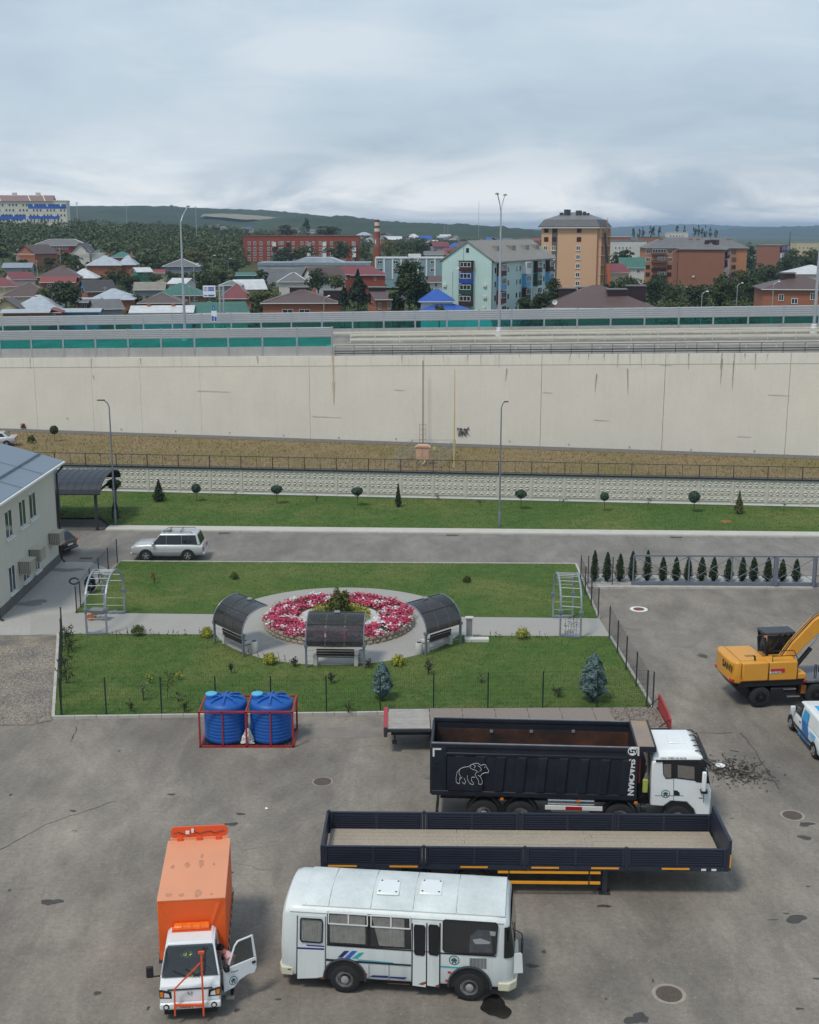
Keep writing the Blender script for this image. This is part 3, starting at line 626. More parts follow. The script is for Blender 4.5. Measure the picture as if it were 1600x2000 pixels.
F_GOLDC = foliage('gold_conifer', (.045, .06, .022), (.13, .13, .05)); F_LILAC = foliage('dark_twig', (.035, .03, .025), (.07, .06, .05)); F_PALE = foliage('pale_leaf', (.10, .14, .06), (.24, .28, .14))
BARK = mat('bark', (.09, .07, .05), .9, var=.3, vs=4, bump=.5)
def cone_plant(name, label, cat, base, h, w, m, n=1500, ls=.06, group=None, tip=1.0, up=.5, bulge=.12):
    r = empty(name, base, random.uniform(0, 6), label, cat, group)
    t = rng.uniform(0, 1, n) ** .8; prof = np.minimum((1 - t) ** tip, (t + .02) / bulge) ; ang = rng.uniform(0, 6.283, n)
    lump = 1 + .18 * np.sin(ang * 5 + t * 17) + .12 * np.sin(ang * 3 - t * 29)
    rad = w / 2 * prof * lump * rng.uniform(.55, 1.05, n) ** .6
    P = np.stack([rad * np.cos(ang), rad * np.sin(ang), .06 + t * (h - .06)], 1); Nr = np.stack([np.cos(ang), np.sin(ang), np.full(n, up)], 1)
    leaves('foliage', P, ls, m, r, Nr, .55)
    core = [(w * .02, .02)] + [(w / 2 * .62 * min((1 - q) ** tip, (q + .02) / bulge), .06 + q * h * .95) for q in (.05, .15, .3, .5, .7, .85, .97)]
    MB().lathe(core, 9).build('inner_growth', m, r, smooth=True); MB().tube([(0, 0, -.05), (0, 0, h * .3)], max(.02, w * .05), 6).build('stem', BARK, r)
    return r
def shrub(name, label, base, w, h, m, n=500, ls=.05, cat='shrub', group=None, z0=.15):
    r = empty(name, base, random.uniform(0, 6), label, cat, group); v = ball(n); v[:, 2] = np.abs(v[:, 2]) * 1.3 - .3
    lump = 1 + .2 * np.sin(v[:, 0] * 6 + v[:, 1] * 5) ; P = v * rng.uniform(.55, 1.05, (n, 1)) * lump[:, None] * np.array([w / 2, w / 2, h / 1.6]); P[:, 2] += h * .42
    leaves('foliage', P, ls, m, r, v); MB().tube([(0, 0, -.05), (0, 0, h * .5)], .02, 5).build('stem', BARK, r); return r
def topiary(label, base, ptop, rad, m, flat, group):
    h = zat(ptop, base.y); r = empty('topiary_tree', base, 0, label, 'topiary tree', group)
    MB().tube([(0, 0, -.05), (.03, 0, h * .4), (0, 0, h)], .025, 6).build('trunk', BARK, r)
    v = ball(1100)
    if flat: v[:, 2] = np.where(v[:, 2] < 0, v[:, 2] * 1.0 * np.maximum(0, 1 - np.hypot(v[:, 0], v[:, 1]) * .3), v[:, 2] * .55)
    P = v * rng.uniform(.85, 1.02, (1100, 1)) * rad; P[:, 2] += h; leaves('crown', P, .05, m, r, v)
    MB().lathe([(.02, h - rad * .75), (rad * .55, h - rad * .45), (rad * .85, h), (rad * .6, h + rad * (.32 if flat else .6)), (.02, h + rad * (.45 if flat else .85))], 12).build('inner_growth', m, r, smooth=True)
    return r
def sapling(label, base, h, w, m, n=60, stems=1, cat='sapling', ls=.05, name='sapling', group=None, low=.35):
    r = empty(name, base, random.uniform(0, 6), label, cat, group); mb = MB(); P = []
    for s_ in range(stems):
        tip = Vector((random.uniform(-.3, .3) * w, random.uniform(-.3, .3) * w, h * random.uniform(.8, 1))); mb.tube([(0, 0, -.03), tip * .5 + Vector((random.uniform(-.03, .03), 0, 0)), tip], [.016, .012, .006], 5)
        for k in range(max(3, int(7 / stems) + 2)):
            q = tip * random.uniform(low, .95); e = q + Vector((random.uniform(-.5, .5) * w, random.uniform(-.5, .5) * w, random.uniform(.05, .25) * h)); mb.tube([q, e], [.008, .004], 4)
            for _ in range(n // stems // 6): P.append(q.lerp(e, random.uniform(.3, 1.1)) + Vector([random.gauss(0, .05) for _ in '123']))
    mb.build('stem', BARK, r)
    if P: leaves('foliage', np.array([tuple(p) for p in P]), ls, m, r)
    return r
Gd = lambda px, py: at(px, py, LZ)
# trees along the patterned fence
GB = 'small trees along the patterned fence'
cone_plant('conifer', 'dark green conifer on the lawn strip left of the ball trees', 'conifer', Gd(311, 979), zat(937, at(311, 979).y), 1.15, F_DARK, 1800, .07, GB, 1.0)
cone_plant('conifer', 'narrow dark conifer on the lawn strip left of the middle lamp post', 'conifer', Gd(778, 990), zat(945, at(778, 990).y), .62, F_DARK, 1400, .055, GB, 1.0)
cone_plant('conifer', 'yellowish conifer on the lawn strip at the right', 'conifer', Gd(1443, 1003), zat(960, at(1443, 1003).y), .85, F_GOLDC, 1500, .06, GB, 1.0)
for px, py, pt, rad, fl, lab in ((384, 979, 956, .38, 0, 'ball topiary tree just right of the dark conifer'), (541, 984, 957, .47, 1, 'mushroom shaped topiary tree second from the left'), (698, 988, 961, .47, 1, 'mushroom shaped topiary tree left of the narrow conifer'), (1017, 995, 966, .47, 1, 'mushroom shaped topiary tree right of the middle lamp post'), (1180, 998, 972, .34, 0, 'small ball topiary tree with a pale trunk'), (1355, 1000, 973, .47, 0, 'bushy ball topiary tree left of the yellowish conifer')):
    topiary(lab, Gd(px, py), pt, rad, F_BALL, fl, GB)
for i, (px, py, h) in enumerate(((459, 979, .9), (620, 985, .8), (855, 978, .6), (938, 988, .5), (1100, 988, .6), (1265, 994, .9), (1531, 1006, .9))):
    sapling('thin young sapling on the lawn strip ' + ('between the first and second topiary trees', 'between the two left mushroom topiary trees', 'right of the narrow conifer', 'left of the middle lamp post', 'between the mushroom topiary and the small ball tree', 'left of the bushy ball topiary', 'right of the yellowish conifer')[i], Gd(px, py), h, .5, F_BALL if i % 2 else F_PALE, 40, group=GB)
blot('bare_red_soil', 1418, 1021, .45, .35, mat('red_soil', (.36, .12, .05), .9), .106, seed=13)
# garden shrubs
GS = 'garden shrubs'
for px, py, w, m, lab in ((528, 1297, .75, F_YEL, 'round yellow green shrub left of the middle shelter'), (778, 1299, .7, F_YEL, 'round yellow green shrub right of the middle shelter'), (270, 1241, .75, F_OLIVE, 'brownish yellow shrub beside the path by the left arch'), (1020, 1247, .78, F_YEL, 'yellow shrub beside the path left of the right arch'), (405, 1244, .7, F_YEL, 'yellow green shrub beside the left shelter'), (458, 1131, .5, F_OLIVE, 'small olive shrub on the left of the back lawn'), (912, 1137, .5, F_OLIVE, 'small olive shrub on the right of the back lawn')):
    shrub('shrub', lab, Gd(px, py), w, w * .75, m, 700, .045, group=GS)
cone_plant('blue_spruce', 'smaller blue grey juniper behind the fence left of the flatbed', 'conifer', Gd(747, 1366), zat(1293, at(747, 1366).y), 1.15, F_BLUE, 4200, .05, 'blue junipers', .55, .9, .35)
cone_plant('blue_spruce', 'big blue grey juniper in the right front corner of the lawn', 'conifer', Gd(1158, 1369), zat(1277, at(1158, 1369).y), 1.55, F_BLUE, 6500, .055, 'blue junipers', .55, .9, .35)
for px, py, h, w, m, st, lab in ((302, 1140, .75, .4, F_RED, 3, 'red leaved sapling on the back lawn'), (280, 1368, .9, .7, F_PALE, 5, 'pale leafy shrub left of the blue tanks'), (327, 1365, 1.75, .9, F_OLIVE, 1, 'thin young tree with sparse leaves left of the blue tanks'), (349, 1328, .5, .3, F_YEL, 2, 'tiny yellow conifer behind the thin young tree'), (349, 1370, .5, .3, F_PALE, 3, 'small silver green plant left of the blue tanks'), (293, 1335, .45, .35, F_YEL, 3, 'small yellow leaved shrub on the left lawn'), (452, 1315, .6, .3, F_LILAC, 4, 'dark twiggy plant left of the middle shelter on the lawn'), (647, 1335, .6, .35, F_LILAC, 5, 'dark twiggy plant below the middle shelter'), (837, 1317, .85, .5, F_LILAC, 6, 'dark feathery shrub between the two blue junipers near the paving'), (681, 1393, .55, .4, F_MID, 4, 'small dark shrub beside the fence left of the smaller juniper'), (940, 1334, .45, .45, F_PALE, 4, 'pale green seedling on the right front lawn'), (1090, 1362, .45, .7, F_MID, 6, 'low dark spreading shrub left of the big juniper'), (255, 1390, .5, .4, F_MID, 4, 'dark seedling by the fence left of the tanks'), (360, 1390, .5, .5, F_MID, 4, 'dark seedling by the fence beside the tank crate'), (575, 1302, .4, .5, F_LILAC, 6, 'dark twigs at the paving edge left of the middle shelter'), (720, 1305, .5, .4, F_LILAC, 5, 'dark twigs at the right post of the middle shelter')):
    sapling(lab, Gd(px, py), h, w, m, 90 * max(1, st // 2), st, 'plant', .045, group='young plants on the lawn')
for i, (px, py) in enumerate(((127, 1255), (133, 1275), (128, 1310), (131, 1335), (140, 1270))):
    sapling('dark bushy plant along the left garden fence, ' + ('farthest', 'second', 'third', 'nearest', 'right of the second')[i] + ' of the row', Gd(px, py), random.uniform(.6, 1.0), .7, F_MID, 200, 5, 'plant', .06, group='plants along the left fence')
def edge_twigs(pts, label):
    r = empty('edge_plants', (0, 0, 0), 0, label, 'plants'); mb = MB(); P = []
    for a, b in zip(pts[:-1], pts[1:]):
        n = int((b - a).length / .22)
        for i in range(n):
            if random.random() < .35: continue
            p = a.lerp(b, i / n) + Vector((random.uniform(-.1, .1), random.uniform(-.1, .1), 0)); h = random.uniform(.1, .45); q = p + Vector((random.uniform(-.08, .08), 0, h)); mb.tube([p, q], [.012, .005], 4); P += [tuple(p.lerp(q, random.random()) + Vector([random.gauss(0, .04) for _ in '123'])) for _ in range(9)]
    tag(mb.build('stems', BARK, r), kind='stuff'); leaves('foliage', np.array(P), .035, F_LILAC, r, kind='stuff'); return r
edge_twigs([Gd(220, 1240), Gd(405, 1242)], 'row of small dark twigs at the path edge by the left arch'); edge_twigs([Gd(950, 1245), Gd(1090, 1246)], 'row of small dark twigs at the path edge by the right arch')
edge_twigs([C0 + Vector((RP * math.cos(t), RP * math.sin(t), LZ)) for t in np.linspace(R(225), R(252), 6)] + [], 'row of dark twigs at the front edge of the round paving')
# thuja row
tops = (100, 110, 120, 105, 100, 137, 137, 140, 138, 138, 145, 137, 137, 140, 150, 150)
ordn = 'first second third fourth fifth sixth seventh eighth ninth tenth eleventh twelfth thirteenth fourteenth fifteenth sixteenth'.split()
for i, (zx, zt_) in enumerate(zip((345, 416, 487, 556, 640, 726, 800, 868, 943, 1010, 1092, 1170, 1232, 1312, 1392, 1470), tops)):
    b = at(1040 + .35 * zx, 1136.5); cone_plant('thuja', f'dark columnar thuja, {ordn[i]} from the left in the row behind the gate', 'thuja', b, zat(1040 + .35 * zt_, b.y), .70 + random.uniform(-.07, .08), F_THUJA, 1500, .055, 'thuja row behind the sliding gate', .62, 1.2, .22)
# ================================================================== flower bed
fb = empty('flower_bed', C0 + Vector((0, 0, LZ)), 0, 'round flower bed of red and white petunias with a stone block edge', 'flower bed')
M_STONE = mat('split_stone', (.30, .26, .20), .9, var=.25, vs=3, bump=.8, bs=18, fine=.2)
ns = 62; bw = 2 * math.pi * RB / ns
sm = MB().add([(-bw * .47, 0, 0), (bw * .47, 0, 0), (bw * .43, -.28, .0), (-bw * .43, -.28, .0), (-bw * .45, -.03, .19), (bw * .45, -.03, .19), (bw * .42, -.26, .19), (-bw * .42, -.26, .19), (-.04, .05, .09), (.05, .06, .1)],
              [(3, 2, 1, 0), (4, 5, 6, 7), (0, 1, 9, 8), (1, 5, 9), (5, 4, 8, 9), (4, 0, 8), (1, 2, 6, 5), (2, 3, 7, 6), (3, 0, 4, 7)]).mesh('edge_stone', M_STONE)
for row in (0, 1):
    for k in range(ns):
        t = 2 * math.pi * (k + .5 * row) / ns; rr_ = RB - .05 * row; inst('edge_stone', sm, fb, (rr_ * math.cos(t), rr_ * math.sin(t), row * .195), t - math.pi / 2 + random.uniform(-.05, .05))
MB().lathe([(RB - .3, .30), (2.35, .36), (2.30, .33)], 48).build('soil', mat('bed_soil', (.06, .045, .03), .95, var=.3), fb); MB().lathe([(2.32, .335), (.02, .37)], 40).build('gravel_ring', mat('white_gravel', (.52, .51, .48), .9, var=.2, vs=5, bump=1, bs=30, fine=.3), fb)
def bed_points(n, r0, r1, z0, z1):
    r = np.sqrt(rng.uniform(r0 ** 2, r1 ** 2, n)); t = rng.uniform(0, 6.283, n); return np.stack([r * np.cos(t), r * np.sin(t), rng.uniform(z0, z1, n)], 1)
cl = bed_points(620, 2.45, 4.1, .40, .54); kind_ = (np.sin(cl[:, 0] * 3.1 + 1) * np.sin(cl[:, 1] * 3.7) + rng.normal(size=620) * .45) > .62
tag(leaves('petunia_leaves', bed_points(5200, 2.4, 4.1, .33, .50), .06, foliage('petunia_leaf', (.03, .07, .015), (.09, .15, .04)), fb), kind='stuff')
def blooms(cs, m, name):
    P = (cs[:, None, :] + rng.normal(size=(len(cs), 20, 3)) * np.array([.13, .13, .05])).reshape(-1, 3); n = np.tile([0, -.2, 1.0], (len(P), 1)); tag(leaves(name, P, .062, m, fb, n, .9), kind='stuff')
blooms(cl[~kind_], foliage('red_petals', (.24, .008, .034), (.66, .10, .20), .6), 'red_flowers'); blooms(cl[kind_], foliage('white_petals', (.60, .46, .50), (.80, .76, .77), .6), 'white_flowers')
P = bed_points(4200, .1, 1.75, .38, .72); tag(leaves('low_shrubs', P, .06, F_YEL, fb), kind='stuff')
r = shrub('centre_shrub', 'bushy olive shrub in the middle of the flower bed', C0 + Vector((0, .1, LZ + .3)), 1.35, 1.5, F_OLIVE, 1900, .075, 'shrub'); 
# ================================================================== shelters with benches
M_POLY = glass('smoked_polycarbonate', (.13, .125, .13), .5, .15); M_WOOD = mat('dark_brown_slat', (.045, .028, .02), .6, var=.25, vs=5); M_BLOCK = mat('white_block', (.56, .54, .50), .8, var=.08, vs=2)
def shelter(label, pa, pb):
    c = (pa + pb) / 2; d = pb - pa; r = empty('bench_shelter', Vector((c.x, c.y, LZ)), math.atan2(d.y, d.x), label, 'shelter', 'curved shelters round the flower bed'); w = d.length / 2
    zb, R1, R2 = 1.18, 1.42, 1.30; arc = lambda t: (R1 - R1 * math.cos(t) - .06, zb + R2 * math.sin(t))
    ts = [R(97) * k / 14 for k in range(15)]
    for x in (-w, w):
        MB().bar((x, 0, 0), (x, 0, zb + .05), .10).build('post', GREYP, r); MB().box(x - .09, x + .09, -.09, .09, zb - .08, zb + .06).build('post_cap', GREYP, r)
    for x in (-w, -w / 3, w / 3, w): MB().tube([(x, *arc(t)) for t in ts], .035 if abs(x) == w else .02, 6).build('roof_rib', GREYP if abs(x) == w else DGREY, r)
    for k in (0, 7, 14): MB().bar((-w, *arc(ts[k])), (w, *arc(ts[k])), .05).build('roof_rail', DGREY, r)
    for i in range(3):
        x0, x1 = -w + i * 2 * w / 3 + .03, -w + (i + 1) * 2 * w / 3 - .03
        for k0, k1 in ((0, 5), (5, 10), (10, 14)):
            m_ = MB(); pts = [arc(t) for t in ts[k0:k1 + 1]]; n = len(pts)
            m_.add([(x0, y, z) for y, z in pts] + [(x1, y, z) for y, z in pts], [(j, j + 1, j + 1 + n, j + n) for j in range(n - 1)]); m_.build('roof_panel', M_POLY, r, smooth=True, recalc=False, ang=80)
    y, z = arc(ts[13]); MB().box(-.14, .14, y - .1, y + .1, z + .02, z + .1).build('light_box', STEEL, r)
    for x in (-w + .42, w - .42): MB().box(x - .1, x + .1, .25, .78, 0, .62).build('bench_block', M_BLOCK, r, bevel=.02)
    for k in range(4): MB().box(-w + .3, w - .3, .30 + k * .12, .40 + k * .12, .45, .49).build('seat_slat', M_WOOD, r)
    for k in range(3): MB().box(-w + .5, w - .5, .21 - k * .02, .25 - k * .02, .58 + k * .13, .68 + k * .13).build('back_slat', M_WOOD, r)
    for z_ in (.32, .62, .92): MB().bar((-w, 0, z_), (w, 0, z_), .014).build('wire', STEEL, r)
    return r
shelter('middle curved shelter with a bench in front of the flower bed', Gd(598.6, 1304), Gd(711, 1305.5)); shelter('left curved shelter with a bench beside the flower bed', Gd(420, 1256), Gd(476, 1283)); shelter('right curved shelter with a bench beside the flower bed', Gd(832, 1280), Gd(899, 1258))
def bin_(label, px, py, h, w=.4, grey=False):
    r = empty('litter_bin', Gd(px, py), 0, label, 'litter bin', 'white bins round the flower bed'); MB().lathe([(w * .45, 0), (w * .5, .04), (w * .5, h - .05), (w * .42, h)], 14).build('body', M_BLOCK, r, smooth=True); MB().lathe([(w * .36, h - .03), (w * .34, h + .012)], 12).build('inner_liner', DGREY, r); return r
bin_('white round litter bin beside the left shelter', 497, 1274, .62); bin_('white round litter bin beside the right shelter', 819, 1277, .62); bin_('white square litter bin at the right post of the middle shelter', 708, 1293, .62, .5)
r = empty('information_pillar', Gd(916.5, 1246), 0, 'grey and white pillar on the path right of the right shelter', 'pillar'); MB().box(-.2, .2, -.12, .12, 0, .12).build('plinth', M_BLOCK, r); MB().box(-.16, .16, -.1, .1, .12, 1.1).build('grey_panel', mat('pillar_grey', (.24, .24, .25), .5), r); MB().box(-.22, .22, -.14, .14, 1.1, 1.2).build('cap', M_BLOCK, r, bevel=.02)
r = empty('concrete_step', Gd(935, 1252), 0, 'pale concrete step at the path edge beside the grey pillar', 'step'); MB().box(-.75, .55, -.2, .25, -.05, .16).build('slab', M_BLOCK, r, bevel=.01); MB().box(-.3, .3, .25, .4, -.05, .1).build('lower_slab', M_BLOCK, r)
# ================================================================== arches
def arch(label, fl, bl, fr, br):
    r = empty('garden_arch', (fl + br) / 2, 0, label, 'arch', 'steel arches over the garden path'); c = r.location.copy(); hz = 3.12 - LZ; out = []
    for f, b in ((fl, bl), (fr, br)):
        f, b = f - c, b - c; ln = (b - f); pts = []
        for k in range(21):
            t = math.pi * k / 20; q = f + ln * (.5 - .5 * math.cos(t)); pts.append(Vector((q.x, q.y, 1.35 + (hz - 1.35) * math.sin(t) ** .85)))
        pts = [Vector((f.x, f.y, 0))] + pts + [Vector((b.x, b.y, 0))]; m_ = MB()
        for p, q in zip(pts[:-1], pts[1:]): m_.bar(p, q + (q - p) * .02, .12, .09, up=(1, 0, 0))
        m_.build('arch_frame', mat('arch_paint', (.27, .31, .35), .4, .2, var=.08), r); out.append(pts)
        for e in (f, b): MB().box(e.x - .12, e.x + .12, e.y - .1, e.y + .1, 1.28, 1.44).build('joint_collar', GREYP, r)
    for k in (2, 4, 6, 8, 10, 11, 13, 15, 17, 19): MB().tube([out[0][k], out[1][k]], .022, 6).build('rung', STEEL, r)
    for z in (.45, .9):
        for e in (0, -1): MB().tube([out[0][e] + Vector((0, 0, z)), out[1][e] + Vector((0, 0, z))], .016, 6).build('rung', STEEL, r)
    for e in (0, -1): MB().bar(out[0][e] + Vector((0, 0, .04)), out[1][e] + Vector((0, 0, .04)), .3, .09).build('foot_beam', GREYP, r)
    return r
arch('grey blue steel arch over the path at the left end', Gd(170, 1239), Gd(205, 1197), Gd(209, 1238), Gd(244, 1197)); arch('grey blue steel arch over the path at the right end', Gd(1094, 1242), Gd(1080, 1205), Gd(1134, 1245), Gd(1118, 1205))
# climbing plant on the right arch and wheelbarrow under the left one
b = Gd(1114, 1243); r = empty('climbing_plant', b, 0, 'sparse climbing plant on the wires of the right arch', 'climber'); m_ = MB()
for k in range(5): x = -.3 + k * .15; m_.tube([(x, .05, 0), (x + .05, .05, .5), (x + random.uniform(-.1, .1), .05, 1.1)], .008, 4)
m_.build('stem', BARK, r); leaves('foliage', np.stack([rng.uniform(-.35, .35, 60), rng.uniform(0, .1, 60), rng.uniform(0, 1.1, 60)], 1), .045, F_LILAC, r)
b = at(193, 1210, LZ); r = empty('wheelbarrow', b, R(165), 'grey wheelbarrow with two orange wheels under the left arch', 'wheelbarrow'); m_ = MB()
m_.loft([[(-.32, -.2, .34), (.28, -.2, .34), (.28, .2, .34), (-.32, .2, .34)], [(-.5, -.33, .64), (.48, -.31, .6), (.48, .31, .6), (-.5, .33, .64)]]).build('tray', mat('barrow_grey', (.22, .23, .22), .5, .3), r)
for y in (-.22, .22):
    MB().tube([(.5, y * .9, .18), (0, y, .32), (-.6, y, .42), (-1.0, y * 1.1, .6)], .018, 6).build('handle', STEEL, r); MB().tube([(-.3, y, .32), (-.36, y, 0)], .016, 5).build('leg', STEEL, r)
    w_ = MB().lathe([(.10, -.035), (.17, -.045), (.185, 0), (.17, .045), (.10, .035)], 14, (.42, y * 1.1, .18), 1).build('wheel', mat('orange_wheel', (.42, .12, .05), .7), r, smooth=True); MB().lathe([(.04, -.03), (.1, 0), (.04, .03)], 10, (.42, y * 1.1, .18), 1).build('hub', RUBBER, w_)
# ================================================================== mesh fences and the gate
M_FP = mat('green_black_post', (.012, .028, .028), .5, var=.15)
def mesh_panel(w, h, m, nv=None):
    mb = MB(); nv = nv or max(4, int(w / .10))
    for k in range(nv + 1): x = w * k / nv; mb.add([(x - .0022, 0, 0), (x + .0022, 0, 0), (x + .0022, 0, h), (x - .0022, 0, h), (x, -.0022, 0), (x, .0022, 0), (x, .0022, h), (x, -.0022, h)], [(0, 1, 2, 3), (4, 5, 6, 7)])
    nh = int(h / .2)
    for k in range(nh + 1): z = h * k / nh; mb.add([(0, 0, z - .003), (w, 0, z - .003), (w, 0, z + .003), (0, 0, z + .003), (0, -.003, z), (w, -.003, z), (w, .003, z), (0, .003, z)], [(0, 1, 2, 3), (4, 5, 6, 7)])
    return mb.mesh('mesh_panel', m, recalc=False)
def fence(label, pts, h, z0=LZ, m=M_FP, last=True, heights=None):
    r = empty('mesh_fence', (0, 0, 0), 0, label, 'fence', 'mesh fences round the garden'); pm_ = MB().box(-.03, .03, -.03, .03, -.05, h + .06).mesh('post', m)
    for i, p in enumerate(pts):
        if i < len(pts) - 1 or last: inst('post', pm_, r, (p.x, p.y, z0), 0)
        if i < len(pts) - 1:
            d = pts[i + 1] - p; inst('mesh_panel', mesh_panel(d.length, h, m), r, (p.x, p.y, z0 + .04), math.atan2(d.y, d.x))
    return r
fence('dark green mesh fence along the front of the garden', [Gd(120, 1396), Gd(208, 1395), Gd(316, 1394), Gd(422, 1393), Gd(530, 1392), Gd(638, 1391), Gd(743, 1389.5), Gd(847, 1387), Gd(953, 1384), Gd(1060, 1382), Gd(1166, 1381), Gd(1263, 1379.5)], 1.72)
fence('dark mesh fence along the right side of the front lawn', [Gd(1190, 1245), Gd(1206, 1275), Gd(1223, 1308), Gd(1242.5, 1341), Gd(1263.5, 1380), Gd(1275, 1383)], 1.72, m=DGREY)
fence('dark mesh fence along the left side of the front lawn', [Gd(121, 1396), Gd(120, 1362), Gd(120.5, 1330), Gd(121, 1300), Gd(121.5, 1272), Gd(122, 1247)], 1.72, m=DGREY)
fence('dark mesh fence along the right side of the back lawn', [Gd(1134, 1140), Gd(1143, 1161), Gd(1155, 1182), Gd(1168.5, 1206)], 1.7, m=DGREY)
fence('short dark mesh fence left of the sliding gate', [at(1134, 1139), at(1148.5, 1140), at(1196, 1142.5), at(1236, 1143)], 1.75, 0, DGREY)
fence('dark mesh fence between the paved apron and the back lawn', [Gd(150, 1197), Gd(158, 1186), Gd(177, 1160), Gd(194, 1137.5), Gd(212, 1116), Gd(229.5, 1098)], 1.55, m=DGREY)
# sliding gate
g0, g1 = at(1236, 1143), at(1592, 1145.5); gd = g1 - g0; gl = gd.length
r = empty('sliding_gate', g0, math.atan2(gd.y, gd.x), 'grey steel sliding gate frame with cross braces in front of the thuja row', 'gate'); gh = zat(1085, g0.y)
xs = [0, gl * .305, gl * .54, gl * .77, gl]
MB().bar((0, 0, gh), (gl + 1.0, 0, gh), .10).build('top_rail', GREYP, r); MB().bar((-.1, 0, .16), (gl + .2, 0, .16), .14, .2).build('bottom_beam', GREYP, r)
for x in xs: MB().bar((x, 0, .2), (x, 0, gh), .08).build('upright', GREYP, r)
for a, b in zip(xs[:-1], xs[1:]):
    MB().bar((a, .03, .28), (b, .03, gh - .05), .035).build('brace', GREYP, r); MB().bar((a, -.03, gh - .05), (b, -.03, .28), .035).build('brace', GREYP, r)
for x in (gl * .77 + .12, gl * .985): MB().bar((x, -.18, 0), (x, -.18, gh + .1), .16).build('guide_post', GREYP, r)
MB().bar((0, .25, .62), (gl + .6, .25, .62), .03).build('rear_rail', DGREY, r)
# ================================================================== office building on the left
BX = -23.36
def atX(px, py, X=BX): d = ray(px, py); return Vector((0, 0, H)) + d * (X / d.x)
M_STUC = mat('cream_stucco', (.56, .53, .46), .85, var=.05, vs=.6, fine=.04, streak=.06); M_ROOFB = mat('grey_blue_roof', (.19, .235, .285), .4, .15, var=.12, vs=.5); M_SOCLE = mat('grey_socle', (.13, .125, .12), .8, var=.15)
Y0, Y1, EH = 66.6, 79.2, 6.75
ob = empty('office_building', (BX, Y0, 0), 0, 'cream two storey office building with a grey blue metal roof', 'building')
MB().box(-16, 0, 0, Y1 - Y0, .0, EH).build('wall', M_STUC, ob); MB().box(-16.0, .05, -.05, Y1 - Y0 + .05, -.05, .62).build('socle', M_SOCLE, ob)
sl_ = .285; m_ = MB(); o_ = .55
for y0_, y1_ in ((-o_, Y1 - Y0 + .45),):
    pts = [(o_, EH - .02), (-8, EH - .02 + (8 + o_) * sl_), (-16 - o_, EH - .02)]; m_.prism(pts + [(-16 - o_, EH + .10), (-8, EH + .14 + (8 + o_) * sl_), (o_, EH + .12)], 1, y0_, y1_)
rf = m_.build('roof', M_ROOFB, ob)
for k in range(1, 3): y = (Y1 - Y0) * k / 3; MB().bar((o_, y, EH + .13), (-8, y, EH + .15 + (8 + o_) * sl_), .03, .05).build('roof_seam', M_ROOFB, rf)
MB().bar((-.9, -o_, EH + .20 + .4), (-.9, Y1 - Y0 + .4, EH + .20 + .4), .03, .18).build('snow_guard', M_ROOFB, rf)
MB().bar((o_ + .06, -o_, EH + .02), (o_ + .06, Y1 - Y0 + .45, EH + .02), .14, .12).build('gutter', PVC, ob); MB().prism([(o_ - .02, EH - .02), (o_ - .02, EH - .06), (0, EH - .06), (0, EH - .02)], 1, -o_, Y1 - Y0 + .45).build('soffit', PVC, ob)
PIPE = mat('brown_pipe', (.035, .028, .026), .5)
for y in (Y1 - Y0 + .1, -.1): MB().tube([(o_ + .05, y, EH), (o_, y, EH - .25), (.14, y, EH - .7), (.14, y, .25), (.35, y, .05)], .07, 8).build('downpipe', PIPE, ob)
def bwin(y0, y1, z0, z1):
    f = MB(); x = .02
    for a in ((y0, y0 + .06), (y1 - .06, y1), ((y0 + y1) / 2 - .04, (y0 + y1) / 2 + .04)): f.box(-.06, x, a[0], a[1], z0, z1)
    f.box(-.06, x, y0, y1, z0, z0 + .06); f.box(-.06, x, y0, y1, z1 - .06, z1); w_ = f.build('window', PVC, ob)
    MB().box(-.04, .006, y0 + .05, y1 - .05, z0 + .05, z1 - .05).build('pane', WINGL, w_); MB().box(0, .16, y0 - .06, y1 + .06, z0 - .10, z0 - .02).build('sill', PVC, w_)
for xa, xb, ya, yb in ((9, 24, 995, 1051), (36.5, 50, 975, 1029), (56, 70, 961, 1013), (17, 30, 1103, 1158), (44, 57, 1093, 1135), (66, 77, 1072, 1117)):
    a, b = atX(xa, (ya + yb) / 2), atX(xb, (ya + yb) / 2); c = atX((xa + xb) / 2, yb); t_ = atX((xa + xb) / 2, ya); yy = [a.y, b.y]; bwin(min(yy) - Y0, max(yy) - Y0, c.z, t_.z)
M_AC = mat('ac_cream', (.50, .47, .38), .7, var=.06)
for (xa, xb, ya, yb, lab) in ((31, 64, 1086, 1117, 'nearest of the three cream air conditioner cages on the office wall'), (56, 79, 1067, 1089, 'middle cream air conditioner cage on the office wall'), (94, 117, 1035, 1057, 'farthest cream air conditioner cage on the office wall, near the corner')):
    c = atX((xa + xb) / 2 - 6, (ya + yb) / 2 + 3); r = empty('air_conditioner', (BX, c.y, c.z), 0, lab, 'air conditioner', 'air conditioners on the office wall')
    MB().box(.06, .70, -.5, .5, -.36, .32).build('casing', mat('ac_casing_grey', (.26, .245, .21), .7), r, bevel=.02)  # casing in a darker grey than the cream cage bars
    for k in range(9): MB().box(.71, .74, -.5 + k * .115, -.46 + k * .115, -.38, .36).build('cage_bar', M_AC, r)
    for k in range(6): MB().box(.08 + k * .115, .11 + k * .115, -.55, -.52, -.38, .36).build('cage_bar', M_AC, r)
    MB().box(.0, .76, -.56, .56, .365, .40).build('cage_top', M_AC, r); MB().box(0, .76, -.56, .56, -.42, -.38).build('cage_floor', M_AC, r)
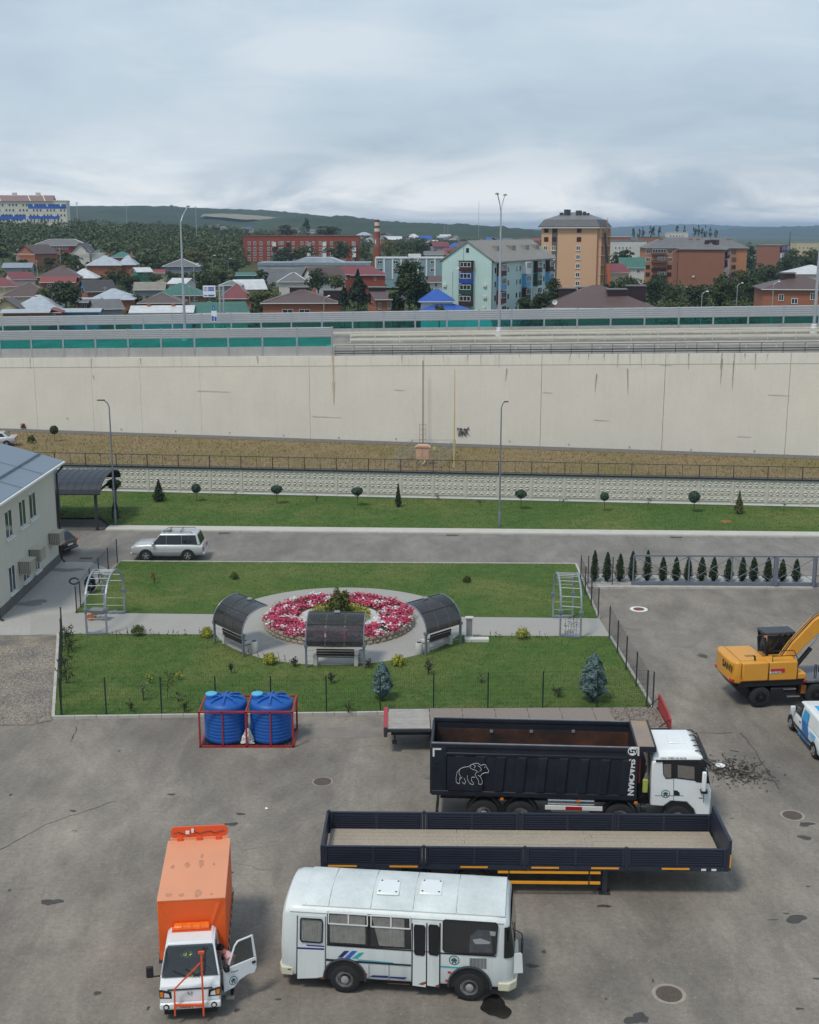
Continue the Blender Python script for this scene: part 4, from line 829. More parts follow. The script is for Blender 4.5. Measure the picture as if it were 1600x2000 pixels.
# black garbage hose / bag on the mesh fence
b = at(166, 1158, .06); r = empty('black_hose', b, 0, 'black hose loop hanging on the mesh fence beside the paved apron', 'hose')
MB().tube([(-.62 + .28 * math.cos(t), .1 * math.sin(t), .75 + .16 * math.sin(t)) for t in np.linspace(.3, 2 * math.pi - .3, 18)], .05, 7).build('loop', BLACK, r); shrubm = ball(260); leaves('dark_cloth', shrubm * np.array([.3, .25, .45]) + np.array([.35, 0, .6]), .1, mat('dark_blue_cloth', (.015, .02, .035), .8), r)
# ================================================================== carport
b = at(190, 1036); r = empty('carport', b, 0, 'dark grey curved roof carport behind the office building', 'carport'); zf = zat(963, b.y); yb_ = 6.0; zt_ = zat(930, b.y + 4.2)
M_CPR = mat('carport_tile', (.035, .04, .05), .45, .1, var=.2, vs=3); pts = []
for k in range(13): t = math.pi * k / 12; pts.append((-.3 + (yb_ + .6) * (.5 - .5 * math.cos(t)), zf + 1.0 * math.sin(t) ** .9))
m_ = MB(); n = len(pts); m_.add([(x, y, z) for x in (-14, .45) for y, z in pts] + [(x, y, z - .09) for x in (-14, .45) for y, z in pts], [(i, i + 1, i + 1 + n, i + n) for i in range(n - 1)] + [(2 * n + i, 2 * n + i + n, 2 * n + i + 1 + n, 2 * n + i + 1) for i in range(n - 1)] + [(n + i, n + i + 1, 3 * n + i + 1, 3 * n + i) for i in range(n - 1)] + [(n - 1, 2 * n - 1, 4 * n - 1, 3 * n - 1), (0, n, 3 * n, 2 * n)])
rf = m_.build('roof', M_CPR, r)
for k in range(26): x = -13.6 + k * .55; MB().tube([(x, y, z + .008) for y, z in pts], .014, 4).build('roof_rib', M_CPR, rf)
for x in (0, -4.5, -9):
    for y in (.05, yb_ - .1): MB().bar((x, y, 0), (x, y, zf - .02), .2 if y < 1 else .26).build('post', GREYP if y > 1 else DGREY, r)
    MB().bar((x, .05, zf - .08), (x, yb_ - .1, zf - .08), .12).build('beam', DGREY, r); MB().tube([(x, y, z - .14) for y, z in pts], .05, 6).build('arch_beam', DGREY, r)
b = at(226, 1018, .1); cone_plant('thuja', 'dark green clipped thuja beside the carport post', 'thuja', b, 1.5, .7, F_THUJA, 900, .06, None, .5, 1, .2); topiary('dark clipped ball tree beside the carport roof', at(226, 1012, .1), 947, .55, F_THUJA, 1, GB)
# small plants below the wall at far left
for px, py, h, lab in ((107, 862, 1.4, 'small ball topped tree below the retaining wall at the left'), (62, 866, .9, 'green bush below the retaining wall beside the silver sedan'), (47, 838, .7, 'reddish weed at the foot of the retaining wall')):
    (topiary(lab, at(px, py, .08), py - 21, .45, F_MID, 0, None) if 'ball' in lab else shrub('bush', lab, at(px, py, .08), h, h * .9, F_OLIVE if 'green' in lab else F_RED, 300, .09, 'bush'))
# manholes
M_IRON = mat('cast_iron', (.115, .09, .075), .75, .2, var=.25, vs=8, bump=.6, bs=40); M_RIM = mat('manhole_ring', (.30, .265, .22), .9, var=.2, vs=4)
for px, py, rr_, ring, lab, m2 in ((630, 1527, .36, .42, 'manhole cover in the yard left of the dump truck', M_RIM), (1548, 1593, .36, .46, 'manhole cover at the right edge of the yard', M_RIM), (1307, 1942, .38, .5, 'manhole cover in the right foreground', M_RIM), (1248, 1190, .32, .52, 'rusty manhole cover in a white painted ring near the gate', PVC)):
    r = empty('manhole', at(px, py), 0, lab, 'manhole', 'manholes in the yard'); MB().lathe([(ring, .0), (ring, .012), (rr_ + .02, .014), (rr_ + .02, .006)], 28).build('ring', m2, r)
    lid = MB().lathe([(rr_, 0), (rr_, .016), (.01, .018)], 28).build('lid', mat('rusty_lid', (.20, .06, .04), .8) if 'rusty' in lab else M_IRON, r)
    for k in range(5): x = -.2 + k * .1; MB().box(x - .02, x + .02, -.2, .2, .017, .024).build('lid_rib', M_IRON, lid)
for px, py, lab in ((438, 1041.5, 'road drain grate by the kerb behind the silver SUV'), (883, 1045.5, 'road drain grate by the kerb near the middle lamp post'), (1321, 1049.5, 'road drain grate by the kerb on the right'), (168, 1090.5, 'dark road drain near the office corner')):
    r = empty('drain_grate', at(px, py), R(-1.5), lab, 'drain grate', 'drain grates along the kerb'); MB().box(-.42, .42, -.22, .22, 0, .012).build('frame', M_IRON, r); [MB().box(-.36 + k * .12, -.32 + k * .12, -.17, .17, .012, .02).build('bar', BLACK, r) for k in range(7)]
# ================================================================== vehicles
ALLOY = mat('alloy_rim', (.42, .43, .44), .35, .6, var=.15, vs=5); RIMW = mat('dusty_rim', (.34, .33, .32), .6, .2, var=.2, vs=5)
def wheel(parent, x, y, r, w, rim=ALLOY, side=-1, style='spoke', rr=.62, name='wheel'):
    t = MB().lathe([(r * rr, -w / 2), (r * .9, -w / 2), (r * .98, -w * .40), (r, -w * .2), (r, w * .2), (r * .98, w * .40), (r * .9, w / 2), (r * rr, w / 2)], 26, (x, y, r), 1).build(name, RUBBER, parent, smooth=True)
    yo = y + side * w / 2; m_ = MB()
    if style == 'spoke':
        m_.lathe([(r * rr, -side * .01), (r * rr * .93, side * .012), (r * rr * .86, -side * .03)], 24, (x, yo, r), 1); k = 5
        for i in range(k):
            a = 2 * math.pi * i / k + .3; m_.bar((x + .04 * math.cos(a), yo, r + .04 * math.sin(a)), (x + r * rr * .9 * math.cos(a), yo, r + r * rr * .9 * math.sin(a)), .03, r * .17, up=(-math.sin(a), 0, math.cos(a)))
        m_.lathe([(r * .14, -side * .02), (r * .12, side * .02), (.005, side * .025)], 12, (x, yo, r), 1)
        MB().lathe([(r * rr * .98, -side * .04), (.01, -side * .045)], 18, (x, yo, r), 1).build('brake_disc', BLACK, t)
    else:
        m_.lathe([(r * rr, 0), (r * rr * .92, -side * .03), (r * rr * .80, side * .005), (r * rr * .45, -side * .05), (r * rr * .40, side * .03), (r * .1, side * .05), (.004, side * .05)], 24, (x, yo, r), 1)
        h = MB()
        for i in range(6): a = 2 * math.pi * i / 6 + .2; h.lathe([(r * .075, 0), (.004, side * .004)], 8, (x + r * rr * .66 * math.cos(a), yo - side * .012, r + r * rr * .66 * math.sin(a)), 1)
        h.build('rim_holes', BLACK, t)
    m_.build('rim', rim, t, smooth=True); return t
def decal(root, pts, y0, y1, name, m, ax=1, parent=None, org=(0, 0), sc=1.0, bevel=0, plane=None):   # a flat piece on a thing's side, outlined where the photo shows it
    P = [on(root, org[0] + sc * a, org[1] + sc * b, ax, plane if plane is not None else y0) for a, b in pts]
    q = [(p.x, p.z) if ax == 1 else (p.y, p.z) if ax == 0 else (p.x, p.y) for p in P]
    return MB().prism(q, ax, min(y0, y1), max(y0, y1)).build(name, m, parent or root, bevel=bevel)
def ribbon(root, strokes, y, w, m, name, org, sc, ax=1):
    mb = MB()
    for st in strokes:
        P = [on(root, org[0] + sc * a, org[1] + sc * b, ax, y) for a, b in st]
        for a, b in zip(P[:-1], P[1:]): mb.bar(a, b, w, w * .5, up=(0, 0, 1) if abs((b - a).normalized().z) < .95 else (1, 0, 0))
    return mb.build(name, m, root)
def car_shell(root, st, m, name='body', bevel=.0):
    rings = []
    for x, w, zb, zt in st:
        h = zt - zb; rings.append([(x, s_ * a * w, zb + b * h) for s_, lst in ((-1, ((.86, 0), (.97, .10), (1, .42), (.99, .72), (.95, .93), (.86, 1.0))), (1, ((.86, 1.0), (.95, .93), (.99, .72), (1, .42), (.97, .10), (.86, 0)))) for a, b in lst])
    return MB().loft(rings).build(name, m, root, smooth=True, ang=50)
def cabin(root, b, t, m, panes, name='cabin', wf=None, wr=None, glassm=DGLASS):      # b: (x0,x1,w,z) base, t: the same for the roof
    q = lambda x0, x1, w, z: [(x0, -w, z), (x1, -w, z), (x1, w, z), (x0, w, z)]
    lerp = lambda f: tuple(b[i] + (t[i] - b[i]) * f for i in range(4))
    rings = [q(*b), q(*lerp(.5)), q(*lerp(.93)), q(t[0] + .06, t[1] - .06, t[2] - .07, t[3] + .012)]
    o = MB().loft(rings).build(name, m, root, bevel=.05)
    for (x0, x1, x2, x3, f0, f1) in panes:           # corner x at sill (x0,x1) and at the top (x2,x3)
        for s_ in (-1, 1):
            wa, wb_ = lerp(f0), lerp(f1); y0, y1 = s_ * (wa[2] + .012), s_ * (wb_[2] + .012)
            MB().add([(x0, y0, wa[3]), (x1, y0, wa[3]), (x3, y1, wb_[3]), (x2, y1, wb_[3]), (x0, y0 * .96, wa[3]), (x1, y0 * .96, wa[3]), (x3, y1 * .96, wb_[3]), (x2, y1 * .96, wb_[3])], [(0, 1, 2, 3), (4, 7, 6, 5), (0, 4, 5, 1), (2, 6, 7, 3), (1, 5, 6, 2), (0, 3, 7, 4)]).build('side_window', glassm, root)
    for i, e in ((1, .015), (0, -.015)):
        a, c = lerp(.06), lerp(.88); MB().add([(a[i] + e, -a[2] * .92, a[3]), (a[i] + e, a[2] * .92, a[3]), (c[i] + e, c[2] * .9, c[3]), (c[i] + e, -c[2] * .9, c[3]), (a[i] - e * 3, -a[2] * .92, a[3]), (a[i] - e * 3, a[2] * .92, a[3]), (c[i] - e * 3, c[2] * .9, c[3]), (c[i] - e * 3, -c[2] * .9, c[3])], [(0, 1, 2, 3), (4, 7, 6, 5), (0, 4, 5, 1), (2, 6, 7, 3), (1, 5, 6, 2), (0, 3, 7, 4)]).build('windscreen' if i else 'rear_window', glassm, root)
    return o
def arches(root, xs, w, r, h=.02):
    for x in xs:
        for s_ in (-1, 1):
            MB().prism([(x + r * math.cos(t), max(.22, r * .86 + r * math.sin(t))) for t in np.linspace(-.5, math.pi + .5, 20)], 1, s_ * (w - .04), s_ * (w + h)).build('wheel_arch', BLACK, root)
SILV = mat('silver_paint', (.54, .55, .56), .32, .3, var=.05, coat=.6); BLKP = mat('black_car_paint', (.008, .008, .01), .15, .1, var=.1, coat=.9)
# silver off-road car
b0, b1 = at(368, 1096), at(287, 1096); hd = math.atan2(b1.y - b0.y, b1.x - b0.x); nl = Vector((-math.sin(hd), math.cos(hd), 0))
suv = empty('suv', (b0 + b1) / 2 - nl * .86 * 1, hd, 'silver off-road car with roof rails parked on the road', 'car')
car_shell(suv, [(-2.42, .80, .55, 1.0), (-2.36, .90, .42, 1.12), (-1.5, .96, .36, 1.16), (0, .97, .34, 1.16), (.9, .97, .36, 1.16), (1.3, .96, .38, 1.16), (2.05, .94, .40, 1.10), (2.32, .88, .42, 1.02), (2.42, .80, .46, .90)], SILV)
cabin(suv, (-2.25, 1.12, .90, 1.12), (-2.0, .42, .76, 1.86), SILV, [(.05, .98, .05, .46, .06, .88), (-.98, .03, -.98, .03, .06, .88), (-2.04, -1.0, -1.92, -1.0, .08, .88)])
arches(suv, (-1.38, 1.42), .955, .46); [wheel(suv, x, s_ * .86, .385, .26, ALLOY, s_) for x in (-1.38, 1.42) for s_ in (-1, 1)]
for s_ in (-1, 1):
    MB().tube([(-1.7, s_ * .66, 1.90), (-1.6, s_ * .66, 1.97), (.1, s_ * .66, 1.97), (.25, s_ * .66, 1.88)], .022, 6).build('roof_rail', DGREY, suv); MB().box(-2.44, -2.30, s_ * .76 - .12, s_ * .76 + .12, .74, .98).build('tail_light', REDL, suv, bevel=.03)
    MB().box(2.26, 2.42, s_ * .66 - .16, s_ * .66 + .16, .80, .95).build('headlight', LAMPW, suv, bevel=.03); MB().box(.82, 1.0, s_ * 1.02 - .1, s_ * 1.02 + .1, 1.12, 1.3).build('mirror', SILV, suv, bevel=.03); MB().box(-1.0, 1.0, s_ * .98 - .02, s_ * .98 + .02, .56, .66).build('side_moulding', mat('grey_moulding', (.25, .25, .25), .5), suv)
for x in (-.9, -.1): MB().bar((x, -.68, 1.98), (x, .68, 1.98), .05, .03).build('roof_bar', DGREY, suv)
MB().box(2.3, 2.5, -.8, .8, .40, .58).build('front_bumper', SILV, suv, bevel=.05); MB().box(-2.52, -2.34, -.84, .84, .42, .60).build('rear_bumper', SILV, suv, bevel=.05); MB().box(-.2, .38, -.3, .3, 1.872, 1.882).build('sunroof', DGLASS, suv)
# black hatchback at the office corner
bl = empty('car', at(118, 1087) + Vector((-1.35, 1.35, 0)), R(158), 'black car with red tail light half hidden behind the office corner', 'car')
car_shell(bl, [(-2.05, .72, .5, .92), (-1.98, .84, .36, 1.02), (-1.2, .90, .3, 1.04), (.6, .90, .3, 1.0), (1.5, .88, .32, .92), (2.1, .7, .4, .7)], BLKP)
cabin(bl, (-1.95, 1.05, .84, .99), (-1.4, .2, .66, 1.52), BLKP, [(-.1, .8, -.1, .2, .1, .84), (-1.4, -.2, -1.2, -.2, .1, .84)])
arches(bl, (-1.25, 1.35), .89, .37); [wheel(bl, x, s_ * .80, .32, .21, ALLOY, s_) for x in (-1.25, 1.35) for s_ in (-1, 1)]
for s_ in (-1, 1): MB().box(-2.08, -1.86, s_ * .72 - .16, s_ * .72 + .13, .84, .98).build('tail_light', mat('bright_red_lens', (.7, .03, .03), .2), bl, bevel=.03)
MB().box(-2.085, -2.05, -.26, .26, .66, .78).build('number_plate', PVC, bl); MB().box(-2.14, -1.98, -.8, .8, .36, .54).build('rear_bumper', BLKP, bl, bevel=.05)
# silver saloon far left
sd_ = empty('car', at(22, 873, .1) + Vector((-1.9, .8, 0)), R(188), 'silver saloon car below the wall at the left edge', 'car')
car_shell(sd_, [(-2.2, .72, .5, .98), (-2.1, .84, .36, 1.02), (-1.2, .88, .3, 1.0), (.8, .88, .3, .96), (1.8, .84, .34, .84), (2.15, .7, .42, .7)], SILV)
cabin(sd_, (-1.6, 1.15, .80, .95), (-.95, .3, .62, 1.44), SILV, [(-.05, .85, -.05, .28, .1, .85), (-1.15, -.12, -.85, -.12, .1, .85)])
arches(sd_, (-1.3, 1.35), .87, .36); [wheel(sd_, x, s_ * .79, .31, .2, ALLOY, s_) for x in (-1.3, 1.35) for s_ in (-1, 1)]
for s_ in (-1, 1): MB().box(-2.22, -2.08, s_ * .66 - .14, s_ * .66 + .14, .74, .9).build('tail_light', REDL, sd_, bevel=.03); MB().box(.7, .85, s_ * .93 - .08, s_ * .93 + .08, .98, 1.1).build('mirror', SILV, sd_, bevel=.03)
# white delivery van at the right edge
va = empty('delivery_van', (17.86, 49.62, 0), R(91.0), 'white delivery van with blue side graphics at the right edge', 'van')
car_shell(va, [(-2.28, .84, .36, 1.1), (-2.2, .90, .26, 1.15), (-1, .92, .24, 1.15), (.8, .92, .24, 1.12), (1.35, .90, .26, 1.06), (1.95, .82, .30, .90), (2.14, .66, .4, .72)], WHITE)
cabin(va, (-2.25, 1.45, .90, 1.08), (-2.18, .55, .78, 1.74), WHITE, [(.22, 1.30, .22, .70, .03, .86)])
arches(va, (-1.5, 1.48), .905, .38); [wheel(va, x, s_ * .82, .325, .21, ALLOY, s_) for x in (-1.5, 1.48) for s_ in (-1, 1)]
BLU1 = mat('decal_sky_blue', (.04, .32, .62), .4, var=.05); BLU2 = mat('decal_deep_blue', (.04, .07, .33), .4, col2=(.03, .25, .55), vs=1.2, var=.05)
MB().prism([(.05, .32), (-.85, .32), (-.80, .8), (-.62, 1.12), (.10, 1.12), (-.02, .7)], 1, .925, .932).build('blue_graphic', BLU2, va); MB().add([(.10, .928, 1.13), (-.62, .928, 1.13), (-.58, .85, 1.58), (-.02, .85, 1.58)], [(0, 1, 2, 3)]).build('blue_graphic', BLU1, va, recalc=False)
MB().prism([(.45, .30), (.15, .30), (-.05, .55), (.2, .6)], 1, .926, .931).build('blue_graphic', BLU1, va); MB().box(1.3, 1.75, -.3, .5, 1.06, 1.07).build('blue_graphic', BLU1, va); MB().box(-.9, -.1, -.3, .5, 1.755, 1.762).build('blue_graphic', BLU1, va)
MB().box(-1.15, 1.1, .915, .95, .46, .58).build('side_moulding', DGREY, va, bevel=.015)
for s_ in (-1, 1): MB().box(.95, 1.12, s_ * 1.0 - .1, s_ * 1.0 + .1, 1.08, 1.3).build('mirror', WHITE, va, bevel=.03); MB().box(-2.3, -2.16, s_ * .80 - .08, s_ * .8 + .08, .8, 1.15).build('tail_light', REDL, va, bevel=.03)
MB().box(.2, .34, .92, .945, .86, .90).build('door_handle', BLACK, va)
for k in range(5): MB().box(-1.6 + .02 * k, -1.0 + .1 * (k % 3), .905 - .02, .926 - .0, .95 - k * .07, .965 - k * .07).build('small_print', BLU1, va)
# ------------------------------------------------------------------ white bus
c0, c1 = at(675, 1937), at(918, 1953); hd = math.atan2(c1.y - c0.y, c1.x - c0.x); nl = Vector((-math.sin(hd), math.cos(hd), 0))
bus = empty('bus', c0 + nl * 1.16, hd, 'small white bus with curtains and a blue stripe emblem in the foreground', 'bus')
M_BUS = mat('bus_white', (.66, .70, .69), .38, var=.05, vs=.8, coat=.25, streak=.32, fine=.03); M_BUSR = mat('bus_roof_white', (.53, .58, .57), .5, var=.10, vs=.7, streak=0, fine=.07, col2=(.63, .67, .66))
BW = 1.225; xr, xf = on(bus, 549, 1880, 1, -BW).x, on(bus, 1002, 1920, 1, -BW).x
def bring(x, k, zt, sh=0.0, zb=.48):
    h = [(-BW + .05, zb), (-BW, zb + .1), (-BW, 1.4), (-BW, 2.46), (-BW + .03, 2.56), (-BW + .14, 2.66), (-BW + .38, 2.79), (-.42, 2.88), (0, 2.905)]
    pts = h + [(-y, z) for y, z in h[-2::-1]]; return [(x - sh * max(0, z - 1.45), y * k, zb + (z - zb) * (1 + (zt - 1) * max(0, (z - 1.6) / 1.3))) for y, z in pts]
MB().loft([bring(xr, .90, .93, -.06), bring(xr + .10, .965, .975, -.04), bring(xr + .32, 1, 1, -.01), bring(xr + .6, 1, 1), bring(2.0, 1, 1), bring(xf - .55, 1, 1), bring(xf - .22, .985, .985, .02), bring(xf - .06, .93, .95, .08), bring(xf, .86, .93, .11)]).build('body', M_BUS, bus, smooth=True, ang=35)
# roof skin, a few millimetres above the body, with its seams and hatches
ra = lambda y: (2.905 - .115 * (y / 1.1) ** 2 - .115 * (abs(y) / 1.1) ** 5) + .012
ys_ = [-1.09, -.95, -.75, -.5, -.25, 0, .25, .5, .75, .95, 1.09]; n = len(ys_); sx = [xr + .62] + [on(bus, 520 + .3375 * zx, 1660 + .3375 * zy, 1, -1.1).x for zx, zy in ((362, 322), (605, 342), (850, 358), (1100, 376))] + [xf - .25]
for a, b in zip(sx[:-1], sx[1:]):
    m_ = MB(); m_.add([(x, y, ra(y)) for x in (a + .012, b - .012) for y in ys_] + [(x, y, ra(y) - .03) for x in (a + .012, b - .012) for y in ys_], [(i, i + 1, i + 1 + n, i + n) for i in range(n - 1)] + [(i, i + n, i + 3 * n, i + 2 * n) for i in (0, n - 1)] + [(i, i + 2 * n, i + 1 + 2 * n, i + 1) for i in range(n - 1)] + [(n + i, n + i + 1, 3 * n + i + 1, 3 * n + i) for i in range(n - 1)]); m_.build('roof_panel', M_BUSR, bus, smooth=True)
for s_ in (-1, 1): MB().tube([(xr + .3, s_ * 1.21, 2.55), (xf - .3, s_ * 1.21, 2.55)], .028, 6).build('gutter', M_BUS, bus)
for zx in (712, 958):
    p = on(bus, 520 + .3375 * zx, 1660 + .3375 * 214, 2, 2.93); hb = MB().box(p.x - .33, p.x + .33, p.y - .40, p.y + .40, 2.87, 2.955).build('roof_hatch', mat('hatch_white', (.74, .77, .77), .4, var=.04), bus, bevel=.05)
    for sx_ in (-.24, .24):
        for sy_ in (-.3, .3): MB().lathe([(.03, 2.955), (.03, 2.965), (.005, 2.967)], 8, (p.x + sx_, p.y + sy_, 0)).build('bolt', BLACK, hb)
O_, S_ = (520, 1660), .3375
def bd(pts, name, m, y0=-BW - .004, y1=-BW - .012, parent=None, bevel=0): return decal(bus, pts, y0, y1, name, m, 1, parent, O_, S_, bevel)
def bwindow(pts, nm='window', curtain=None, clear=True):
    w_ = bd(pts, nm, mat('bus_interior', (.012, .012, .013), .7), -BW - .002, -BW - .006)
    if curtain:
        for (a, b, zt0, zb0, tie) in curtain:
            P0, P1 = on(bus, O_[0] + S_ * a, O_[1] + S_ * (zt0 + .062 * 0), 1, -BW), on(bus, O_[0] + S_ * b, O_[1] + S_ * zb0, 1, -BW); k = 22; m_ = MB(); vs_ = []
            for j in range(k + 1):
                f = j / k; x = P0.x + (P1.x - P0.x) * f; yo = -BW - .010 - .012 * (.5 + .5 * math.sin(j * 1.9)); xb_ = x if not tie else P0.x + (P1.x - P0.x) * (1 - (1 - f) * .55)
                vs_ += [(x, yo, P0.z), (xb_, yo, P1.z)]
            m_.add(vs_, [(2 * j, 2 * j + 2, 2 * j + 3, 2 * j + 1) for j in range(k)]); m_.build('curtain', mat('grey_curtain', (.50, .47, .43), .9, var=.25, vs=6), w_, recalc=False)
    pn = bd(pts, 'pane', glass('bus_glass', (.86, .87, .87), .97), -BW - .030, -BW - .034, w_); return w_
FRM = mat('window_frame_grey', (.40, .41, .41), .5, .3)
def rim(pts, wd, m, parent, y=-BW - .03):
    P = [on(bus, O_[0] + S_ * a, O_[1] + S_ * b, 1, y) for a, b in pts]; m_ = MB()
    for a, b in zip(P, P[1:] + P[:1]): m_.bar(a, b, .03, wd, up=(0, 0, 1) if abs((b - a).normalized().z) < .7 else (1, 0, 0))
    return m_.build('window_frame', m, parent)
bd([(186, 378), (340, 385), (338, 740), (180, 745)], 'rear_door', M_BUS, -BW - .001, -BW - .010, bevel=.004)
q = [(204, 397), (320, 404), (326, 420), (323, 533), (312, 538), (206, 530), (198, 515), (200, 402)]; w_ = bwindow(q, curtain=[(210, 318, 402, 532, 0)]); rim(q, .035, BLACK, w_)
bd([(352, 357), (838, 388), (840, 578), (352, 548)], 'window_band', BLACK, -BW - .001, -BW - .0015)
q = [(361, 363), (585, 377), (587, 556), (358, 540)]; w_ = bwindow(q, curtain=[(368, 575, 372, 545, 0)]); rim([(361, 363), (585, 377), (586, 440), (360, 426)], .03, PVC, w_); rim([(474, 372), (478, 372), (478, 432), (474, 432)], .02, PVC, w_)
q = [(606, 379), (834, 392), (835, 574), (606, 558)]; w_ = bwindow(q, curtain=[(612, 700, 388, 550, 1), (655, 800, 390, 562, 0)]); rim([(607, 380), (833, 393), (834, 458), (607, 444)], .03, PVC, w_); rim([(720, 388), (724, 388), (724, 450), (720, 450)], .02, PVC, w_)
for px0, a, b_ in ((0, 848, 930), (1, 932, 1010)):
    dr = bd([(a, 424 + px0 * 6), (b_, 430 + px0 * 6), (b_ - 4, 795), (a - 4, 784)], 'door_leaf', M_BUS, -BW - .002, -BW - .014, bevel=.004)
    q = [(a + 14, 434), (b_ - 18, 438), (b_ - 9, 450), (b_ - 12, 603), (b_ - 20, 612), (a + 18, 606), (a + 10, 596), (a + 8, 446)]; bd(q, 'pane', DGLASS, -BW - .016, -BW - .02, dr)
    rim(q, .018, BLACK, dr, -BW - .018)
for a in (846, 930, 1006): bd([(a - 3, 424), (a + 4, 424), (a + 1, 795), (a - 6, 795)], 'door_seal', BLACK, -BW - .003, -BW - .018)
q = [(1036, 405), (1330, 424), (1341, 440), (1330, 600), (1315, 612), (1035, 590), (1022, 575), (1024, 415)]; w_ = bwindow(q, 'driver_window')
bd([(1180, 500), (1225, 460), (1300, 468), (1312, 595), (1175, 592)], 'driver_seat', mat('grey_bag', (.12, .12, .14), .8, var=.4, vs=5), -BW - .008, -BW - .02, w_); bd([(1195, 520), (1240, 512), (1300, 535), (1290, 545), (1210, 545)], 'paper_bundle', PVC, -BW - .021, -BW - .026, w_); bd([(1295, 470), (1330, 475), (1325, 500), (1298, 495)], 'paper_bundle', PVC, -BW - .021, -BW - .026, w_)
rim(q, .022, BLACK, w_)
# wrap-round windscreen, bumpers, mirrors at the front
m_ = MB(); A0 = bring(xf - .30, .995, .99, .02); A1 = bring(xf - .05, .94, .955, .09); A2 = bring(xf + .012, .87, .935, .115)
z0, z1 = 1.45, 2.42; vs_ = []
for (x_, k, sh) in ((xf - .27, .998, .0), (xf - .16, .985, .05), (xf - .04, .945, .10), (xf + .02, .87, .115), (xf + .03, .4, .115), (xf + .03, -.4, .115), (xf + .02, -.87, .115), (xf - .04, -.945, .10), (xf - .27, -.998, 0)):
    for z in (z0, z1): vs_.append((x_ - sh * max(0, z - 1.45), -k * (BW + .012), z))
m_.add(vs_, [(2 * i, 2 * i + 2, 2 * i + 3, 2 * i + 1) for i in range(8)]).build('windscreen', DGLASS, bus, recalc=False)
M_CREAM = mat('cream_bumper', (.60, .58, .44), .6, var=.08, streak=.2)
MB().prism([(xf - .42, -BW - .03), (xf - .1, -BW - .03), (xf + .10, -BW + .18), (xf + .14, 0), (xf + .10, BW - .18), (xf - .1, BW + .03), (xf - .42, BW + .03)], 2, .40, .66).build('front_bumper', M_CREAM, bus, bevel=.03)
MB().prism([(xr + .36, -BW - .02), (xr + .02, -BW - .02), (xr - .08, -BW + .2), (xr - .08, BW - .2), (xr + .02, BW + .02), (xr + .36, BW + .02)], 2, .48, .74).build('rear_bumper', M_CREAM, bus, bevel=.03)
MB().tube([(xf - .05, -BW + .1, 2.35), (xf + .22, -BW - .05, 2.3), (xf + .26, -BW - .08, 2.1)], .018, 6).build('mirror_arm', BLACK, bus); MB().box(xf + .2, xf + .27, -BW - .2, -BW + .04, 1.75, 2.12).build('mirror', BLACK, bus, bevel=.03); MB().tube([(xf + .03, -.4, 1.5), (xf + .0, -.2, 2.0)], .015, 5).build('wiper', BLACK, bus)
MB().prism([(xf + .02, .95), (xf + .28, .98), (xf + .24, 1.62), (xf + .02, 1.55)], 1, -BW + .06, -BW + .10).build('open_flap', M_BUS, bus)
for zx, r_, x in ((465, .455, 0.0), (1180, .455, 3.62)):
    MB().prism([(x + .60 * math.cos(t), .50 + .60 * math.sin(t)) for t in np.linspace(-.12, math.pi + .12, 22)], 1, -BW - .006, -BW + .1).build('wheel_well', BLACK, bus)
    m_ = MB(); pts = [(x + .61 * math.cos(t), -BW - .02, .50 + .61 * math.sin(t)) for t in np.linspace(-.1, math.pi + .1, 20)]; m_.tube(pts, .035, 6); m_.build('arch_trim', DGREY, bus, smooth=True)
    wheel(bus, x, -BW + .12, r_, .29, RIMW, -1, 'dish', .60); wheel(bus, x, BW - .12, r_, .29, RIMW, 1, 'dish', .60)
NAVY = mat('decal_navy', (.025, .03, .16), .5); AZUR = mat('decal_blue', (.03, .13, .48), .5); TEALD = mat('decal_teal', (.02, .38, .42), .5)
for pts, m in (([(414, 623), (440, 623), (480, 585), (452, 585)], NAVY), ([(440, 641), (468, 643), (527, 585), (497, 585)], AZUR), ([(497, 629), (527, 630), (567, 594), (540, 596)], TEALD), ([(180, 563), (336, 570), (336, 580), (180, 573)], NAVY), ([(230, 548), (336, 555), (336, 563), (236, 556)], NAVY), ([(598, 736), (615, 726), (708, 730), (706, 742)], NAVY), ([(712, 742), (716, 734), (815, 738), (800, 750)], NAVY), ([(1010, 672), (1150, 680), (1152, 687), (1010, 680)], TEALD), ([(530, 634), (735, 652), (735, 656), (530, 640)], TEALD)):
    bd(pts, 'stripe_decal', m, -BW - .011, -BW - .0135)
bd([(346, 630), (838, 664), (838, 672), (346, 640)], 'side_moulding', BLACK, -BW - .002, -BW - .02); bd([(352, 546), (1012, 592), (1012, 598), (352, 553)], 'waist_moulding', BLACK, -BW - .002, -BW - .014); bd([(1010, 594), (1330, 613), (1330, 619), (1010, 601)], 'waist_moulding', BLACK, -BW - .002, -BW - .014)
for a in (594, 710): bd([(a, 664), (a + 3, 664), (a + 3, 770), (a, 768)], 'panel_gap', DGREY, -BW - .001, -BW - .004)
for pts in ([(178, 380), (183, 380), (178, 745), (173, 745)], [(343, 386), (347, 386), (345, 745), (341, 745)]): bd(pts, 'panel_gap', DGREY, -BW - .001, -BW - .012)
for a, b in ((135, 690), (575, 719), (1060, 708), (1046, 756)): bd([(a - 9, b - 5), (a + 9, b - 4), (a + 9, b + 5), (a - 9, b + 5)], 'side_marker', REDL, -BW - .002, -BW - .02)
gr_ = bd([(1178, 626), (1278, 630), (1276, 690), (1176, 684)], 'vent_grille', FRM, -BW - .002, -BW - .01)
for k in range(12): bd([(1180 + k * 8, 628), (1183 + k * 8, 628), (1183 + k * 8, 688), (1180 + k * 8, 688)], 'vent_slot', BLACK, -BW - .0105, -BW - .013, gr_)
RUSTM = mat('rust_patch', (.22, .09, .04), .9, var=.4, vs=9)
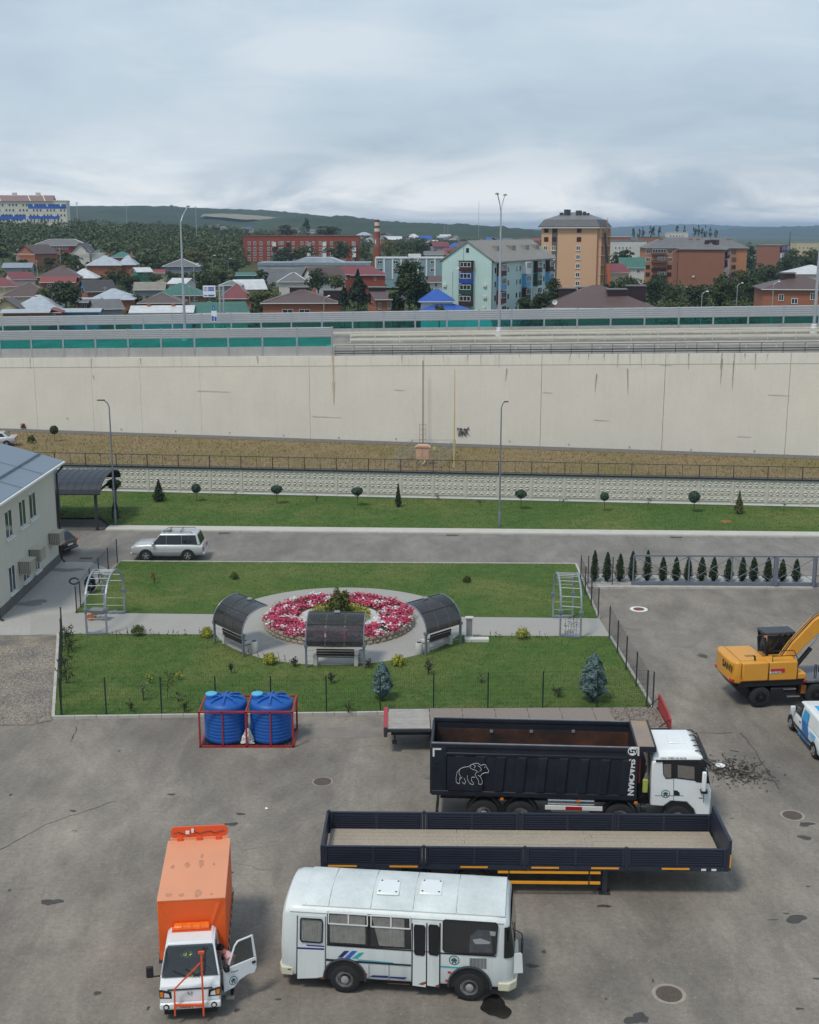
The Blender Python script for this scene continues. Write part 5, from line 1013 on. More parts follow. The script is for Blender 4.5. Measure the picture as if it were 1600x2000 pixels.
for i, pts in enumerate(([(300, 740), (336, 733), (344, 745), (330, 750)], [(880, 778), (900, 768), (924, 762), (928, 774), (905, 784)], [(700, 771), (760, 774), (830, 777), (830, 781), (700, 774)], [(341, 662), (348, 668), (346, 695), (340, 690)], [(978, 786), (1000, 778), (1000, 794), (984, 794)])): bd(pts, 'rust_patch', RUSTM, -BW - .0142, -BW - .0152)
def emblem(root, c, ax, off, r, name='round_emblem', flip=1):
    u, v = (1, 0, 0) if ax == 1 else (0, 1, 0), (0, 0, 1); u, v = Vector(u), Vector(v); nrm = Vector((0, 1, 0)) if ax == 1 else Vector((1, 0, 0)); m_ = MB(); c = Vector(c)
    def ring(r0, r1, k=24):
        m_.add([c + nrm * off + (u * math.cos(2 * math.pi * j / k) + v * math.sin(2 * math.pi * j / k)) * rr for j in range(k) for rr in (r0, r1)], [(2 * j, 2 * j + 1, (2 * j + 3) % (2 * k), (2 * j + 2) % (2 * k)) for j in range(k)])
    ring(r, r * .86); ring(r * .5, r * .42)
    for a, b_ in (((-.35, -.7), (-.08, -.05)), ((.35, -.7), (.08, -.05)), ((-.6, 0), (.6, 0)), ((-.4, .15), (.4, .15)), ((0, .25), (0, .6))):
        p, q = c + nrm * off + u * a[0] * r + v * a[1] * r, c + nrm * off + u * b_[0] * r + v * b_[1] * r; d = (q - p).normalized(); s_ = d.cross(nrm) * r * .09; m_.add([p - s_, q - s_, q + s_, p + s_], [(0, 1, 2, 3)])
    return m_.build(name, mat('emblem_green', (.01, .10, .11), .5), root, recalc=False)
p = on(bus, O_[0] + S_ * 1088, O_[1] + S_ * 638, 1, -BW); emblem(bus, (p.x, 0, p.z), 1, -BW - .013, .15); bd([(1060, 660), (1118, 664), (1116, 680), (1060, 676)], 'emblem_base', M_BUS, -BW - .001, -BW - .003)
MB().box(xr + .4, xf - .4, -BW + .15, BW - .15, .36, .5).build('underframe', BLACK, bus)
# ------------------------------------------------------------------ orange light truck
tr = empty('light_truck', (-6.29, 32.0, 0), R(-84.3), 'light truck with orange box body and white cab, driver door open', 'truck')
ORG = mat('orange_tarp', (.78, .12, .02), .5, var=.06, vs=1.2, bump=.15, bs=3); ORGT = mat('faded_orange_top', (.70, .30, .17), .6, var=.05, vs=1.0, fine=.03); ORP = mat('orange_paint', (.72, .10, .03), .35, var=.05); WCAB = mat('cab_white', (.70, .72, .73), .3, var=.04, coat=.4)
bxm = MB(); ZB0, ZB1, BXW = .95, 2.88, .97
bxm.loft([[(-3.55, -BXW, ZB0), (0, -BXW, ZB0), (0, BXW, ZB0), (-3.55, BXW, ZB0)], [(-3.55, -BXW, ZB1 - .03), (0, -BXW, ZB1 - .03), (0, BXW, ZB1 - .03), (-3.55, BXW, ZB1 - .03)]]).build('box_body', ORG, tr, bevel=.02)
bt = MB().loft([[(-3.57, -BXW - .01, ZB1 - .05), (.012, -BXW - .01, ZB1 - .05), (.012, BXW + .01, ZB1 - .05), (-3.57, BXW + .01, ZB1 - .05)], [(-3.57, -BXW - .01, ZB1), (.012, -BXW - .01, ZB1), (.012, BXW + .01, ZB1), (-3.57, BXW + .01, ZB1)]]).build('box_top', ORGT, tr, bevel=.015)
DIRT = mat('roof_dirt', (.50, .23, .14), .8, var=.3, vs=8)
for i, (px, py, a, b) in enumerate(((338, 1693, .07, .10), (366, 1690, .10, .15), (393, 1687, .10, .22), (418, 1688, .05, .08), (330, 1748, .12, .10), (354, 1748, .09, .08), (387, 1745, .12, .18), (413, 1746, .06, .06), (395, 1672, .06, .15))):
    p = on(tr, px, py, 2, ZB1 + .002); rr2 = random.Random(i); MB().poly([(p.x + b * 1.3 * rr2.uniform(.6, 1.1) * math.cos(t), p.y + a * rr2.uniform(.6, 1.1) * math.sin(t), ZB1 + .002) for t in np.linspace(0, 6, 12)]).build('dirt_smear', DIRT, tr, recalc=False)
for sg in (-1, 1):                                                        # tarp folds on the front of the box
    MB().add([(.004, sg * .95, ZB1 - .1), (.03, sg * .82, ZB1 - .12), (.004, sg * .70, ZB1 - .15), (.03, sg * .42, 1.6), (.004, sg * .5, 1.6), (.004, sg * .34, 1.6)], [(0, 1, 4), (1, 2, 5, 3), (1, 3, 4)]).build('tarp_fold', ORG, tr, recalc=False)
MB().box(-3.62, .03, -BXW - .03, BXW + .03, ZB0 - .08, ZB0 + .02).build('box_floor', DGREY, tr)
for k in range(8):
    for sg in (-1, 1): MB().tube([(-3.4 + k * .45, sg * (BXW + .02), ZB0 + .3), (-3.4 + k * .45, sg * (BXW + .06), ZB0 + .12), (-3.4 + k * .45, sg * (BXW + .03), ZB0 - .02)], .012, 4).build('tarp_hook', CHROME, tr)
ab = MB().prism([(-.88, 3.02), (-.80, 2.94), (.80, 2.94), (.90, 3.04), (.90, 3.20), (.80, 3.30), (-.80, 3.30), (-.88, 3.20)], 0, -3.66, -3.60).build('arrow_board', ORP, tr); MB().bar((-3.60, -.9, 2.90), (-3.60, .9, 2.90), .08).build('board_rail', ORGT, tr)
MB().tube([(-3.59, -.8 + .16 * k, 3.10 + .04 * math.sin(k * 2.1)) for k in range(11)], .012, 4).build('board_cable', BLACK, tr); MB().box(-3.59, -3.55, -.42, -.3, 3.08, 3.18).build('junction_box', PVC, tr); MB().box(-3.59, -3.55, -.24, -.16, 3.12, 3.24).build('junction_box', PVC, tr)
for y in (-.6, 0, .6): MB().box(-3.6, -3.48, y - .08, y + .08, ZB1 - .02, ZB1 + .1).build('board_bracket', ORP, tr)
# cab
CW = .835; prof = [(0, .55), (0, 1.93), (.08, 1.98), (.80, 2.0), (.92, 1.96), (1.32, 1.20), (1.47, 1.05), (1.53, .80), (1.54, .42), (1.3, .36), (1.12, .40)]
side = [(.02, .52), (.02, 1.93), (.10, 1.98), (.80, 2.0), (.90, 1.95), (1.28, 1.22), (1.16, 1.18), (.82, 1.86), (.12, 1.86), (.10, 1.24), (1.14, 1.14), (1.5, 1.0), (1.53, .6), (1.5, .40), (1.20, .38), (1.14, .62), (.98, .78), (.66, .82), (.40, .74), (.28, .52)]
MB().prism(side, 1, -CW, -CW + .05).build('side_panel', WCAB, tr, bevel=.012); MB().box(.03, 1.25, -CW + .018, -CW + .03, 1.2, 1.9).build('side_window', glass('cab_glass', (.35, .38, .38), .85), tr)
MB().prism([(.02, .52), (.02, 1.93), (.10, 1.98), (.80, 2.0), (.90, 1.95), (1.28, 1.22), (1.19, 1.20), (.82, 1.88), (.14, 1.88), (.12, .52)], 1, CW - .06, CW).build('side_panel', WCAB, tr, bevel=.01); MB().prism([(1.17, .62), (1.12, 1.18), (1.3, 1.2), (1.5, 1.0), (1.53, .6), (1.5, .40), (1.22, .38)], 1, CW - .06, CW).build('front_wing', WCAB, tr, bevel=.01)
MB().box(0, .06, -CW + .05, CW - .06, .5, 1.95).build('rear_wall', WCAB, tr); MB().loft([[(.0, -CW, 1.92), (.93, -CW, 1.92), (.93, CW, 1.92), (.0, CW, 1.92)], [(.04, -CW + .08, 2.03), (.84, -CW + .06, 2.03), (.84, CW - .06, 2.03), (.04, CW - .08, 2.03)]]).build('cab_roof', WCAB, tr, bevel=.03)
MB().prism([(1.26, 1.22), (1.48, 1.06), (1.535, .82), (1.545, .60), (1.40, .60), (1.2, 1.0)], 1, -CW + .01, CW - .01).build('front_panel', WCAB, tr, bevel=.03); MB().prism([(1.40, .60), (1.60, .60), (1.61, .42), (1.5, .34), (1.3, .36)], 1, -CW - .01, CW + .01).build('bumper', WCAB, tr, bevel=.04)
MB().box(.06, 1.5, -CW + .06, CW - .06, .50, .56).build('floor', BLACK, tr); MB().box(1.0, 1.3, -CW + .06, CW - .07, .95, 1.19).build('dashboard', DGREY, tr, bevel=.03)
for y in (-.42, .12): MB().prism([(.15, .56), (.62, .56), (.62, .92), (.3, .95), (.2, 1.55), (.08, 1.55)], 1, y - .22, y + .22).build('seat', mat('seat_cloth', (.04, .045, .05), .9), tr, bevel=.04)
MB().prism([(1.30, 1.235), (1.315, 1.24), (.905, 1.985), (.895, 1.975)], 1, -CW + .07, CW - .07).build('windscreen', glass('screen_glass', (.50, .55, .56), .88), tr)
MB().lathe([(.17, 0), (.19, .015), (.17, .03)], 16, (.85, .38, 1.1), 0).build('steering_wheel', BLACK, tr); leaves('hi_vis_vest', ball(60) * np.array([.06, .2, .1]) + np.array([.98, -.05, 1.70]), .06, mat('hi_vis', (.45, .55, .10), .7), tr); MB().lathe([(.20, 0), (.18, .05), (.08, .12), (.01, .13)], 12, (1.12, .06, 1.2)).build('straw_hat', mat('straw', (.50, .42, .22), .9), tr, smooth=True)
MB().box(1.484, 1.53, -.62, .62, .96, .99).build('grille_line', DGREY, tr)
for sg in (-1, 1):
    hl = MB().prism([(sg * .50, .72), (sg * .84, .74), (sg * .845, 1.0), (sg * .52, .92)], 0, 1.40, 1.548).build('headlight', BLACK, tr, bevel=.01); MB().prism([(sg * .56, .77), (sg * .71, .775), (sg * .70, .915), (sg * .58, .87)], 0, 1.54, 1.556).build('lens', LAMPW, hl); MB().prism([(sg * .73, .78), (sg * .82, .79), (sg * .825, .95), (sg * .73, .93)], 0, 1.54, 1.555).build('indicator', AMBER, hl)
    fg = MB().lathe([(.085, 1.56), (.085, 1.622), (.06, 1.622)], 16, (0, sg * .66, .50), 0).build('fog_light', BLACK, tr); MB().lathe([(.055, 1.615), (.05, 1.628), (.005, 1.63)], 14, (0, sg * .66, .5), 0).build('lens', LAMPW, fg)
MB().box(1.605, 1.62, -.26, .26, .44, .56).build('number_plate', PVC, tr); text('о280ру  01', .115, BLACK, tr, (1.623, 0, .5), (R(90), 0, R(90)), bold=.002)
m_ = MB(); [m_.bar((1.546, a, .84), (1.546, b, .84 + c), .012, .03) for a, b, c in ((-.05, .05, .0), (-.05, -.05, .07), (.05, .05, .07))]; m_.tube([(1.55, .05 * math.cos(t), .86 + .05 * math.sin(t)) for t in np.linspace(2.6, 6.8, 10)], .009, 4); m_.build('front_emblem', CHROME, tr)
for y0, y1, z0, z1 in ((.25, -.12, 1.24, 1.42), (-.10, -.48, 1.24, 1.40), (.1, .44, 1.24, 1.36)): MB().bar((1.34, y0, z0), (1.24, y1, z1), .02).build('wiper', BLACK, tr)
lb = MB().box(.05, .30, -.66, .66, 2.05, 2.18).build('light_bar', mat('orange_lens', (.85, .17, .02), .2, var=.15, vs=8), tr, bevel=.04); MB().box(.04, .34, -.70, .70, 2.02, 2.055).build('light_bar_base', ORP, tr)
for y in (-.33, 0, .33): MB().box(.045, .305, y - .012, y + .012, 2.055, 2.185).build('divider', ORP, lb)
MB().tube([(1.15, -CW, 1.2), (1.2, -1.08, 1.22)], .022, 6).build('mirror_arm', BLACK, tr); MB().box(1.12, 1.22, -1.22, -1.02, 1.18, 1.52).build('mirror', BLACK, tr, bevel=.03)
[wheel(tr, x, s_ * .72, .31, .2, RIMW, s_, 'dish') for x in (.78, -2.5) for s_ in (-1, 1)]; MB().box(-3.5, 1.2, -.35, .35, .42, .6).build('chassis', BLACK, tr)
MB().box(1.28, 1.50, -CW + .1, CW - .1, .2, .4).build('front_axle', BLACK, tr)
dr = bpy.data.objects.new('driver_door', None); COL.objects.link(dr); dr.parent = tr; dr.location = (1.13, CW + .10, 0); dr.rotation_euler = (0, 0, R(180 - 62))
MB().prism([(.0, .52), (.32, .56), (.5, .72), (.76, .80), (.98, .78), (1.06, .92), (1.08, 1.24), (.02, 1.19)], 1, -.025, .035).build('door_panel', WCAB, dr, bevel=.015)
fr_ = [(.17, 1.22), (.42, 1.78), (.54, 1.90), (1.02, 1.93), (1.08, 1.24), (1.0, 1.26), (.965, 1.88), (.56, 1.86), (.455, 1.76), (.22, 1.22)]; MB().prism(fr_, 1, -.02, .03).build('window_frame', WCAB, dr, bevel=.01); MB().prism([(.21, 1.22), (.45, 1.76), (.56, 1.87), (.97, 1.88), (1.0, 1.25)], 1, 0, .006).build('pane', glass('door_glass', (.66, .70, .68), .93), dr)
MB().box(.92, 1.03, -.045, -.024, 1.08, 1.15).build('handle', BLACK, dr); MB().box(.02, .16, -.20, -.02, 1.16, 1.36).build('mirror', BLACK, dr, bevel=.03); emblem(dr, (.30, 0, .78), 1, -.029, .13); text('01 дорога', .05, DGREY, dr, (.36, -.028, 1.04), (R(90), R(3), 0))
CABPARTS = ('side_panel', 'side_window', 'rear_wall', 'cab_roof', 'windscreen', 'light_bar', 'light_bar_base', 'divider')
for ch in list(tr.children) + list(lb.children):                       # the cab leans inwards towards its roof
    if ch.name.split('.')[0] in CABPARTS:
        for v in ch.data.vertices:
            if v.co.z > 1.2: v.co.y *= 1 - .19 * (v.co.z - 1.2) / .8
dr.rotation_euler = (R(-6), 0, dr.rotation_euler[2])
fs = lambda px, py: on(tr, px, py, 0, 1.70)
fr = empty('barrier_frame', (0, 0, 0), 0); fr.parent = tr
for a, b, w_ in (((393, 1862), (398, 1984), .05), ((341, 1932), (342, 1984), .045), ((341, 1932), (391, 1881), .035), ((341, 1964), (398, 1963), .06), ((387, 1861), (399, 1860), .06)):
    MB().bar(fs(*a), fs(*b), w_, w_, up=(1, 0, 0)).build('tube', ORP, fr)
for px in (342, 397): MB().bar(on(tr, px, 1966, 0, 1.55), on(tr, px, 1966, 0, 1.72), .05).build('bracket', ORP, fr)
# driver leaning into the cab
def person(label, J, rad, edges, loc):
    r = empty('person', loc, 0, label, 'person'); me = bpy.data.meshes.new('body'); names = list(J); me.from_pydata([J[k] for k in names], [(names.index(a), names.index(b)) for a, b in edges], [])
    o = bpy.data.objects.new('body', me); COL.objects.link(o); o.parent = r; o.modifiers.new('skin', 'SKIN'); me.skin_vertices or None
    for i, k in enumerate(names): me.skin_vertices[0].data[i].radius = (rad[k], rad[k]); me.skin_vertices[0].data[i].use_root = (i == 0)
    sb = o.modifiers.new('sub', 'SUBSURF'); sb.levels = 2; sb.render_levels = 2; return r, o
def skinned(name, J, rad, edges, m, parent):
    me = bpy.data.meshes.new(name); names = list(J); me.from_pydata([tuple(J[k]) for k in names], [(names.index(a), names.index(b)) for a, b in edges], [])
    o = bpy.data.objects.new(name, me); COL.objects.link(o); o.parent = parent; me.materials.append(m); o.modifiers.new('skin', 'SKIN')
    for i, k in enumerate(names):
        q = rad[k]; me.skin_vertices[0].data[i].radius = q if hasattr(q, '__len__') else (q, q); me.skin_vertices[0].data[i].use_root = (i == 0)
    sb = o.modifiers.new('sub', 'SUBSURF'); sb.levels = 2; sb.render_levels = 2; me.shade_smooth(); return o
ft = at(452, 1951); pr = empty('person', ft, 0, 'person in a pink shirt and dark trousers leaning into the truck cab', 'person')
wl = lambda px, py, z: at(px, py, z) - ft
SKIN = mat('skin', (.42, .24, .17), .6, var=.05); PINK = mat('pink_shirt', (.68, .36, .39), .8, var=.08, vs=6, bump=.4, bs=18); TROU = mat('dark_trousers', (.02, .022, .028), .85); HAIR = mat('dark_hair', (.018, .013, .010), .6, bump=.5, bs=60); SHOE = mat('pale_shoe', (.45, .42, .36), .7)
hip = wl(451, 1895, .90); chest = wl(448, 1871, 1.18); sh = wl(442, 1863, 1.32); nk = wl(435, 1859, 1.38); hd_ = wl(429, 1855, 1.45)
f2 = Vector((-.28, .20, 0))
skinned('trousers', {'p': hip, 'l0': hip + Vector((.09, -.02, -.06)), 'lk': Vector((.06, .02, .48)), 'la': Vector((.02, .02, .10)), 'r0': hip + Vector((-.10, .03, -.06)), 'rk': hip * .5 + f2 * .55 + Vector((0, 0, .04)), 'ra': f2 + Vector((0, 0, .12))}, {'p': .14, 'l0': .10, 'lk': .07, 'la': .05, 'r0': .10, 'rk': .07, 'ra': .05}, [('p', 'l0'), ('l0', 'lk'), ('lk', 'la'), ('p', 'r0'), ('r0', 'rk'), ('rk', 'ra')], TROU, pr)
skinned('shirt', {'p': hip + Vector((0, 0, .02)), 'c': chest, 's': sh, 'ls': sh + Vector((.17, -.05, -.03)), 'le': sh + Vector((.12, -.16, -.26)), 'rs': sh + Vector((-.10, .16, -.02)), 're': sh + Vector((-.28, .10, -.14))}, {'p': .15, 'c': .185, 's': .14, 'ls': .085, 'le': .06, 'rs': .085, 're': .06}, [('p', 'c'), ('c', 's'), ('s', 'ls'), ('ls', 'le'), ('s', 'rs'), ('rs', 're')], PINK, pr)
le, re_ = sh + Vector((.12, -.16, -.26)), sh + Vector((-.28, .10, -.14))
skinned('body', {'s': sh, 'n': nk, 'h0': hd_ + Vector((0, 0, -.05)), 'h1': hd_ + Vector((-.015, -.01, .05)), 'h2': hd_ + Vector((-.01, 0, .10))}, {'s': .07, 'n': .055, 'h0': .078, 'h1': .092, 'h2': .06}, [('s', 'n'), ('n', 'h0'), ('h0', 'h1'), ('h1', 'h2')], SKIN, pr)
for nm, e, w_ in (('forearm', le, Vector((-.16, -.10, -.06))), ('forearm', re_, Vector((-.20, -.05, -.02)))):
    J = {'e': e - w_ * .1, 'w': e + w_, 'p': e + w_ * 1.35}; rd = {'e': .045, 'w': .03, 'p': .036}; ed = [('e', 'w'), ('w', 'p')]; pv = Vector((-w_.y, w_.x, 0)).normalized()
    for k in range(4): J[f'f{k}'] = e + w_ * (1.75 - .08 * abs(k - 1.3)) + pv * (.026 * (k - 1.5)) - Vector((0, 0, .02)); rd[f'f{k}'] = .010; ed.append(('p', f'f{k}'))
    J['t'] = e + w_ * 1.35 + pv * .06 + Vector((0, 0, -.01)); rd['t'] = .011; ed.append(('p', 't')); skinned(nm, J, rd, ed, SKIN, pr)
hv = ball(420); hv = hv[(hv[:, 2] > -.15) & (hv[:, 0] - hv[:, 1] * .2 > -.75)]; leaves('hair', hv * np.array([.105, .105, .105]) + np.array(hd_ + Vector((.012, .012, .055)))[None], .026, HAIR, pr, hv)
for c, s_ in ((hd_ + Vector((-.10, -.01, .0)), .018), (hd_ + Vector((-.04, -.095, .015)), .02)): MB().lathe([(.003, -s_), (s_ * .8, -s_ * .4), (s_ * .8, s_ * .4), (.003, s_)], 8, c).build('nose' if s_ < .019 else 'ear', SKIN, pr, smooth=True)
for k in (-1, 1): MB().lathe([(.002, -.008), (.009, 0), (.002, .008)], 8, hd_ + Vector((-.088, -.02 + .032 * k, .035))).build('eye', BLACK, pr)
for p in (Vector((0, 0, 0)), f2): MB().loft([[(p.x - .17, p.y - .06, .0), (p.x + .09, p.y - .05, .0), (p.x + .09, p.y + .05, .0), (p.x - .17, p.y + .06, .0)], [(p.x - .15, p.y - .05, .07), (p.x + .08, p.y - .045, .10), (p.x + .08, p.y + .045, .10), (p.x - .15, p.y + .05, .07)]]).build('shoe', SHOE, pr, bevel=.02)
# ------------------------------------------------------------------ dump truck
dt = empty('dump_truck', (0.89, 43.28, 0), R(-3.5), 'dump truck with black ribbed tipper body and white cab', 'truck')
NAV = mat('tipper_black', (.022, .025, .034), .42, .1, var=.18, vs=1.2, fine=.06, streak=.0); RUSTI = mat('rusty_steel', (.030, .026, .024), .75, .2, var=.2, vs=.6, col2=(.13, .052, .03), fine=.2); DW = 1.27; OD, SD = (740, 1340), .45
BL = 7.5; Z0, Z1 = 1.3, 3.3
MB().box(0, BL, -DW + .09, DW - .09, Z0, Z0 + .12).build('tipper_floor', RUSTI, dt)
for sg in (-1, 1):
    MB().box(0, BL, sg * (DW - .09), sg * (DW - .03), Z0, Z1).build('side_wall', NAV, dt); MB().box(.05, BL - .05, sg * (DW - .115), sg * (DW - .093), Z0 + .12, Z0 + 1.5 + .1 * sg).build('inner_lining', RUSTI, dt)
    MB().box(-.02, BL, sg * (DW - .12), sg * (DW + .02), Z1 - .13, Z1 + .02).build('top_rail', NAV, dt, bevel=.02); MB().box(0, BL, sg * (DW - .06), sg * (DW + .03), Z0 - .03, Z0 + .16).build('bottom_rail', NAV, dt, bevel=.02); MB().box(.02, BL - .02, sg * (DW - .05), sg * (DW + .0), 2.86, 2.96).build('middle_rail', NAV, dt, bevel=.02)
    MB().bar((-.0, sg * (DW - .05), Z1 + .025), (BL, sg * (DW - .05), Z1 + .025), .09, .012).build('edge_strip', mat('worn_edge', (.25, .25, .26), .5, .5, var=.3, vs=4), dt)
    for k in range(9):
        x = .95 + k * .76; MB().loft([[(x - .20, sg * (DW - .04), Z0 + .16), (x + .20, sg * (DW - .04), Z0 + .16), (x + .13, sg * (DW + .05), Z0 + .2), (x - .13, sg * (DW + .05), Z0 + .2)], [(x - .10, sg * (DW - .04), 2.86), (x + .30, sg * (DW - .04), 2.86), (x + .23, sg * (DW + .05), 2.82), (x - .03, sg * (DW + .05), 2.82)]]).build('side_rib', NAV, dt)
MB().box(-.06, .04, -DW, DW, Z0, Z1 - .1).build('tailgate', NAV, dt, bevel=.02); MB().box(-.02, .55, -DW - .02, -DW + .04, Z0, Z1 - .13).build('rear_corner_post', NAV, dt, bevel=.02); MB().box(BL - .42, BL + .02, -DW - .02, -DW + .04, Z0, Z1 - .13).build('front_corner_post', NAV, dt, bevel=.02)
MB().box(BL - .06, BL + .04, -DW + .05, DW - .05, Z0, Z1 + .05).build('headboard', NAV, dt); MB().prism([(BL, Z1 + .03), (BL + .62, Z1 + .02), (BL + .62, Z1 + .06), (BL, Z1 + .07)], 1, -DW + .02, DW - .08).build('cab_shield', mat('shield_steel', (.30, .27, .24), .5, .3, var=.2, vs=.8, col2=(.36, .24, .15)), dt); MB().box(BL + .60, BL + .66, -DW, DW - .05, Z1 - .12, Z1 + .08).build('shield_lip', NAV, dt); MB().box(BL, BL + .66, -DW - .02, -DW + .03, Z1 - .12, Z1 + .08).build('shield_lip', NAV, dt)
for px in (960, 1038, 1120): p = on(dt, px, 1428, 1, DW - .12); MB().box(p.x - .06, p.x + .06, DW - .16, DW - .116, p.z - .05, p.z + .05).build('lashing_eye', STEEL, dt)
DEC = mat('white_vinyl', (.70, .70, .68), .5, var=.1, vs=8)
MB().box(.57, 1.86, -DW - .062, -DW - .052, 1.50, 2.84).build('emblem_plate', NAV, dt)
bear = [[(335, 400), (340, 375), (352, 360), (370, 352), (390, 350), (400, 342), (415, 336), (430, 335), (445, 345), (455, 340), (464, 343), (468, 352), (478, 368), (475, 376), (460, 376), (448, 382), (440, 392), (447, 405), (450, 420), (445, 427), (432, 425), (434, 412), (425, 398)], [(335, 400), (337, 420), (350, 424), (352, 405), (362, 395)], [(352, 362), (348, 380), (355, 392), (350, 405)], [(385, 388), (385, 405), (396, 424), (410, 428), (412, 422), (402, 410), (404, 395)], [(400, 345), (396, 355), (408, 362), (420, 365), (432, 375)], [(430, 345), (440, 352), (446, 362), (438, 370)], [(425, 398), (418, 385), (425, 372)], [(370, 400), (378, 415), (372, 425), (362, 418)], [(404, 395), (418, 396)], [(410, 340), (420, 348), (414, 356)], [(458, 352), (462, 355)], [(440, 392), (430, 388)]]
ribbon(dt, bear, -DW - .066, .020, DEC, 'bear_emblem', OD, SD)
for pts in ([(234, 270), (271, 270), (271, 277), (242, 277), (242, 306), (234, 306)], [(1096, 264), (1131, 264), (1131, 303), (1123, 303), (1123, 272), (1096, 272)], [(1080, 484), (1104, 486), (1104, 492), (1080, 490)]): decal(dt, pts, -DW - .022, -DW - .027, 'corner_mark', DEC, 1, None, OD, SD)
p = on(dt, OD[0] + SD * 1096, OD[1] + SD * 384, 1, -DW - .024); text('SHACMAN', .30, DEC, dt, (p.x, -DW - .024, p.z - .12), (R(90), R(90), 0), bold=.011, sx=1.0)
p = on(dt, OD[0] + SD * 1101, OD[1] + SD * 284, 1, -DW - .024); m_ = MB(); m_.tube([(p.x + .15 * math.cos(t), -DW - .025, p.z + .15 * math.sin(t)) for t in np.linspace(0, 6.283, 20)], .018, 4); m_.tube([(p.x + .07 * math.cos(t), -DW - .025, p.z + .05 + .06 * math.sin(t)) for t in np.linspace(.3, 4.4, 8)], .024, 4); m_.tube([(p.x - .07 * math.cos(t), -DW - .025, p.z - .05 - .06 * math.sin(t)) for t in np.linspace(.3, 4.4, 8)], .024, 4); m_.build('round_logo', DEC, dt)
for zx, zy in ((250, 330), (250, 352)): p = on(dt, OD[0] + SD * zx, OD[1] + SD * zy, 1, -DW - .02); MB().lathe([(.06, -.03), (.06, 0)], 10, (p.x, -DW - .02, p.z), 1).build('hinge_pin', NAV, dt)
# running gear
MB().box(.3, 9.9, -.45, .45, .75, 1.15).build('chassis', BLACK, dt)
for x in (1.95, 3.3, 6.95, 9.05):
    for s_ in (-1, 1): wheel(dt, x, s_ * 1.05, .54, .34, RIMW if x > 8 else RIMW, s_, 'dish', .55)
for x in (1.95, 3.3, 6.95): MB().tube([(x + .66 * math.cos(t), -1.08, .56 + .64 * math.sin(t)) for t in np.linspace(.2, math.pi - .2, 12)], .05, 5).build('mudguard', BLACK, dt)
ug = MB().box(4.2, 6.3, -1.26, -1.20, .80, .95).build('side_guard', PVC, dt); MB().box(4.95, 5.55, -1.275, -1.262, .81, .94).build('red_field', REDL, ug)
MB().tube([(4.3, -1.0, 1.05), (6.0, -1.0, 1.05)], .20, 12).build('air_tank', CHROME, dt, smooth=True); MB().box(4.4, 5.9, -1.1, -.55, .6, 1.0).build('fuel_tank', STEEL, dt, bevel=.08)
for x in (2.6, 5.4, 7.5): p = 0; MB().box(x - .06, x + .06, -1.3, -1.25, 1.14, 1.22).build('side_marker', AMBER, dt)
MB().box(.15, .25, -1.2, 1.2, .5, .62).build('underrun_bar', BLACK, dt)
MB().box(7.62, 7.85, -.95, .95, 1.1, 2.7).build('air_intake', BLACK, dt); MB().box(7.56, 7.64, -1.16, -1.05, 1.9, 2.95).build('hydraulic_hose_rack', mat('dull_red', (.16, .02, .02), .6), dt)
for k in range(5): MB().tube([(7.72 + .03 * k, -1.05, 1.3 + k * .25), (7.85, -1.1, 1.45 + k * .28)], .035, 6).build('hose', CHROME if k % 2 else BLACK, dt)
MB().box(7.74, 7.92, -1.22, -1.08, 1.55, 2.05).build('filter_unit', mat('lime_label', (.35, .42, .08), .6), dt, bevel=.02); MB().tube([(7.7, -1.1, .9), (7.9, -1.1, .9)], .16, 12).build('small_tank', BLACK, dt)
# cab
CA = 1.22; wc = WHITE
cabp = [(8.04, 1.05), (8.04, 2.72), (8.10, 2.80), (9.86, 2.80), (10.02, 2.55), (10.16, 1.85), (10.22, 1.70), (10.22, .62), (9.75, .62), (9.62, .95), (9.35, 1.22), (8.78, 1.24), (8.52, 1.02)]
CABW = mat('truck_white', (.80, .82, .82), .28, var=.03, coat=.4)
MB().prism(cabp, 1, -CA, CA).build('cab', CABW, dt, bevel=.06)
MB().loft([[(8.05, -CA + .03, 2.78), (9.92, -CA + .03, 2.78), (9.92, CA - .03, 2.78), (8.05, CA - .03, 2.78)], [(8.08, -CA + .05, 2.95), (9.85, -CA + .06, 2.98), (9.85, CA - .06, 2.98), (8.08, CA - .05, 2.95)], [(8.22, -CA + .22, 3.12), (9.6, -CA + .25, 3.16), (9.6, CA - .25, 3.16), (8.22, CA - .22, 3.12)]]).build('cab_roof', CABW, dt, bevel=.08)
MB().box(8.75, 9.35, -.35, .35, 3.145, 3.185).build('roof_hatch', CABW, dt, bevel=.03)
OC, SCB = (1220, 1360), .13
def cdec(pts, y0, y1, nm, m, parent=None, bevel=0): return decal(dt, pts, y0, y1, nm, m, 1, parent, OC, SCB, bevel)
cdec([(470, 955), (1180, 955), (1180, 985), (470, 985)], -CA - .006, -CA - .03, 'drip_rail', BLACK)
sw = cdec([(572, 988), (1205, 990), (1250, 1180), (1280, 1312), (1075, 1290), (1060, 1270), (780, 1235), (620, 1240), (580, 1180)], -CA - .004, -CA - .012, 'side_window_band', BLACK)
CURT = mat('beige_curtain', (.36, .32, .26), .9, var=.15, vs=7)
for pts in ([(588, 1020), (702, 1020), (702, 1225), (618, 1222), (590, 1180)], [(800, 1035), (1050, 1062), (1050, 1252), (800, 1218)]): cdec(pts, -CA - .013, -CA - .016, 'curtain', CURT, sw); cdec(pts, -CA - .02, -CA - .023, 'pane', glass('truck_glass', (.9, .9, .9), .97), sw)
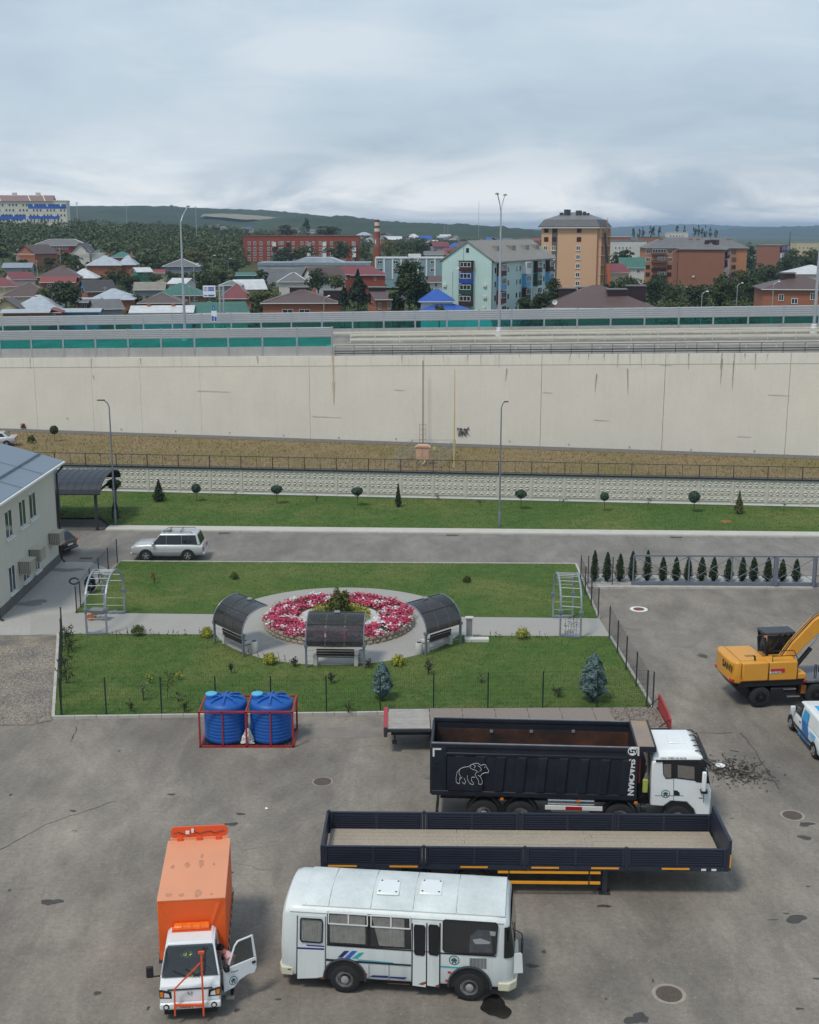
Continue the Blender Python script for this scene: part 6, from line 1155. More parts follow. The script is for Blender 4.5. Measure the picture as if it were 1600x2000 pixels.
cdec([(736, 1240), (742, 1240), (742, 1600), (736, 1600)], -CA - .004, -CA - .008, 'door_gap', DGREY); cdec([(1190, 1330), (1196, 1330), (1190, 1600), (1184, 1600)], -CA - .004, -CA - .008, 'door_gap', DGREY); cdec([(455, 1490), (890, 1492), (890, 1497), (455, 1496)], -CA - .004, -CA - .008, 'door_gap', DGREY)
cdec([(742, 1415), (790, 1415), (828, 1450), (828, 1490), (742, 1485)], -CA - .004, -CA - .012, 'door_handle', BLACK); p = on(dt, OC[0] + SCB * 617, OC[1] + SCB * 1465, 1, -CA); emblem(dt, (p.x, 0, p.z), 1, -CA - .010, .16)
p = on(dt, OC[0] + SCB * 735, OC[1] + SCB * 925, 1, -CA + .05); text('www  8 800 333 04 09', .10, DGREY, dt, (p.x, -CA + .025, p.z), (R(78), 0, 0)); cdec([(1115, 1522), (1172, 1524), (1172, 1536), (1115, 1534)], -CA - .004, -CA - .009, 'door_badge', DGREY)
MB().tube([(9.9, -CA - .02, 2.62), (10.0, -CA - .28, 2.5)], .03, 6).build('mirror_arm', BLACK, dt); MB().box(9.82, 9.98, -CA - .30, -CA - .16, 1.78, 2.55).build('mirror', CABW, dt, bevel=.05); MB().box(9.80, 10.05, -CA - .26, -CA - .02, 1.68, 1.80).build('mirror_bracket', BLACK, dt, bevel=.03)
MB().prism([(10.03, 2.56), (10.17, 1.86), (10.185, 1.87), (10.05, 2.58)], 1, -CA + .1, CA - .1).build('windscreen', DGLASS, dt); MB().prism([(9.80, 2.94), (10.15, 2.70), (10.2, 2.62), (10.12, 2.64), (9.84, 2.82)], 1, -CA + .02, CA - .02).build('sun_visor', BLACK, dt)
for k in range(5): y = -CA + .25 + k * .48; MB().tube([(9.60, y, 3.14), (9.75, y, 3.15), (9.88, y, 3.06)], .025, 5).build('roof_marker', BLACK, dt)
MB().tube([(9.95, -CA + .06, 2.92), (9.98, -CA + .3, 3.02), (9.98, CA - .3, 3.02), (9.95, CA - .06, 2.92)], .03, 6).build('roof_bar', BLACK, dt)
MB().box(8.6, 9.65, -CA + .02, -CA + .25, .4, 1.2).build('wheel_well', BLACK, dt); MB().box(9.9, 10.25, -CA - .01, CA + .01, .42, .66).build('front_bumper', CABW, dt, bevel=.05)
# ------------------------------------------------------------------ dropside semi-trailer
dtr = empty('dropside_trailer', (-2.92, 37.12, 0), R(-1.0), 'long dark blue dropside semi-trailer with an empty plank floor', 'trailer')
TB = mat('trailer_blue_black', (.028, .034, .054), .45, .1, var=.15, vs=1.5, fine=.05); TL, TW = 13.46, 2.52; PLK = mat('trailer_plank', (.42, .36, .28), .85, var=.25, vs=.9, fine=.22, col2=(.28, .24, .19)); YELR = mat('yellow_reflector', (.85, .36, .03), .3, var=.04)
for k in range(9):
    for j in range(3):
        x0 = .12 + j * (TL - .24) / 3 + (.25 if k % 2 else 0) * (j > 0); x1 = .12 + (j + 1) * (TL - .24) / 3 + (.25 if k % 2 else 0) * (j < 2); y0 = .10 + k * (TW - .2) / 9
        MB().box(x0 + .005, x1 - .005, y0 + .005, y0 + (TW - .2) / 9 - .005, 1.14, 1.18 + random.uniform(0, .006)).build('floor_plank', PLK, dtr)
def board(L_):
    m_ = MB(); m_.box(0.03, L_ - .03, -.02, .02, 1.18, 1.78)
    for k in range(6):
        z = 1.24 + k * .085
        for y in (-.055, .055): m_.box(.14, L_ - .14, min(0, y), max(0, y), z, z + .04)
    for x in (.03, L_ - .11, L_ * .5 - .04): m_.box(x, x + .08, -.058, .058, 1.18, 1.78)
    m_.box(.0, L_, -.045, .045, 1.76, 1.80); return m_.mesh('side_board', TB)
NB = 4; BLn = (TL - .1) / NB; bm_ = board(BLn - .06)
for k in range(NB):
    for y in (0.04, TW - .04): inst('side_board', bm_, dtr, (.05 + k * BLn + .03, y, 0))
for k in range(NB + 1):
    for y in (.02, TW - .02): MB().box(.05 + k * BLn - .05, .05 + k * BLn + .05, y - .05, y + .05, 1.05, 1.84).build('corner_post', TB, dtr)
MB().box(-.03, .05, .0, TW, 1.05, 1.80).build('tail_board', TB, dtr); MB().box(TL - .05, TL + .05, -.02, TW + .02, 1.05, 2.12).build('head_board', TB, dtr)
MB().box(0, TL, .0, .10, 1.0, 1.16).build('side_rail', TB, dtr); MB().box(0, TL, TW - .1, TW, 1.0, 1.16).build('side_rail', TB, dtr); MB().box(.2, TL - .3, .7, .85, .72, 1.1).build('chassis_beam', BLACK, dtr); MB().box(.2, TL - .3, TW - .85, TW - .7, .72, 1.1).build('chassis_beam', BLACK, dtr)
for px0, px1 in ((641, 697), (761, 816), (899, 953), (1038, 1092), (1155, 1209), (1293, 1347)):
    a, b = on(dtr, px0, 1692, 1, 0), on(dtr, px1, 1692, 1, 0); MB().box(a.x, b.x, -.014, -.004, 1.06, 1.12).build('reflector_strip', YELR, dtr)
MB().box(TL + .01, TL + .045, -.035, -.022, 1.15, 1.62).build('reflector_strip', YELR, dtr)
for z in (.90, .52): 
    for x0, x1 in ((5.85, 6.2), (6.24, 8.85), (8.9, 9.25)): MB().box(x0, x1, .02, .06, z - .04, z + .05).build('guard_rail', YELR, dtr)
for x in (6.2, 8.9): MB().box(x - .04, x + .04, .06, .12, .45, 1.05).build('guard_post', BLACK, dtr)
for y in (.35, TW - .35): MB().box(9.35, 9.52, y - .1, y + .1, .06, 1.05).build('landing_leg', DGREY, dtr); MB().box(9.25, 9.62, y - .16, y + .16, 0, .06).build('leg_foot', DGREY, dtr)
for x in (1.1, 3.06, 5.0):
    for y, s_ in ((.28, -1), (TW - .28, 1)): wheel(dtr, x, y, .50, .34, RIMW, s_, 'dish', .56)
    MB().tube([(x, .2, .5), (x, TW - .2, .5)], .07, 8).build('axle', BLACK, dtr); MB().tube([(x + .60 * math.cos(t), .28, .52 + .56 * math.sin(t)) for t in np.linspace(.3, math.pi - .3, 10)], .04, 5).build('mudguard', BLACK, dtr)
for px in (1375, 1395): p = on(dtr, px, 1694, 1, -.01); MB().box(p.x - .08, p.x + .08, -.015, -.004, 1.03, 1.10).build('type_plate', PVC, dtr)
# ------------------------------------------------------------------ red flatbed trailer
fbt = empty('flatbed_trailer', (-0.98, 48.5, 0), R(.7), 'low flatbed trailer with a worn plank deck and red end boards', 'trailer')
REDP = mat('faded_red_paint', (.36, .045, .05), .55, var=.15, vs=2, fine=.1); FL, FW = 12.0, 2.35; DK1 = mat('pale_deck', (.33, .31, .28), .9, var=.2, vs=2.5, fine=.2); DK2 = mat('mossy_brown_deck', (.26, .22, .19), .95, var=.25, vs=1.2, fine=.3, col2=(.20, .165, .14))
MB().box(0, FL, 0, .09, .98, 1.10).build('side_beam', DGREY, fbt); MB().box(0, FL, FW - .09, FW, .98, 1.10).build('side_beam', DGREY, fbt); MB().box(.2, FL - .2, .6, .8, .6, 1.05).build('chassis_beam', BLACK, fbt); MB().box(.2, FL - .2, FW - .8, FW - .6, .6, 1.05).build('chassis_beam', BLACK, fbt)
xs = [.08, 1.88] + [1.88 + (FL - 1.96) * k / 7 for k in range(1, 8)]
for i, (a, b) in enumerate(zip(xs[:-1], xs[1:])):
    if i == 0:
        for k in range(8): MB().box(a + .01, b - .02, .09 + k * .27, .09 + k * .27 + .262, 1.07, 1.112 + random.uniform(0, .008)).build('deck_plank', DK1, fbt)
    else: MB().box(a + .012, b - .012, .02, FW - .02, 1.07, 1.10 + random.uniform(0, .01)).build('deck_panel', DK2, fbt)
MB().box(-.12, .06, -.04, FW + .04, .92, 1.16).build('tail_beam', REDP, fbt); MB().box(-.10, .04, -.10, .02, .80, 1.22).build('tail_lamp_box', DGREY, fbt)
MB().prism([(0, 1.0), (FW, 1.0), (FW, 1.72), (FW - .3, 1.76), (.35, 1.62), (0, 1.5)], 0, FL - .02, FL + .06).build('head_board', REDP, fbt); MB().bar((FL - .45, .1, 1.1), (FL, .1, 1.45), .03).build('brace', BLACK, fbt); MB().bar((FL - .5, FW - .1, 1.1), (FL, FW - .1, 1.6), .03).build('brace', BLACK, fbt)
for x in (2.2, 3.5):
    for y, s_ in ((.3, -1), (FW - .3, 1)): wheel(fbt, x, y, .42, .28, RIMW, s_, 'dish', .56)
MB().bar((.35, .15, .5), (.35, .15, 1.0), .08).build('stand', BLACK, fbt); MB().box(.25, .45, .05, .25, .42, .52).build('stand_foot', BLACK, fbt); MB().box(10.2, 10.4, .3, .5, 0, 1.0).build('landing_leg', DGREY, fbt)
lt = leaves('leaf_litter', np.stack([rng.uniform(FL - 2.2, FL - .1, 900), rng.uniform(.1, FW - .1, 900), rng.uniform(1.105, 1.13, 900)], 1), .035, foliage('dry_litter', (.10, .08, .06), (.24, .20, .16)), fbt, np.tile([0, 0, 1.0], (900, 1)), kind='stuff')
# ------------------------------------------------------------------ wheeled excavator
ex = empty('excavator', (14.44, 54.62, 0), R(6.5), 'yellow wheeled excavator at the right edge of the yard', 'excavator')
YEX = mat('excavator_yellow', (.66, .30, .035), .4, var=.05, vs=1.5, coat=.2); BEX = mat('excavator_black', (.014, .014, .016), .5, var=.2); YTOP = YEX
plan = [(.30, -.78), (.36, -1.02), (.48, -1.18), (.75, -1.22), (.75, 1.22), (.48, 1.18), (.36, 1.02), (.30, .78), (.28, 0)]
MB().prism(plan, 2, 1.22, 2.28).build('counterweight', YEX, ex, bevel=.10)
MB().box(.76, 2.02, -1.24, 1.22, 1.34, 2.24).build('engine_cover', YEX, ex, bevel=.06); MB().box(2.03, 3.40, -1.24, -.35, 1.34, 2.24).build('side_cabinet', YEX, ex, bevel=.05); MB().box(2.03, 3.4, -.34, .3, 1.34, 2.0).build('boom_mount', BEX, ex); MB().box(3.41, 3.85, -1.22, -.55, 1.34, 1.64).build('front_cabinet', YEX, ex, bevel=.06)
for x in (2.02, 3.405): MB().box(x - .008, x + .008, -1.246, -1.23, 1.36, 2.2).build('panel_gap', BEX, ex)
MB().box(.78, 2.0, -.9, .95, 2.24, 2.262).build('engine_lid', YEX, ex, bevel=.01); MB().box(1.2, 1.65, -.45, -.2, 2.263, 2.268).build('lid_vent', mat('vent_brown', (.30, .16, .06), .7), ex); MB().tube([(1.45, -.9, 2.25), (1.45, -.9, 2.42), (1.38, -.9, 2.47)], .045, 8).build('exhaust', BEX, ex)
MB().box(.6, 3.8, -1.15, 1.15, 1.05, 1.33).build('turntable_frame', BEX, ex); MB().prism([(.36, 1.22), (1.1, 1.22), (1.3, .62), (.85, .62)], 1, -.95, .95).build('dozer_blade_rear', BEX, ex)
text('SANY', .46, BEX, ex, (.285, -.55, 1.88), (R(90), 0, R(-88)), bold=.012)
lg = MB().box(2.1, 2.78, -1.252, -1.245, 1.72, 1.92).build('model_plate', mat('plate_red', (.45, .02, .03), .4), ex, bevel=.03); MB().box(2.06, 2.6, -1.258, -1.252, 1.70, 1.80).build('plate_white', PVC, lg); text('SY215W', .13, BEX, ex, (2.34, -1.26, 1.75), (R(90), 0, 0), bold=.003)
for y in (-1.0, .9): MB().box(.28, .42, y - .14, y + .14, 1.30, 1.42).build('tail_light', REDL, ex, bevel=.02)
MB().box(.66, .75, -1.245, -1.22, 1.36, 1.5).build('side_reflector', AMBER, ex)
# cab
cbm = MB()
for p, q in (((2.2, .35, 2.0), (2.05, .4, 3.02)), ((2.2, 1.18, 2.0), (2.05, 1.14, 3.02)), ((3.55, .35, 2.0), (3.35, .4, 3.02)), ((3.55, 1.18, 2.0), (3.35, 1.14, 3.02)), ((2.9, .35, 1.6), (2.8, .38, 3.02))): cbm.bar(p, q, .09)
cbm.build('cab_frame', BEX, ex); MB().box(1.98, 3.55, .30, 1.22, 3.0, 3.14).build('cab_roof', mat('cab_roof_grey', (.045, .05, .06), .45), ex, bevel=.05); MB().box(2.15, 3.6, .34, 1.2, 1.34, 2.02).build('cab_lower', YEX, ex, bevel=.04)
MB().box(2.17, 3.5, .365, .375, 2.05, 2.98).build('cab_pane', glass('cab_pane', (.20, .22, .22), .75), ex); MB().box(2.45, 2.9, .55, 1.0, 2.0, 2.75).build('operator_seat', BEX, ex, bevel=.08); MB().box(2.13, 2.14, .42, 1.12, 2.05, 2.98).build('cab_pane', MATS['cab_pane'], ex)
MB().tube([(2.05, .28, 2.3), (1.7, .2, 2.3), (1.65, .25, 3.0), (2.0, .3, 3.12)], .04, 7).build('guard_hoop', BEX, ex); MB().box(1.72, 1.92, .0, .22, 2.35, 2.62).build('rear_mirror', BEX, ex, bevel=.03); MB().box(2.0, 2.08, .25, .4, 2.92, 3.02).build('beacon', AMBER, ex)
cabs_ = [o for o in ex.children if o.name.split('.')[0] in ('cab_frame', 'cab_roof', 'cab_lower', 'cab_pane', 'operator_seat', 'guard_hoop', 'rear_mirror', 'beacon')]
for o in cabs_: o.location.x += .36
MB().tube([(2.2, -1.15, 2.22), (2.2, -1.15, 2.75), (3.2, -1.15, 2.75), (3.45, -1.15, 2.25)], .022, 6).build('handrail', BEX, ex); MB().tube([(2.2, -1.15, 2.5), (3.3, -1.15, 2.5)], .018, 6).build('handrail', BEX, ex); MB().tube([(4.3, -1.1, 1.3), (4.3, -1.1, 2.0), (4.38, -1.1, 2.0), (4.38, -1.1, 1.3)], .02, 6).build('handrail', BEX, ex)
# boom, stick and cylinder
def beam(pts, w, hs, name, m): 
    m_ = MB(); rings = []
    for i, ((x, z), h) in enumerate(zip(pts, hs)):
        a = pts[max(i - 1, 0)]; b = pts[min(i + 1, len(pts) - 1)]; d = Vector((b[0] - a[0], 0, b[1] - a[1])).normalized(); n_ = Vector((-d.z, 0, d.x)) * h / 2; rings.append([(x - n_.x, -.2 - w, z - n_.z), (x + n_.x, -.2 - w, z + n_.z), (x + n_.x, -.2 + w, z + n_.z), (x - n_.x, -.2 + w, z - n_.z)])
    return m_.loft(rings).build(name, m, ex, bevel=.03)
beam([(3.05, 1.85), (3.6, 2.6), (4.6, 3.65), (5.5, 4.25), (6.9, 4.5), (8.0, 4.2)], .24, [.45, .55, .66, .64, .55, .4], 'boom', YEX); beam([(7.7, 4.6), (8.1, 4.0), (8.5, 2.6), (8.7, 1.4)], .18, [.3, .5, .4, .3], 'stick', YEX)
MB().prism([(8.4, 1.4), (9.2, 1.5), (9.5, .9), (9.2, .2), (8.5, .1), (8.9, .7)], 1, -.7, .3).build('bucket', BEX, ex); MB().tube([(3.75, -.2, 1.6), (4.45, -.2, 2.5)], .11, 10).build('cylinder', BEX, ex); MB().tube([(4.4, -.2, 2.45), (5.05, -.2, 3.4)], .055, 10).build('cylinder_rod', CHROME, ex)
for k in range(3): MB().tube([(3.0, -.30 + .08 * k, 2.2), (3.45, -.35 + .08 * k, 2.95), (4.45, -.3 + .08 * k, 4.02), (5.4, -.3 + .08 * k, 4.62)], .02, 5).build('hydraulic_hose', mat('tan_hose', (.45, .28, .12), .6) if k == 1 else BEX, ex)
# undercarriage
MB().box(1.0, 4.9, -.55, .55, .55, 1.04).build('undercarriage', BEX, ex, bevel=.05); MB().box(2.2, 3.4, -1.22, -.5, .45, .95).build('step_box', BEX, ex, bevel=.04)
for z, x in ((.92, 2.75), (.55, 2.95)): MB().box(x, x + .62, -1.30, -1.22, z - .03, z + .02).build('step', CHROME, ex)
for x in (1.75, 4.45):
    for y, s_ in ((-1.02, -1), (-.62, -1), (1.02, 1), (.62, 1)): wheel(ex, x, y, .50, .32, BEX, s_, 'dish', .55)
MB().box(3.75, 4.0, -1.0, -.7, .55, .95).build('rusty_bracket', mat('orange_bracket', (.35, .12, .03), .6), ex); MB().box(3.9, 5.6, -1.0, 1.0, 1.08, 1.16).build('front_deck', mat('deck_plate', (.16, .165, .18), .5, .3), ex); MB().box(3.72, 3.9, -1.26, -1.2, 1.22, 1.3).build('side_marker', REDL, ex); MB().box(4.6, 4.8, -1.0, -.8, 1.5, 1.85).build('work_lamp', BEX, ex, bevel=.03)
# ------------------------------------------------------------------ blue water tanks in a red frame
ck = empty('tank_frame', (-9.02, 49.12, 0), 0, 'red steel frame with a slatted floor around two blue tanks', 'frame'); CWd, CDp, CHt = 4.07, 1.95, 1.62
RF = mat('red_frame_paint', (.33, .03, .035), .45, var=.12, vs=3); xs = [.04, CWd / 2, CWd - .04]
for x in xs:
    for y in (.04, CDp - .04): MB().bar((x, y, 0), (x, y, CHt), .075).build('upright', RF, ck)
    for z in (.05, CHt): MB().bar((x, .04, z), (x, CDp - .04, z), .07).build('cross_bar', RF, ck)
for y in (.04, CDp - .04):
    for z in (.05, CHt): MB().bar((0, y, z), (CWd, y, z), .075).build('long_bar', RF, ck)
for x in (CWd * .25, CWd * .755): MB().bar((x, .03, .05), (x, .03, CHt), .055).build('strap', RF, ck)
for k in range(28): MB().box(.10 + k * .14, .15 + k * .14, .08, CDp - .08, .08, .12).build('floor_slat', BLACK, ck)
TKB = mat('tank_blue', (.011, .095, .37), .45, var=.08, vs=1.0, spec=.4); TKL = mat('tank_lid_blue', (.10, .42, .66), .4, var=.08)
for i, cx in enumerate((-9.02 + 1.04, -9.02 + 3.03)):
    tk = empty('water_tank', (cx, 49.12 + .98, .12), 0, ('left', 'right')[i] + ' blue ribbed plastic water tank inside the red frame', 'water tank', 'blue water tanks in the red frame'); prf = [(.88, 0), (.92, .04)]
    for k in range(9): z = .08 + k * .155; prf += [(.92, z), (.935, z + .03), (.935, z + .10), (.92, z + .13)]
    prf += [(.93, 1.50), (.925, 1.60), (.86, 1.70), (.55, 1.80), (.02, 1.86)]; MB().lathe(prf, 48).build('body', TKB, tk, smooth=True, ang=60)
    for k in range(8):
        a = 2 * math.pi * (k + .5) / 8 + (.39); m_ = MB(); q = [(.12, 1.90), (.35, 1.90), (.55, 1.88), (.74, 1.80), (.80, 1.71)]
        for (r0, z0), (r1, z1) in zip(q[:-1], q[1:]): m_.bar((r0 * math.cos(a), r0 * math.sin(a), z0 - .03), (r1 * math.cos(a), r1 * math.sin(a), z1 - .03), .10, .09)
        m_.build('top_rib', TKB, tk, bevel=.02)
    nk = MB().lathe([(.24, 1.68), (.24, 1.90), (.23, 1.92)], 20, (-.62, .1, 0)).build('filler_neck', TKB, tk, smooth=True); MB().lathe([(.255, 1.90), (.255, 1.95), (.23, 1.97), (.01, 1.975)], 20, (-.62, .1, 0)).build('lid', TKL, nk, smooth=True); MB().lathe([(.16, 1.86), (.14, 1.91), (.01, 1.92)], 16).build('top_boss', TKB, tk, smooth=True)
rg = empty('rag_heap', (-9.02 + 2.05, 49.12 + .30, .12), 0, 'crumpled white cloth between the two blue tanks', 'rags'); m_ = MB(); rr2 = random.Random(4); k = 14
vs_ = []
for j in range(8):
    for i in range(k): t = 2 * math.pi * i / k; f = (1 - j / 8); vs_.append(((.26 * f + .05) * math.cos(t) * rr2.uniform(.65, 1.25), (.16 * f + .04) * math.sin(t) * rr2.uniform(.65, 1.25), .0 + .62 * (j / 7) * rr2.uniform(.9, 1.05)))
m_.add(vs_, [(j * k + i, j * k + (i + 1) % k, (j + 1) * k + (i + 1) % k, (j + 1) * k + i) for j in range(7) for i in range(k)] + [tuple(7 * k + i for i in range(k))]).build('cloth', mat('white_cloth', (.56, .54, .50), .9, var=.2, vs=9), rg)
# cut branches and a white bowl in front of the dump truck
tw = empty('branch_pile', at(1432, 1503), 0, 'pile of dark cut twigs in front of the dump truck cab', 'twigs'); m_ = MB(); rr2 = random.Random(9)
for k in range(110):
    x, y = rr2.gauss(0, .6), rr2.gauss(-.2, .6); a = rr2.uniform(0, 6.28); l = rr2.uniform(.15, .6); p = Vector((x, y, .01)); q = p + Vector((l * math.cos(a), l * math.sin(a), rr2.uniform(0, .10))); m_.tube([p, p.lerp(q, .5) + Vector((rr2.uniform(-.06, .06), rr2.uniform(-.06, .06), .02)), q], [.016, .012, .006], 4)
tag(m_.build('twigs', mat('dark_twig_bark', (.035, .03, .026), .9), tw), kind='stuff'); tag(leaves('dead_leaves', np.stack([rng.normal(0, .7, 420), rng.normal(-.2, .7, 420), rng.uniform(.01, .05, 420)], 1), .05, F_LILAC, tw, np.tile([0, 0, 1.0], (420, 1))), kind='stuff')
hb = empty('white_bowl', at(1407, 1499), 0, 'white round bowl lying on the asphalt beside the truck cab', 'bowl'); MB().lathe([(.05, .02), (.16, .03), (.2, .10), (.19, .10), (.14, .05), (.02, .045)], 18).build('shell', PVC, hb, smooth=True)
for px, py, lab in ((521, 1580, 'small scrap of white litter on the asphalt'),): lp = empty('litter', at(px, py), 0, lab, 'litter'); MB().add([(-.06, -.05, .01), (.07, -.04, .03), (.05, .06, .01), (-.05, .05, .05), (0, 0, .06)], [(0, 1, 4), (1, 2, 4), (2, 3, 4), (3, 0, 4)]).build('paper', PVC, lp, recalc=False)
# ================================================================== the town beyond the raised road
BRK = lambda nm, c, c2: mat(nm, c, .85, var=.14, vs=.35, col2=c2, fine=.12)
OBR = BRK('orange_brick', (.38, .15, .085), (.31, .12, .07)); RBR = BRK('red_brick', (.30, .075, .045), (.25, .06, .04)); BBR = BRK('brown_brick', (.30, .135, .085), (.255, .11, .07))
WCOL = dict(orange=OBR, red=RBR, brown=BBR, white=mat('house_white', (.60, .58, .53), .8, var=.1, vs=.3, streak=.15), cream=mat('house_cream', (.56, .47, .30), .8, var=.1, vs=.3), green=mat('house_green', (.06, .20, .13), .7, var=.1), blue=mat('house_blue', (.08, .27, .42), .7, var=.1), grey=mat('house_grey', (.30, .31, .33), .8, var=.15, vs=.3, streak=.2), lilac=mat('house_lilac', (.25, .25, .32), .8, var=.1), yellow=mat('house_yellow', (.52, .42, .20), .8, var=.1), teal=mat('school_teal', (.22, .33, .36), .8, var=.08, streak=.1), mint=mat('mint_render', (.50, .67, .63), .8, var=.06, vs=.15, streak=.18), peach=mat('peach_render', (.60, .37, .23), .8, var=.05, vs=.1, streak=.06))
RF_ = lambda nm, c, m=.1: mat(nm, c, .5, m, var=.22, vs=.6, streak=.25, fine=.1)
RCOL = dict(brown=RF_('roof_brown', (.115, .075, .068)), maroon=RF_('roof_maroon', (.20, .055, .06)), red=RF_('roof_red', (.25, .06, .05)), grey=RF_('roof_slate', (.16, .155, .155)), dark=RF_('roof_dark', (.07, .065, .065)), zinc=RF_('roof_zinc', (.42, .46, .50), .2), white=RF_('roof_white', (.58, .59, .60)), green=RF_('roof_green', (.055, .155, .125)), blue=RF_('roof_blue', (.03, .10, .38)), tan=RF_('roof_tan', (.26, .235, .20)), bluegrey=RF_('roof_bluegrey', (.25, .30, .34)))
def window(parent, x, z, w, h, y=0.0, fm=PVC, pm=WINGL, mull=1):
    f = MB(); t = max(.07, min(w, h) * .10); f.frame(x - w / 2, x + w / 2, z - h / 2, z + h / 2, y - .10, y + .02, t)
    for k in range(1, mull + 1): xx = x - w / 2 + w * k / (mull + 1); f.box(xx - t * .45, xx + t * .45, y - .09, y + .02, z - h / 2 + t, z + h / 2 - t)
    o = f.build('window', fm, parent, recalc=False); MB().box(x - w / 2 + t * .5, x + w / 2 - t * .5, y - .05, y + .03, z - h / 2 + t * .5, z + h / 2 - t * .5).build('pane', pm, o, recalc=False); return o
def place(px0, px1, pyb, D, rz=0.0):
    c = atD((px0 + px1) / 2, pyb, D); s = scale_at(D, c.z); return c, s
def roof_mb(kind, w, dp, he, hr, ov=.55):
    m_ = MB(); x0, x1, y0, y1 = -w / 2 - ov, w / 2 + ov, -ov, dp + ov; t = .14; e = he - .05
    if kind == 'hip':
        k = min(dp / 2 + ov, w / 2 + ov - .4); ym = (y0 + y1) / 2; ra_, rb = (x0 + k, ym), (x1 - k, ym)
        m_.add([(x0, y0, e), (x1, y0, e), (x1, y1, e), (x0, y1, e), (*ra_, hr), (*rb, hr), (x0, y0, e - t), (x1, y0, e - t), (x1, y1, e - t), (x0, y1, e - t)], [(0, 1, 5, 4), (1, 2, 5), (2, 3, 4, 5), (3, 0, 4), (6, 7, 1, 0), (7, 8, 2, 1), (8, 9, 3, 2), (9, 6, 0, 3), (9, 8, 7, 6)]); edges = [((x0, y0, e), (*ra_, hr)), ((x1, y0, e), (*rb, hr)), ((*ra_, hr), (*rb, hr))]
    elif kind == 'gx':
        ym = (y0 + y1) / 2; m_.prism([(y0, e - t), (y0, e), (ym, hr), (y1, e), (y1, e - t), (ym, hr - t)], 0, x0, x1); edges = [((x0, ym, hr), (x1, ym, hr))]
    elif kind == 'gy':
        m_.prism([(x0, e - t), (x0, e), (0, hr), (x1, e), (x1, e - t), (0, hr - t)], 1, y0, y1); edges = [((0, y0, hr), (0, y1, hr))]
    else: m_.box(x0, x1, y0, y1, he, hr); edges = []
    return m_, edges
def house(label, px0, px1, pyb, pye, pyr, D, kind, wall_, roof_, dp=9.0, rz=0, wins=(), chim=(), trim=None, gable=None, group='houses beyond the raised road', name='house', cat='house'):
    c, s = place(px0, px1, pyb, D); w = (px1 - px0) / s; cr = math.cos(R(rz)); sr = abs(math.sin(R(rz)))
    if rz: w = max(3, (w - dp * sr) / cr)
    he, hr = max(1.8, (pyb - pye) / s), (pyb - pyr) / s; hr = max(hr, he + .5)
    r = empty(name, c, R(rz) - math.atan2(c.x, c.y) * .5, label, cat, group); W_ = WCOL[wall_]
    m_ = MB(); m_.box(-w / 2, w / 2, 0, dp, -4, he); m_.build('wall', W_, r)
    if kind in ('gx', 'gy'):
        g = MB(); e = .06
        if kind == 'gy': g.prism([(-w / 2, he), (w / 2, he), (0, hr - .15)], 1, .01, dp - .01)
        else: g.prism([(0, he), (dp, he), (dp / 2, hr - .15)], 0, -w / 2 + .01, w / 2 - .01)
        g.build('gable', WCOL[gable] if gable else W_, r)
    m_, ed = roof_mb(kind, w, dp, he, hr); rf = m_.build('roof', RCOL[roof_], r)
    if trim:
        for a, b in ed: MB().bar(Vector(a) + Vector((0, 0, .03)), Vector(b) + Vector((0, 0, .03)), .28, .12).build('ridge_cap', trim, rf)
    MB().bar((-w / 2 - .5, -.58, he - .08), (w / 2 + .5, -.58, he - .08), .12, .16).build('gutter', PVC, rf)
    for (px, py, ww, wh) in wins: p = on(r, px, py, 1, 0); window(r, p.x, p.z, ww / s, wh / s, -.01)
    if not wins and he > 2.0:
        n = max(1, int(w / 3.6))
        for k in range(n): window(r, -w / 2 + w * (k + .5) / n, he - 1.25 if he > 2.6 else he - 1.0, 1.15, 1.25 if he > 2.6 else .9, -.01)
    for i, (px, py, ch) in enumerate(chim): p = on(r, px, py, 1, dp * .45); MB().box(p.x - .35, p.x + .35, dp * .45 - .35, dp * .45 + .35, he, p.z + ch * .5).build('chimney', OBR, r)
    return r
TW_ = PVC
Hs = house
Hs('orange brick house with a bare gable and brown roof below the wood', 13, 88, 512, 496, 478.5, 480, 'gy', 'orange', 'brown', 13, -32, [(35, 489, 5, 5), (35, 503, 6, 6)])
Hs('long red building with a grey hipped roof edged in white', 68, 172, 508, 480, 468, 520, 'hip', 'red', 'grey', 12, 0, [(91 + 5.7 * k, 484, 5, 5) for k in range(8)] + [(150, 485, 6, 6), (157, 485, 6, 6)] + [(90 + 5 * k, 495, 4, 4) for k in range(6)], trim=TW_)
Hs('cream house with a steep black roof and two gables', 137, 178, 505, 494, 475, 500, 'gy', 'white', 'dark', 12, -6, [(171, 490, 6, 5)])
Hs('cream wing with a small white dormer beside the black roofed house', 178, 208, 505, 495, 484, 495, 'gy', 'white', 'dark', 9, 6, [(197, 491, 5, 5)])
Hs('orange brick house with a pale zinc hipped roof', 171, 236, 536, 518, 500, 430, 'hip', 'orange', 'zinc', 13, 0, [(190, 526, .1, .1)], [(212, 500, 1.6)])
Hs('orange brick wing with a pale zinc roof right of the hipped house', 232, 264, 534, 517, 500, 436, 'hip', 'orange', 'zinc', 11, 0, [(248, 524, .1, .1)], [(257, 497, 2)])
Hs('house with a green roof behind the zinc roofed brick house', 217, 255, 512, 505, 492, 460, 'hip', 'orange', 'green', 12)
Hs('low shed with a blue grey roof left of the brown roofed house', 8, 60, 532, 523, 514, 440, 'gx', 'grey', 'bluegrey', 8)
Hs('house with a maroon roof and a white gable on its right', 16, 79, 557, 548, 532, 390, 'gx', 'white', 'maroon', 8, 28, gable='white')
